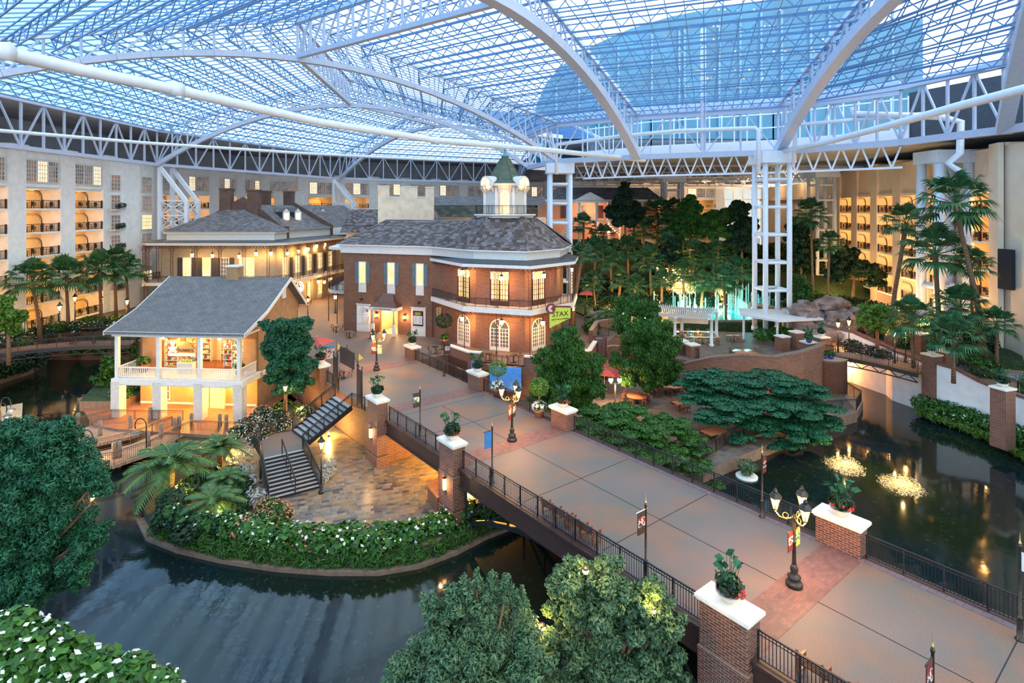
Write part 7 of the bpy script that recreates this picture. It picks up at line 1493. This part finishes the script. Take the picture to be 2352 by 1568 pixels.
bench(U(190, 790, .3), .15, 'black iron bench on the little left footbridge', 2.4, True); bench(U(205, 762, .0), .1, 'black iron bench behind the little left footbridge', 2.4, True)
# piers and walls on the right
def rpier(x, y, zb, zc, label, s=1.15, rz=.3, bowl=None, cap=True):
    t = thing('brick_pier', label, 'brick pillar', (x, y, zb), rz); mb = MB(); mb.box((0, 0, (zc-zb)/2), (s, s, zc-zb)); part(mb, 'shaft', M['brick'], t); mb = MB(); mb.box((0, 0, zc-zb+.07), (s+.16, s+.16, .14)); part(mb, 'cap_stone', M['stone'], t)
    if bowl: pot_plant(V(x, y, zc+.145), 'small planted bowl on the '+label, 'bowl', 1.2, seed=int(x*7), flowers=None)
for px, d, zb, zc, lab, bw in ((1886, 63.5, WZ, 1.6, 'pier at the left end of the little right footbridge', 1), (1857, 61.5, WZ, 1.5, 'pier on the curved walk left of the little right footbridge', 1), (2140, 55.5, WZ, 1.7, 'tall pier at the right end of the little right footbridge', 1), (2170, 56.5, 0, 1.8, 'stubby pier behind the tall one at the path', 1), (2112, 62.5, WZ, 2.2, 'pier rising from the river behind the little right footbridge', 0), (2050, 66, WZ, 3.0, 'slim white-sided pier by the lime tree', 0), (2187, 61, 0, 2.0, 'pier where the path turns right', 0), (2303, 46.2, -3.3, 1.4, 'pier on the white retaining wall at the right', 1), (1797, 66.5, -.6, 1.0, 'short pier beside the ladder column base', 0), (1830, 67, -.6, 1.4, 'second pier beside the ladder column base', 0), (1565, 65.5, -.6, .7, 'short pier beside the pergola', 0), (1590, 63.8, -.6, .7, 'short pier with the amber light near the patio tables', 0), (1812, 78, .2, 2.0, 'distant pier left of the rock waterfall', 0), (1965, 74, .2, 2.0, 'distant pier above the rock waterfall', 0), (1920, 78, .2, 2.0, 'distant pier with a planter above the waterfall', 0)):
    x = (px-CX)/FPX*d; rpier(x, d, zb, zc, lab, bowl=bw)
rw = [V(40.9, 55.0, 0), V(41.6, 53.6, 0), V(42.35, 51.9, 0), V(42.8, 50.0, 0), V(43.2, 47.5, 0), V(43.2, 45.2, 0), V(42.0, 42.5, 0), V(40.6, 39, 0), V(37.5, 31, 0)]
hz = [1.0, .9, .3, .05, .05, .1, .0, -.05, 0]
t = thing('retaining_wall', 'curving white retaining wall with brick coping along the right river bank', 'wall', (42, 48, WZ)); mb = MB(); mb.wall(rw, WZ, [h-.02 for h in hz], -.3); part(mb, 'wall', M['stuccowall'], t, True); mb = MB(); mb.wall(offset(rw, .06), [h-.05 for h in hz], [h+.2 for h in hz], -.45); part(mb, 'brick_coping', M['brick'], t, True)
railing('black railing on top of the curving white wall at the right', [V(p.x, p.y, h+.2) for p, h in zip(rw[1:], hz[1:])], h=.95)
t = thing('retaining_wall', 'white wall with rising brick coping behind the little right footbridge', 'wall', (41, 58, WZ)); w2 = [V(36.5, 72, 0), V(39.6, 66, 0), V(41.0, 60.5, 0), V(42.4, 56.5, 0)]; mb = MB(); mb.wall(w2, WZ, [1.8, 1.5, .6, .1], -.4); part(mb, 'wall', M['stuccowall'], t, True); mb = MB(); mb.wall(offset(w2, .06), [1.8, 1.5, .6, .1], [2.1, 1.8, .9, .4], -.5); part(mb, 'brick_coping', M['brick'], t, True)
t = thing('garden_wall', 'long brick garden wall with railing winding behind the rock waterfall', 'wall', (42, 82, 0)); w3 = [V(34.5, 84, 0), V(38, 78, 0), V(43, 74, 0), V(47, 66, 0)]; mb = MB(); mb.wall(w3, 0, 2.1, .4); part(mb, 'wall', M['brick'], t, True); railing('thin railing above the brick garden wall behind the waterfall', [V(p.x, p.y, 2.12) for p in w3], h=1.0, sp=.2)
# curved patio parapet
pp_ = [V(16.8, 63.6, 0), V(18.2, 61.8, 0), V(21, 60.6, 0), V(24.0, 60.0, 0), V(27, 59.3, 0), V(29.6, 58.7, 0), V(31.6, 59.6, 0), V(32.8, 61, 0)]; ht = [-1.6, -.9, .2, .65, .6, 1.3, 1.6, 1.6]
t = thing('patio_wall', 'sweeping curved brick parapet of the raised patio by the pergola', 'wall', (24, 60, LZ)); mb = MB(); mb.wall(pp_, LZ-.8, ht, -.5); part(mb, 'wall', M['brick'], t, True); mb = MB(); mb.wall(offset(pp_, .08), ht, [h+.12 for h in ht], -.66); part(mb, 'coping', M['curb'], t, True)
t = thing('river_tower', 'round brick abutment under the left end of the little right footbridge', 'wall', (33.5, 60.5, WZ)); mb = MB(); mb.lathe((33.6, 61.2, -4.6), [(1.9, 0), (1.9, 4.5), (2.0, 4.55), (2.0, 4.7), (0, 4.7)], 24); part(mb, 'wall', M['brick'], t, True)
for i, (px, y) in enumerate(((1796, 792), (1828, 799), (1843, 801))): p = U(px, y, 1.6); p = V(p.x, p.y, .1); 
for i, (x, y) in enumerate(((31.4, 60.6), (32.9, 60.4), (33.5, 60.2))): pot_plant(V(x, y, 1.73 if i == 0 else .115), ('left', 'middle', 'right')[i]+' cobalt blue pot on the round brick abutment', 'blue', 1.1, seed=90+i, flowers=None)
railing('black railing curving round the river walk below the patio', [V(30, 54.6, -3.5), V(33.1, 55.1, -3.5), V(35.1, 57.6, -3.5), V(35.3, 60.4, -3.5)]); railing('black fence along the river edge of the restaurant patio', [U(1604, 1058, LZ), U(1622, 1050, LZ), U(1708, 1000, LZ), U(1790, 965, LZ)]); railing('black railing above the lower tables', [V(10.5, 72, .0), V(15, 70, -.3), V(17, 66.2, -.6), V(20.5, 63, -.6)])
t = thing('patio_wall', 'low brick planter wall at the back of the lower patio', 'wall', (12, 68, LZ)); mb = MB(); mb.wall([V(9, 66, 0), V(12, 68, 0), V(16.2, 66.5, 0)], LZ, -.4, .5); mb.wall([V(9.5, 67.5, 0), V(11, 73, 0), V(15.8, 77, 0)], -1, 1.5, .5); part(mb, 'wall', M['brick'], t, True)
# ---------------- tables and chairs ----------------
def chair_proto(kind):
    t = thing('dining_chair' if kind == 'x' else 'bistro_chair', '', 'chair', (0, 0, 0)); m = M['wood'] if kind == 'x' else M['iron']
    if kind == 'x':
        mb = MB(); mb.box((0, 0, .46), (.44, .44, .05)); part(mb, 'seat', M['iron'], t)
        for x in (-.19, .19): mb = MB(); mb.beam((x, -.19, 0), (x, -.19, .45), .045); part(mb, 'leg', m, t); mb = MB(); mb.beam((x, .2, 0), (x, .26, .92), .045); part(mb, 'leg', m, t)
        mb = MB(); mb.beam((-.19, .25, .9), (.19, .25, .9), .07, .05); mb.beam((-.19, .23, .55), (.19, .25, .88), .04); mb.beam((.19, .23, .55), (-.19, .25, .88), .04); part(mb, 'backrest', m, t)
    else:
        mb = MB(); mb.lathe((0, 0, .44), [(.2, 0), (.21, .03), (0, .04)], 10); part(mb, 'seat', M['wood'], t); mb = MB()
        for k in range(4): a = pi/4+k*pi/2; mb.tube([(.14*cos(a), .14*sin(a), .44), (.22*cos(a), .22*sin(a), 0)], .016, 4)
        part(mb, 'legs', m, t); mb = MB()
        for r in (.2, .12): mb.tube([(-r, .17, .44), (-r, .23, .75), (-r*.6, .25, .88), (r*.6, .25, .88), (r, .23, .75), (r, .17, .44)], .016, 4)
        part(mb, 'backrest', m, t)
    return t
CH = {'x': [chair_proto('x'), 0], 'b': [chair_proto('b'), 0]}
def chair(kind, loc, rz, label, group):
    p, n = CH[kind]; CH[kind][1] += 1
    if n == 0: p.location = loc; p.rotation_euler = (0, 0, rz); p['label'] = label; p['group'] = group
    else: dup(p, loc, rz, label, group)
def table(loc, rz, w, d, label, kind='x', n=4, shape='rect', mat='tabletop', chl=None, skip=()):
    t = thing('dining_table' if kind == 'x' else 'bistro_table', label, 'table', loc, rz); mb = MB(); h = .75
    if shape == 'round': mb.lathe((0, 0, h-.04), [(w/2, 0), (w/2, .05), (0, .05)], 24)
    else: mb.box((0, 0, h-.02), (w, d, .05))
    part(mb, 'tabletop', M[mat], t); mb = MB(); mb.lathe((0, 0, 0), [(.28, 0), (.24, .04), (.05, .08), (.05, h-.04)], 10); part(mb, 'pedestal', M['iron'], t)
    ds = []
    if shape == 'round' or kind == 'b': ds = [(cos(2*pi*k/n+.5)*(w/2+.18), sin(2*pi*k/n+.5)*(w/2+.18), 2*pi*k/n+.5-pi/2) for k in range(n)]
    else:
        m = n//2
        for k in range(m): x = (k+.5)/m*w-w/2; ds += [(x, d/2+.2, 0), (x, -d/2-.2, pi)]
    ca, sa = cos(rz), sin(rz); used = {}
    W8 = [(x*ca-y*sa, x*sa+y*ca) for x, y, a in ds]
    def where(i):
        x, y = W8[i]
        if shape == 'round' or n <= 4:
            o = int(((atan2(y, x)/(pi/4))+8.5) % 8); return ('right', 'far right', 'far', 'far left', 'left', 'near left', 'near', 'near right')[o]+' of'
        same = sorted(w[0] for k, w in enumerate(W8) if (ds[k][1] > 0) == (ds[i][1] > 0)); return '%s from left, %s side of' % (ORD[same.index(x)], 'far' if ds[i][1] > 0 else 'near')
    for i, (x, y, a) in enumerate(ds):
        if i in skip: continue
        chair(kind, V(loc[0]+x*ca-y*sa, loc[1]+x*sa+y*ca, loc[2]), a+rz, 'chair, '+where(i)+' the '+label, 'chairs at the '+label)
P_ = lambda px, y, z=LZ: U(px, y, z)
table(P_(1463, 926), 0, 2.0, 2, 'orange-lit round wooden table by the patio lamp', n=7, shape='round'); table(P_(1540, 900), 0, 2.4, 2, 'large round table beyond the forked trunk', n=8, shape='round')
table(P_(1502, 905), .4, 1.1, 1.1, 'square table just behind the forked trunk', n=4); table(P_(1562, 942), .3, 1.2, 1.0, 'pale rectangular table left of the spreading tree', n=4); table(P_(1640, 1010), .5, 2.0, 1.2, 'red-brown table at the fence by the river', n=4); table(P_(1590, 1030), .5, 1.4, 1.0, 'dim table half hidden under the layered tree', n=2); table(P_(1405, 832), .0, 1.3, .9, 'square table beside the red awning', n=4); table(P_(1425, 812), .2, 2.6, .9, 'long pink-topped table at the back wall of the lower patio', n=4)
table(V(25.6, 63.0, -.6), 0, 2.6, 2, 'large pale round table behind the curved brick parapet', n=7, shape='round'); table(V(23.3, 70.0, -.6), -.1, 4.2, .8, 'nearer long table under the pergola', n=8); table(V(23.3, 73.2, -.6), -.1, 5.0, .8, 'farther long table under the pergola', n=8); table(V(27.5, 71, -.6), .0, 1.8, .8, 'short table to the right of the pergola post', n=4)
for i, (px, y, lab) in enumerate(((803, 775, 'small bistro table left of the island map board'), (851, 777, 'small bistro table between the map board and the canopy'), (773, 762, 'bistro table at the corner under the rounded balcony'), (790, 868, 'bistro table behind the dark gate'))): table(P_(px, y, 0), 0, .8, .8, lab, 'b', n=3 if i != 1 else 1, shape='round', mat='wood', chl='curved-back metal bistro chair at the '+lab)
for i, (px, d, lab) in enumerate(((1000, 62.8, 'bistro table at the left corner of the restaurant patio'), (1020, 61.8, 'second bistro table on the restaurant patio'), (1125, 59.9, 'bistro table left of the arched door'), (1180, 59.2, 'bistro table right of the arched door'), (1290, 64.5, 'bistro table under the gallery right of the STAX sign'))): table(V((px-CX)/FPX*d, d, 0), 0, .8, .8, lab, 'b', n=2, shape='round', mat='iron', chl='curved-back metal bistro chair at the '+lab)
def umbrella(loc, label, r=1.7, H=2.5):
    t = thing('parasol', label, 'parasol', loc); mb = MB(); mb.lathe((0, 0, H-.6), [(r, 0), (r*.5, .38), (.05, .6), (0, .62)], 4, False, .5); mb.lathe((0, 0, H-.62), [(r*.98, 0), (.05, .55)], 4, False, .5); part(mb, 'canopy', M['canvas'], t); mb = MB(); mb.tube([(0, 0, 0), (0, 0, H+.1)], .03, 6); mb.lathe((0, 0, 0), [(.28, 0), (.28, .08), (.05, .12)], 10); part(mb, 'pole', M['white2'], t)
umbrella(U(728, 828, 0), 'red square parasol beyond the cottage gable', 1.9); umbrella(V(9.8, 60.8, LZ), 'red parasol tip showing behind the patio stair', 1.9, 2.4); umbrella(V(12, 92, .2), 'nearer red parasol in the garden right of the restaurant'); umbrella(V(13.5, 97, .2), 'farther red parasol in the garden right of the restaurant')
t = thing('display_board', 'blue display stand with pictures under the red parasol', 'sign', U(735, 832, 0)+V(.9, -.3, 0), .2); mb = MB(); mb.box((0, 0, 1.0), (1.3, .1, 1.1)); part(mb, 'panel', M['bphoto'], t); mb = MB(); mb.box((0, 0, 1.65), (1.35, .3, .15)); [mb.beam((x, 0, 0), (x, 0, 1.6), .06) for x in (-.65, .65)]; part(mb, 'frame', M['bblue'], t)
mb = MB(); q = V(-3.4, 56.9, LZ); mb.extr([V(-2.2, 56.4, -1.9), V(.9, 55.6, -1.9), V(.9, 55.9, .3), V(-2.2, 56.7, .3)], (0, .15, 0)); solo(mb, 'blue_screen', M['sblue'], 'plain sky-blue board on the sunken patio beneath the bowed railing', 'board')
mb = MB(); mb.extr([V(-4.1, 57.6, -1.9), V(-3.2, 57.1, -1.9), V(-3.2, 57.3, .5), V(-4.1, 57.8, .5)], (.05, .12, 0)); solo(mb, 'blue_screen', M['sblue'], 'narrow sky-blue board left of the fern-bowl pier', 'board')
M_ = None
# red awning steps and spiral
mb = MB(); mb.extr([V(9.2, 62.2, -1.0), V(10.4, 62.4, -.6), V(11.9, 59.6, -2.4)], (0, 0, .05)); mb.tube([V(11.8, 59.7, -3.3), V(11.8, 59.7, -2.4)], .04, 5); solo(mb, 'red_awning', M['canvas'], 'triangular red awning beside the round stair', 'awning')
t = thing('spiral_slide', 'dark curved stair drum with pale top right of the restaurant patio', 'stair', (9.9, 64.8, LZ)); mb = MB(); mb.lathe((9.9, 64.8, LZ), [(.9, 0), (.9, 4.6), (.75, 4.6), (.75, 0)], 16); part(mb, 'drum', M['darkdoor'], t, True); mb = MB(); mb.lathe((9.9, 64.8, 1.2), [(.75, 0), (0, .02)], 16); part(mb, 'top', M['shutter'], t, True)
t = thing('service_counter', 'brown wooden bar counter beside the middle bridge pier', 'counter', (-4.5, 38.2, LZ)); mb = MB(); mb.prism([U(982, 1150, LZ), U(1004, 1180, LZ), U(1030, 1165, LZ), U(1012, 1130, LZ)], LZ, LZ+1.05); part(mb, 'cabinet', M['wood'], t, True); mb = MB(); mb.prism([U(979, 1152, LZ), U(1004, 1184, LZ), U(1034, 1166, LZ), U(1012, 1127, LZ)], LZ+1.05, LZ+1.12); part(mb, 'top', M['tabletop'], t, True)
for q, w_ in ((V(-3.5, 42.5, -1.5), 1500), (V(-.5, 46, -1.5), 900), (V(-7.5, 45.5, -1.6), 900)): o = thing('ceiling_lamp', 'amber lamp fixed under the bridge deck, %s' % {-3.5: 'in the middle of the passage', -.5: 'at the far end of the passage', -7.5: 'nearest the staircase pier'}[q.x], 'ceiling lamp', q+UP*.85); mb = MB(); mb.lathe((0, 0, -.1), [(.2, 0), (.2, .1)], 10); part(mb, 'diffuser', M['glow'], o); light(o, (0, 0, -.35), w_, (1, .55, .1), .25)
# pergola
t = thing('pergola', 'white slatted pergola on round columns in front of the fountain pool', 'pergola', (22, 69, -.6)); pa, pb = [], []
for i in range(9): a = i/8; pa.append(V(17.2+6.6*a, 70.6-2.2*a-.6*sin(pi*a), 3.0)); pb.append(V(18.0+8.0*a, 75.5-2.6*a, 3.0))
for L_ in (pa, pb):
    mb = MB(); [mb.beam(p-UP*.1, q-UP*.1, .2, .35) for p, q in zip(L_, L_[1:])]; part(mb, 'main_beam', M['white2'], t, True)
mb = MB()
for i in range(33): a = i/32*8; j = min(7, int(a)); p, q = lerp(pa[j], pa[j+1], a-j), lerp(pb[j], pb[j+1], a-j); d = (q-p).normalized()*.6; mb.beam(p-d+UP*.15, q+d+UP*.15, .07, .2)
part(mb, 'slats', M['white2'], t, True)
for p in (pa[0], pa[3], pa[8], pb[0], pb[8], pb[4]): mb = MB(); mb.lathe((p.x, p.y, -.6), [(.3, 0), (.3, .25), (.2, .3), (.17, 3.1), (.28, 3.2), (.3, 3.35)], 10); part(mb, 'column', M['white2'], t, True)
mb = MB(); mb.extr([V(20.4, 75, 2.6), V(25.2, 73.6, 2.6), V(25.2, 73.6, 1.0), V(20.4, 75, 1.0)], (0, .04, 0)); part(mb, 'pale_curtain', M['cream'], t, True)
t = thing('white_pavilion', 'white flat-roofed kiosk on columns at the foot of the ladder column', 'kiosk', (31.5, 71, -.6)); mb = MB(); mb.prism([V(28.6, 72, 0), V(31.5, 67.8, 0), V(37.5, 69, 0), V(36, 75, 0), V(30, 76, 0)], 2.4, 2.65); part(mb, 'roof', M['white2'], t, True)
for q in ((29.1, 72), (31.7, 68.5), (36.8, 69.5)): mb = MB(); mb.lathe((*q, -.6), [(.22, 0), (.16, .2), (.14, 2.8), (.22, 3.0)], 10); part(mb, 'column', M['white2'], t, True)
# ---------------- fountain pool ----------------
fc = V(29.5, 84.5, .3)
mb = MB(); mb.lathe(fc, [(9.6, -.6), (9.6, .22), (9.2, .22), (9.2, 0)], 40, False, 0, 1, .62); struct(mb, 'trim_pool_rim', M['curb'])
mb = MB(); mb.lathe(fc+UP*.1, [(9.2, 0), (0, .01)], 40, False, 0, 1, .62); o = part(mb, 'pool_water', M['pool']); tagit(o, 'glowing turquoise fountain pool behind the pergola', 'water', kind='structure')
rnd = random.Random(5)
for i in range(58):
    a = rnd.uniform(0, 6.28); r = rnd.uniform(.35, .93); x, y = fc.x+9.2*r*cos(a), fc.y+5.7*r*sin(a); h = rnd.uniform(2.0, 4.6) if x > 28 else rnd.uniform(1.6, 3.4)
    mb = MB(); mb.lathe((0, 0, 0), [(.13, 0), (.09, h*.5), (.1, h*.9), (.0, h)], 6); o = part(mb, 'water_jet', M['jet']); o.location = (x, y, .42); tagit(o, 'slim turquoise-lit water jet rising from the fountain pool', 'water jet', 'jets of the fountain pool')
for i, (dx, dy) in enumerate(((-5, 1), (-1, -2), (3, 1.5), (6, -1), (4, -3.5), (-4, -3), (0, 3))): t = thing('pool_light', 'turquoise underwater lamp of the fountain pool', 'pool light', fc+V(dx, dy, .15), group='lamps of the fountain pool'); mb = MB(); mb.lathe((0, 0, 0), [(.18, 0), (.18, .06), (0, .08)], 8); part(mb, 'lens', M['poolglow'], t); light(t, (0, 0, .8), 230, (.1, .8, .85), .3)
t = thing('round_terrace', 'polished dark terrace with low steps behind the fountain', 'terrace', (21.5, 91, .2)); mb = MB(); [mb.prism([V(13+i*.5, 81+i*.2, 0), V(24-i*.5, 80.5+i*.8, 0), V(27-i*.4, 88+i*.5, 0), V(26, 92.5, 0), V(14+i*.4, 91, 0)], .2, .35+i*.12) for i in range(4)]; part(mb, 'paving', M['patio'], t, True)
t = thing('garden_stairs', 'curving brick stairway outlined with tiny amber lights', 'stairs', (30, 93, .3)); mb, g2 = MB(), MB()
for i in range(16): a = i/15; x = 29.5-2.4*sin(a*1.5); y = 91+i*.8; mb.box((x, y, .3+i*.16), (2.6, .85, .34+i*.3)); [g2.sphere((x+s*1.3, y-.3, .75+i*.32), .12, 6, 4) for s in (-1, 1)]
part(mb, 'steps', M['cream'], t, True); part(g2, 'step_lights', M['glow'], t, True)
for y in (93, 97, 101): light(t, (29.2-t.location.x, y-93, 1.6+(y-93)*.35), 300, (1, .65, .2), .3)
t = thing('garden_wall', 'low curved wall sweeping round the right of the fountain stairs', 'wall', (33, 90, 0)); mb = MB(); w4 = [V(32+3.4*sin(k/8*2.2), 104-k*3.0, 0) for k in range(9)]; mb.wall(w4, 0, [3.6-.3*k for k in range(9)], -.4); part(mb, 'wall', M['cream'], t, True); mb = MB(); mb.wall(offset(w4, .1), [3.6-.3*k for k in range(9)], [3.85-.3*k for k in range(9)], -.6); part(mb, 'coping', M['rustd'], t, True)
mb = MB()
for x, y, z, w, h in ((38, 95, 2, 7, 3.5), (43, 97, 3, 6, 4), (36, 100, 4, 6, 2.5)): mb.box((x, y, z/2), (w, .5, z+1))
solo(mb, 'stepped_wall', M['brick'], 'stepped brick terrace walls left of the ladder column under the green trees', 'wall')
# rocks and waterfall
t = thing('rock_waterfall', 'craggy grey-brown rock face with a small waterfall behind the footbridge lamps', 'rocks', (39, 70, WZ)); mb = MB(); rnd = random.Random(8)
for i in range(34):
    px = rnd.uniform(1845, 2000); y = 715+rnd.uniform(-18, 75)*(1 if px < 1960 else .7); d = 73-(y-700)*.06+rnd.uniform(-1, 1); p = DP(px, y, d); r = rnd.uniform(.9, 1.9); o = len(mb.v); mb.sphere(p, r, 9, 6, (1.3, .8, .75)); mb.sm[-54:] = [False]*54
    for j in range(o, len(mb.v)): x, yy, z = mb.v[j]; k = 1+.22*sin(x*3.1+yy*2+z*4.7)+.12*sin(x*7-z*6); mb.v[j] = (p.x+(x-p.x)*k, p.y+(yy-p.y)*k, p.z+(z-p.z)*k)
mb.box((40, 74, -1.5), (9, 3, 5.6)); part(mb, 'rocks', M['rock'], t, True); mb = MB()
for px in (1925, 1938, 1950): p = DP(px, 735, 70.2); mb.box((p.x, p.y, .0), (.35, .1, 4.6))
part(mb, 'waterfall', M['jetw'], t, True)
o = thing('garden_light', 'amber light washing the rock face behind the footbridge', 'garden light', V(38.5, 66.8, -3.6)); mb = MB(); mb.sphere((0, 0, .2), .15, 8, 5); part(mb, 'bulb', M['glow'], o); light(o, (0, 0, 1.2), 900, (1, .42, .12), .3)
# floating golden splashes
for i, (px, y) in enumerate(((1938, 1070), (2070, 1115))):
    p = U(px, y, WZ); t = thing('fountain_splash', '%s of the two golden lit splashes on the right river' % ('left', 'right')[i], 'fountain', p); part(blob([(-.5, 0, .2, (.9, 1.1, .3)), (.55, .3, .2, (.8, 1.2, .3)), (.1, -.5, .15, (1.1, .9, .2)), (0, 0, .05, (1.5, 1.9, .04))], 900, .06, 200+i, shell=.1, up=2.5, asp=.6), 'spray', M['splash'], t, kind='stuff'); light(t, (0, -.2, 1.3), 260, (1, .62, .22), .04)

for i, (x, y) in enumerate(((50, 178), (62, 178), (74, 178), (64, 128), (66, 148))): t = thing('ceiling_lamp', 'added warm fill light under the rear soffit, number %s along the far garden edge' % ('one', 'two', 'three', 'four', 'five')[i], 'ceiling lamp', V(x-2, y, 23.9)); mb = MB(); mb.lathe((0, 0, -.3), [(.4, 0), (.3, .3)], 10); part(mb, 'diffuser', M['glow'], t); light(t, (0, 0, -.6), 800, (1, .58, .28), .4)  # fill lights added to brighten the dark rear wings
for i, y in enumerate((98, 90, 82, 74, 66)): t = thing('garden_uplight', 'warm uplight washing the right hotel wall, %s from the far end' % ('first', 'second', 'third', 'fourth', 'fifth')[i], 'garden light', V(52.5+(y-65)*.2-5, y, 1.2)); mb = MB(); mb.sphere((0, 0, .2), .2, 8, 5); part(mb, 'bulb', M['glow'], t); light(t, (0, 0, 1.5), 900, (1, .6, .25), .3)

for k in range(5):
    z = 15.6-3.1*k; t = thing('planter_balcony', 'narrow balcony with trailing plants on the %s floor beside the rounded corner bay' % ('top', 'second', 'third', 'fourth', 'fifth')[k], 'balcony', V(-60.9, 88.2, z)); mb = MB(); mb.box((.2, 0, 0), (1.0, 2.2, .2)); part(mb, 'slab', M['trimwall'], t); mb = MB(); mb.beam((.7, -1.1, 1), (.7, 1.1, 1), .06); [mb.beam((.7, -1.1+i*.2, .1), (.7, -1.1+i*.2, 1), .03) for i in range(12)]; part(mb, 'railing', M['iron'], t); part(blob([(.5, .6, .7, .6), (.6, -.3, .6, .5)], 400, .13, 300+k), 'foliage', M['leafdark'], t)

for i, (x, y) in enumerate(((-26.8, 87), (-25, 97), (-28.3, 79.5), (-24, 106))): postlamp(V(x, y, 0), 'post lamp in the old-town lane, %s from the near end' % ('second', 'third', 'first', 'fourth')[i], 2.9, 170)
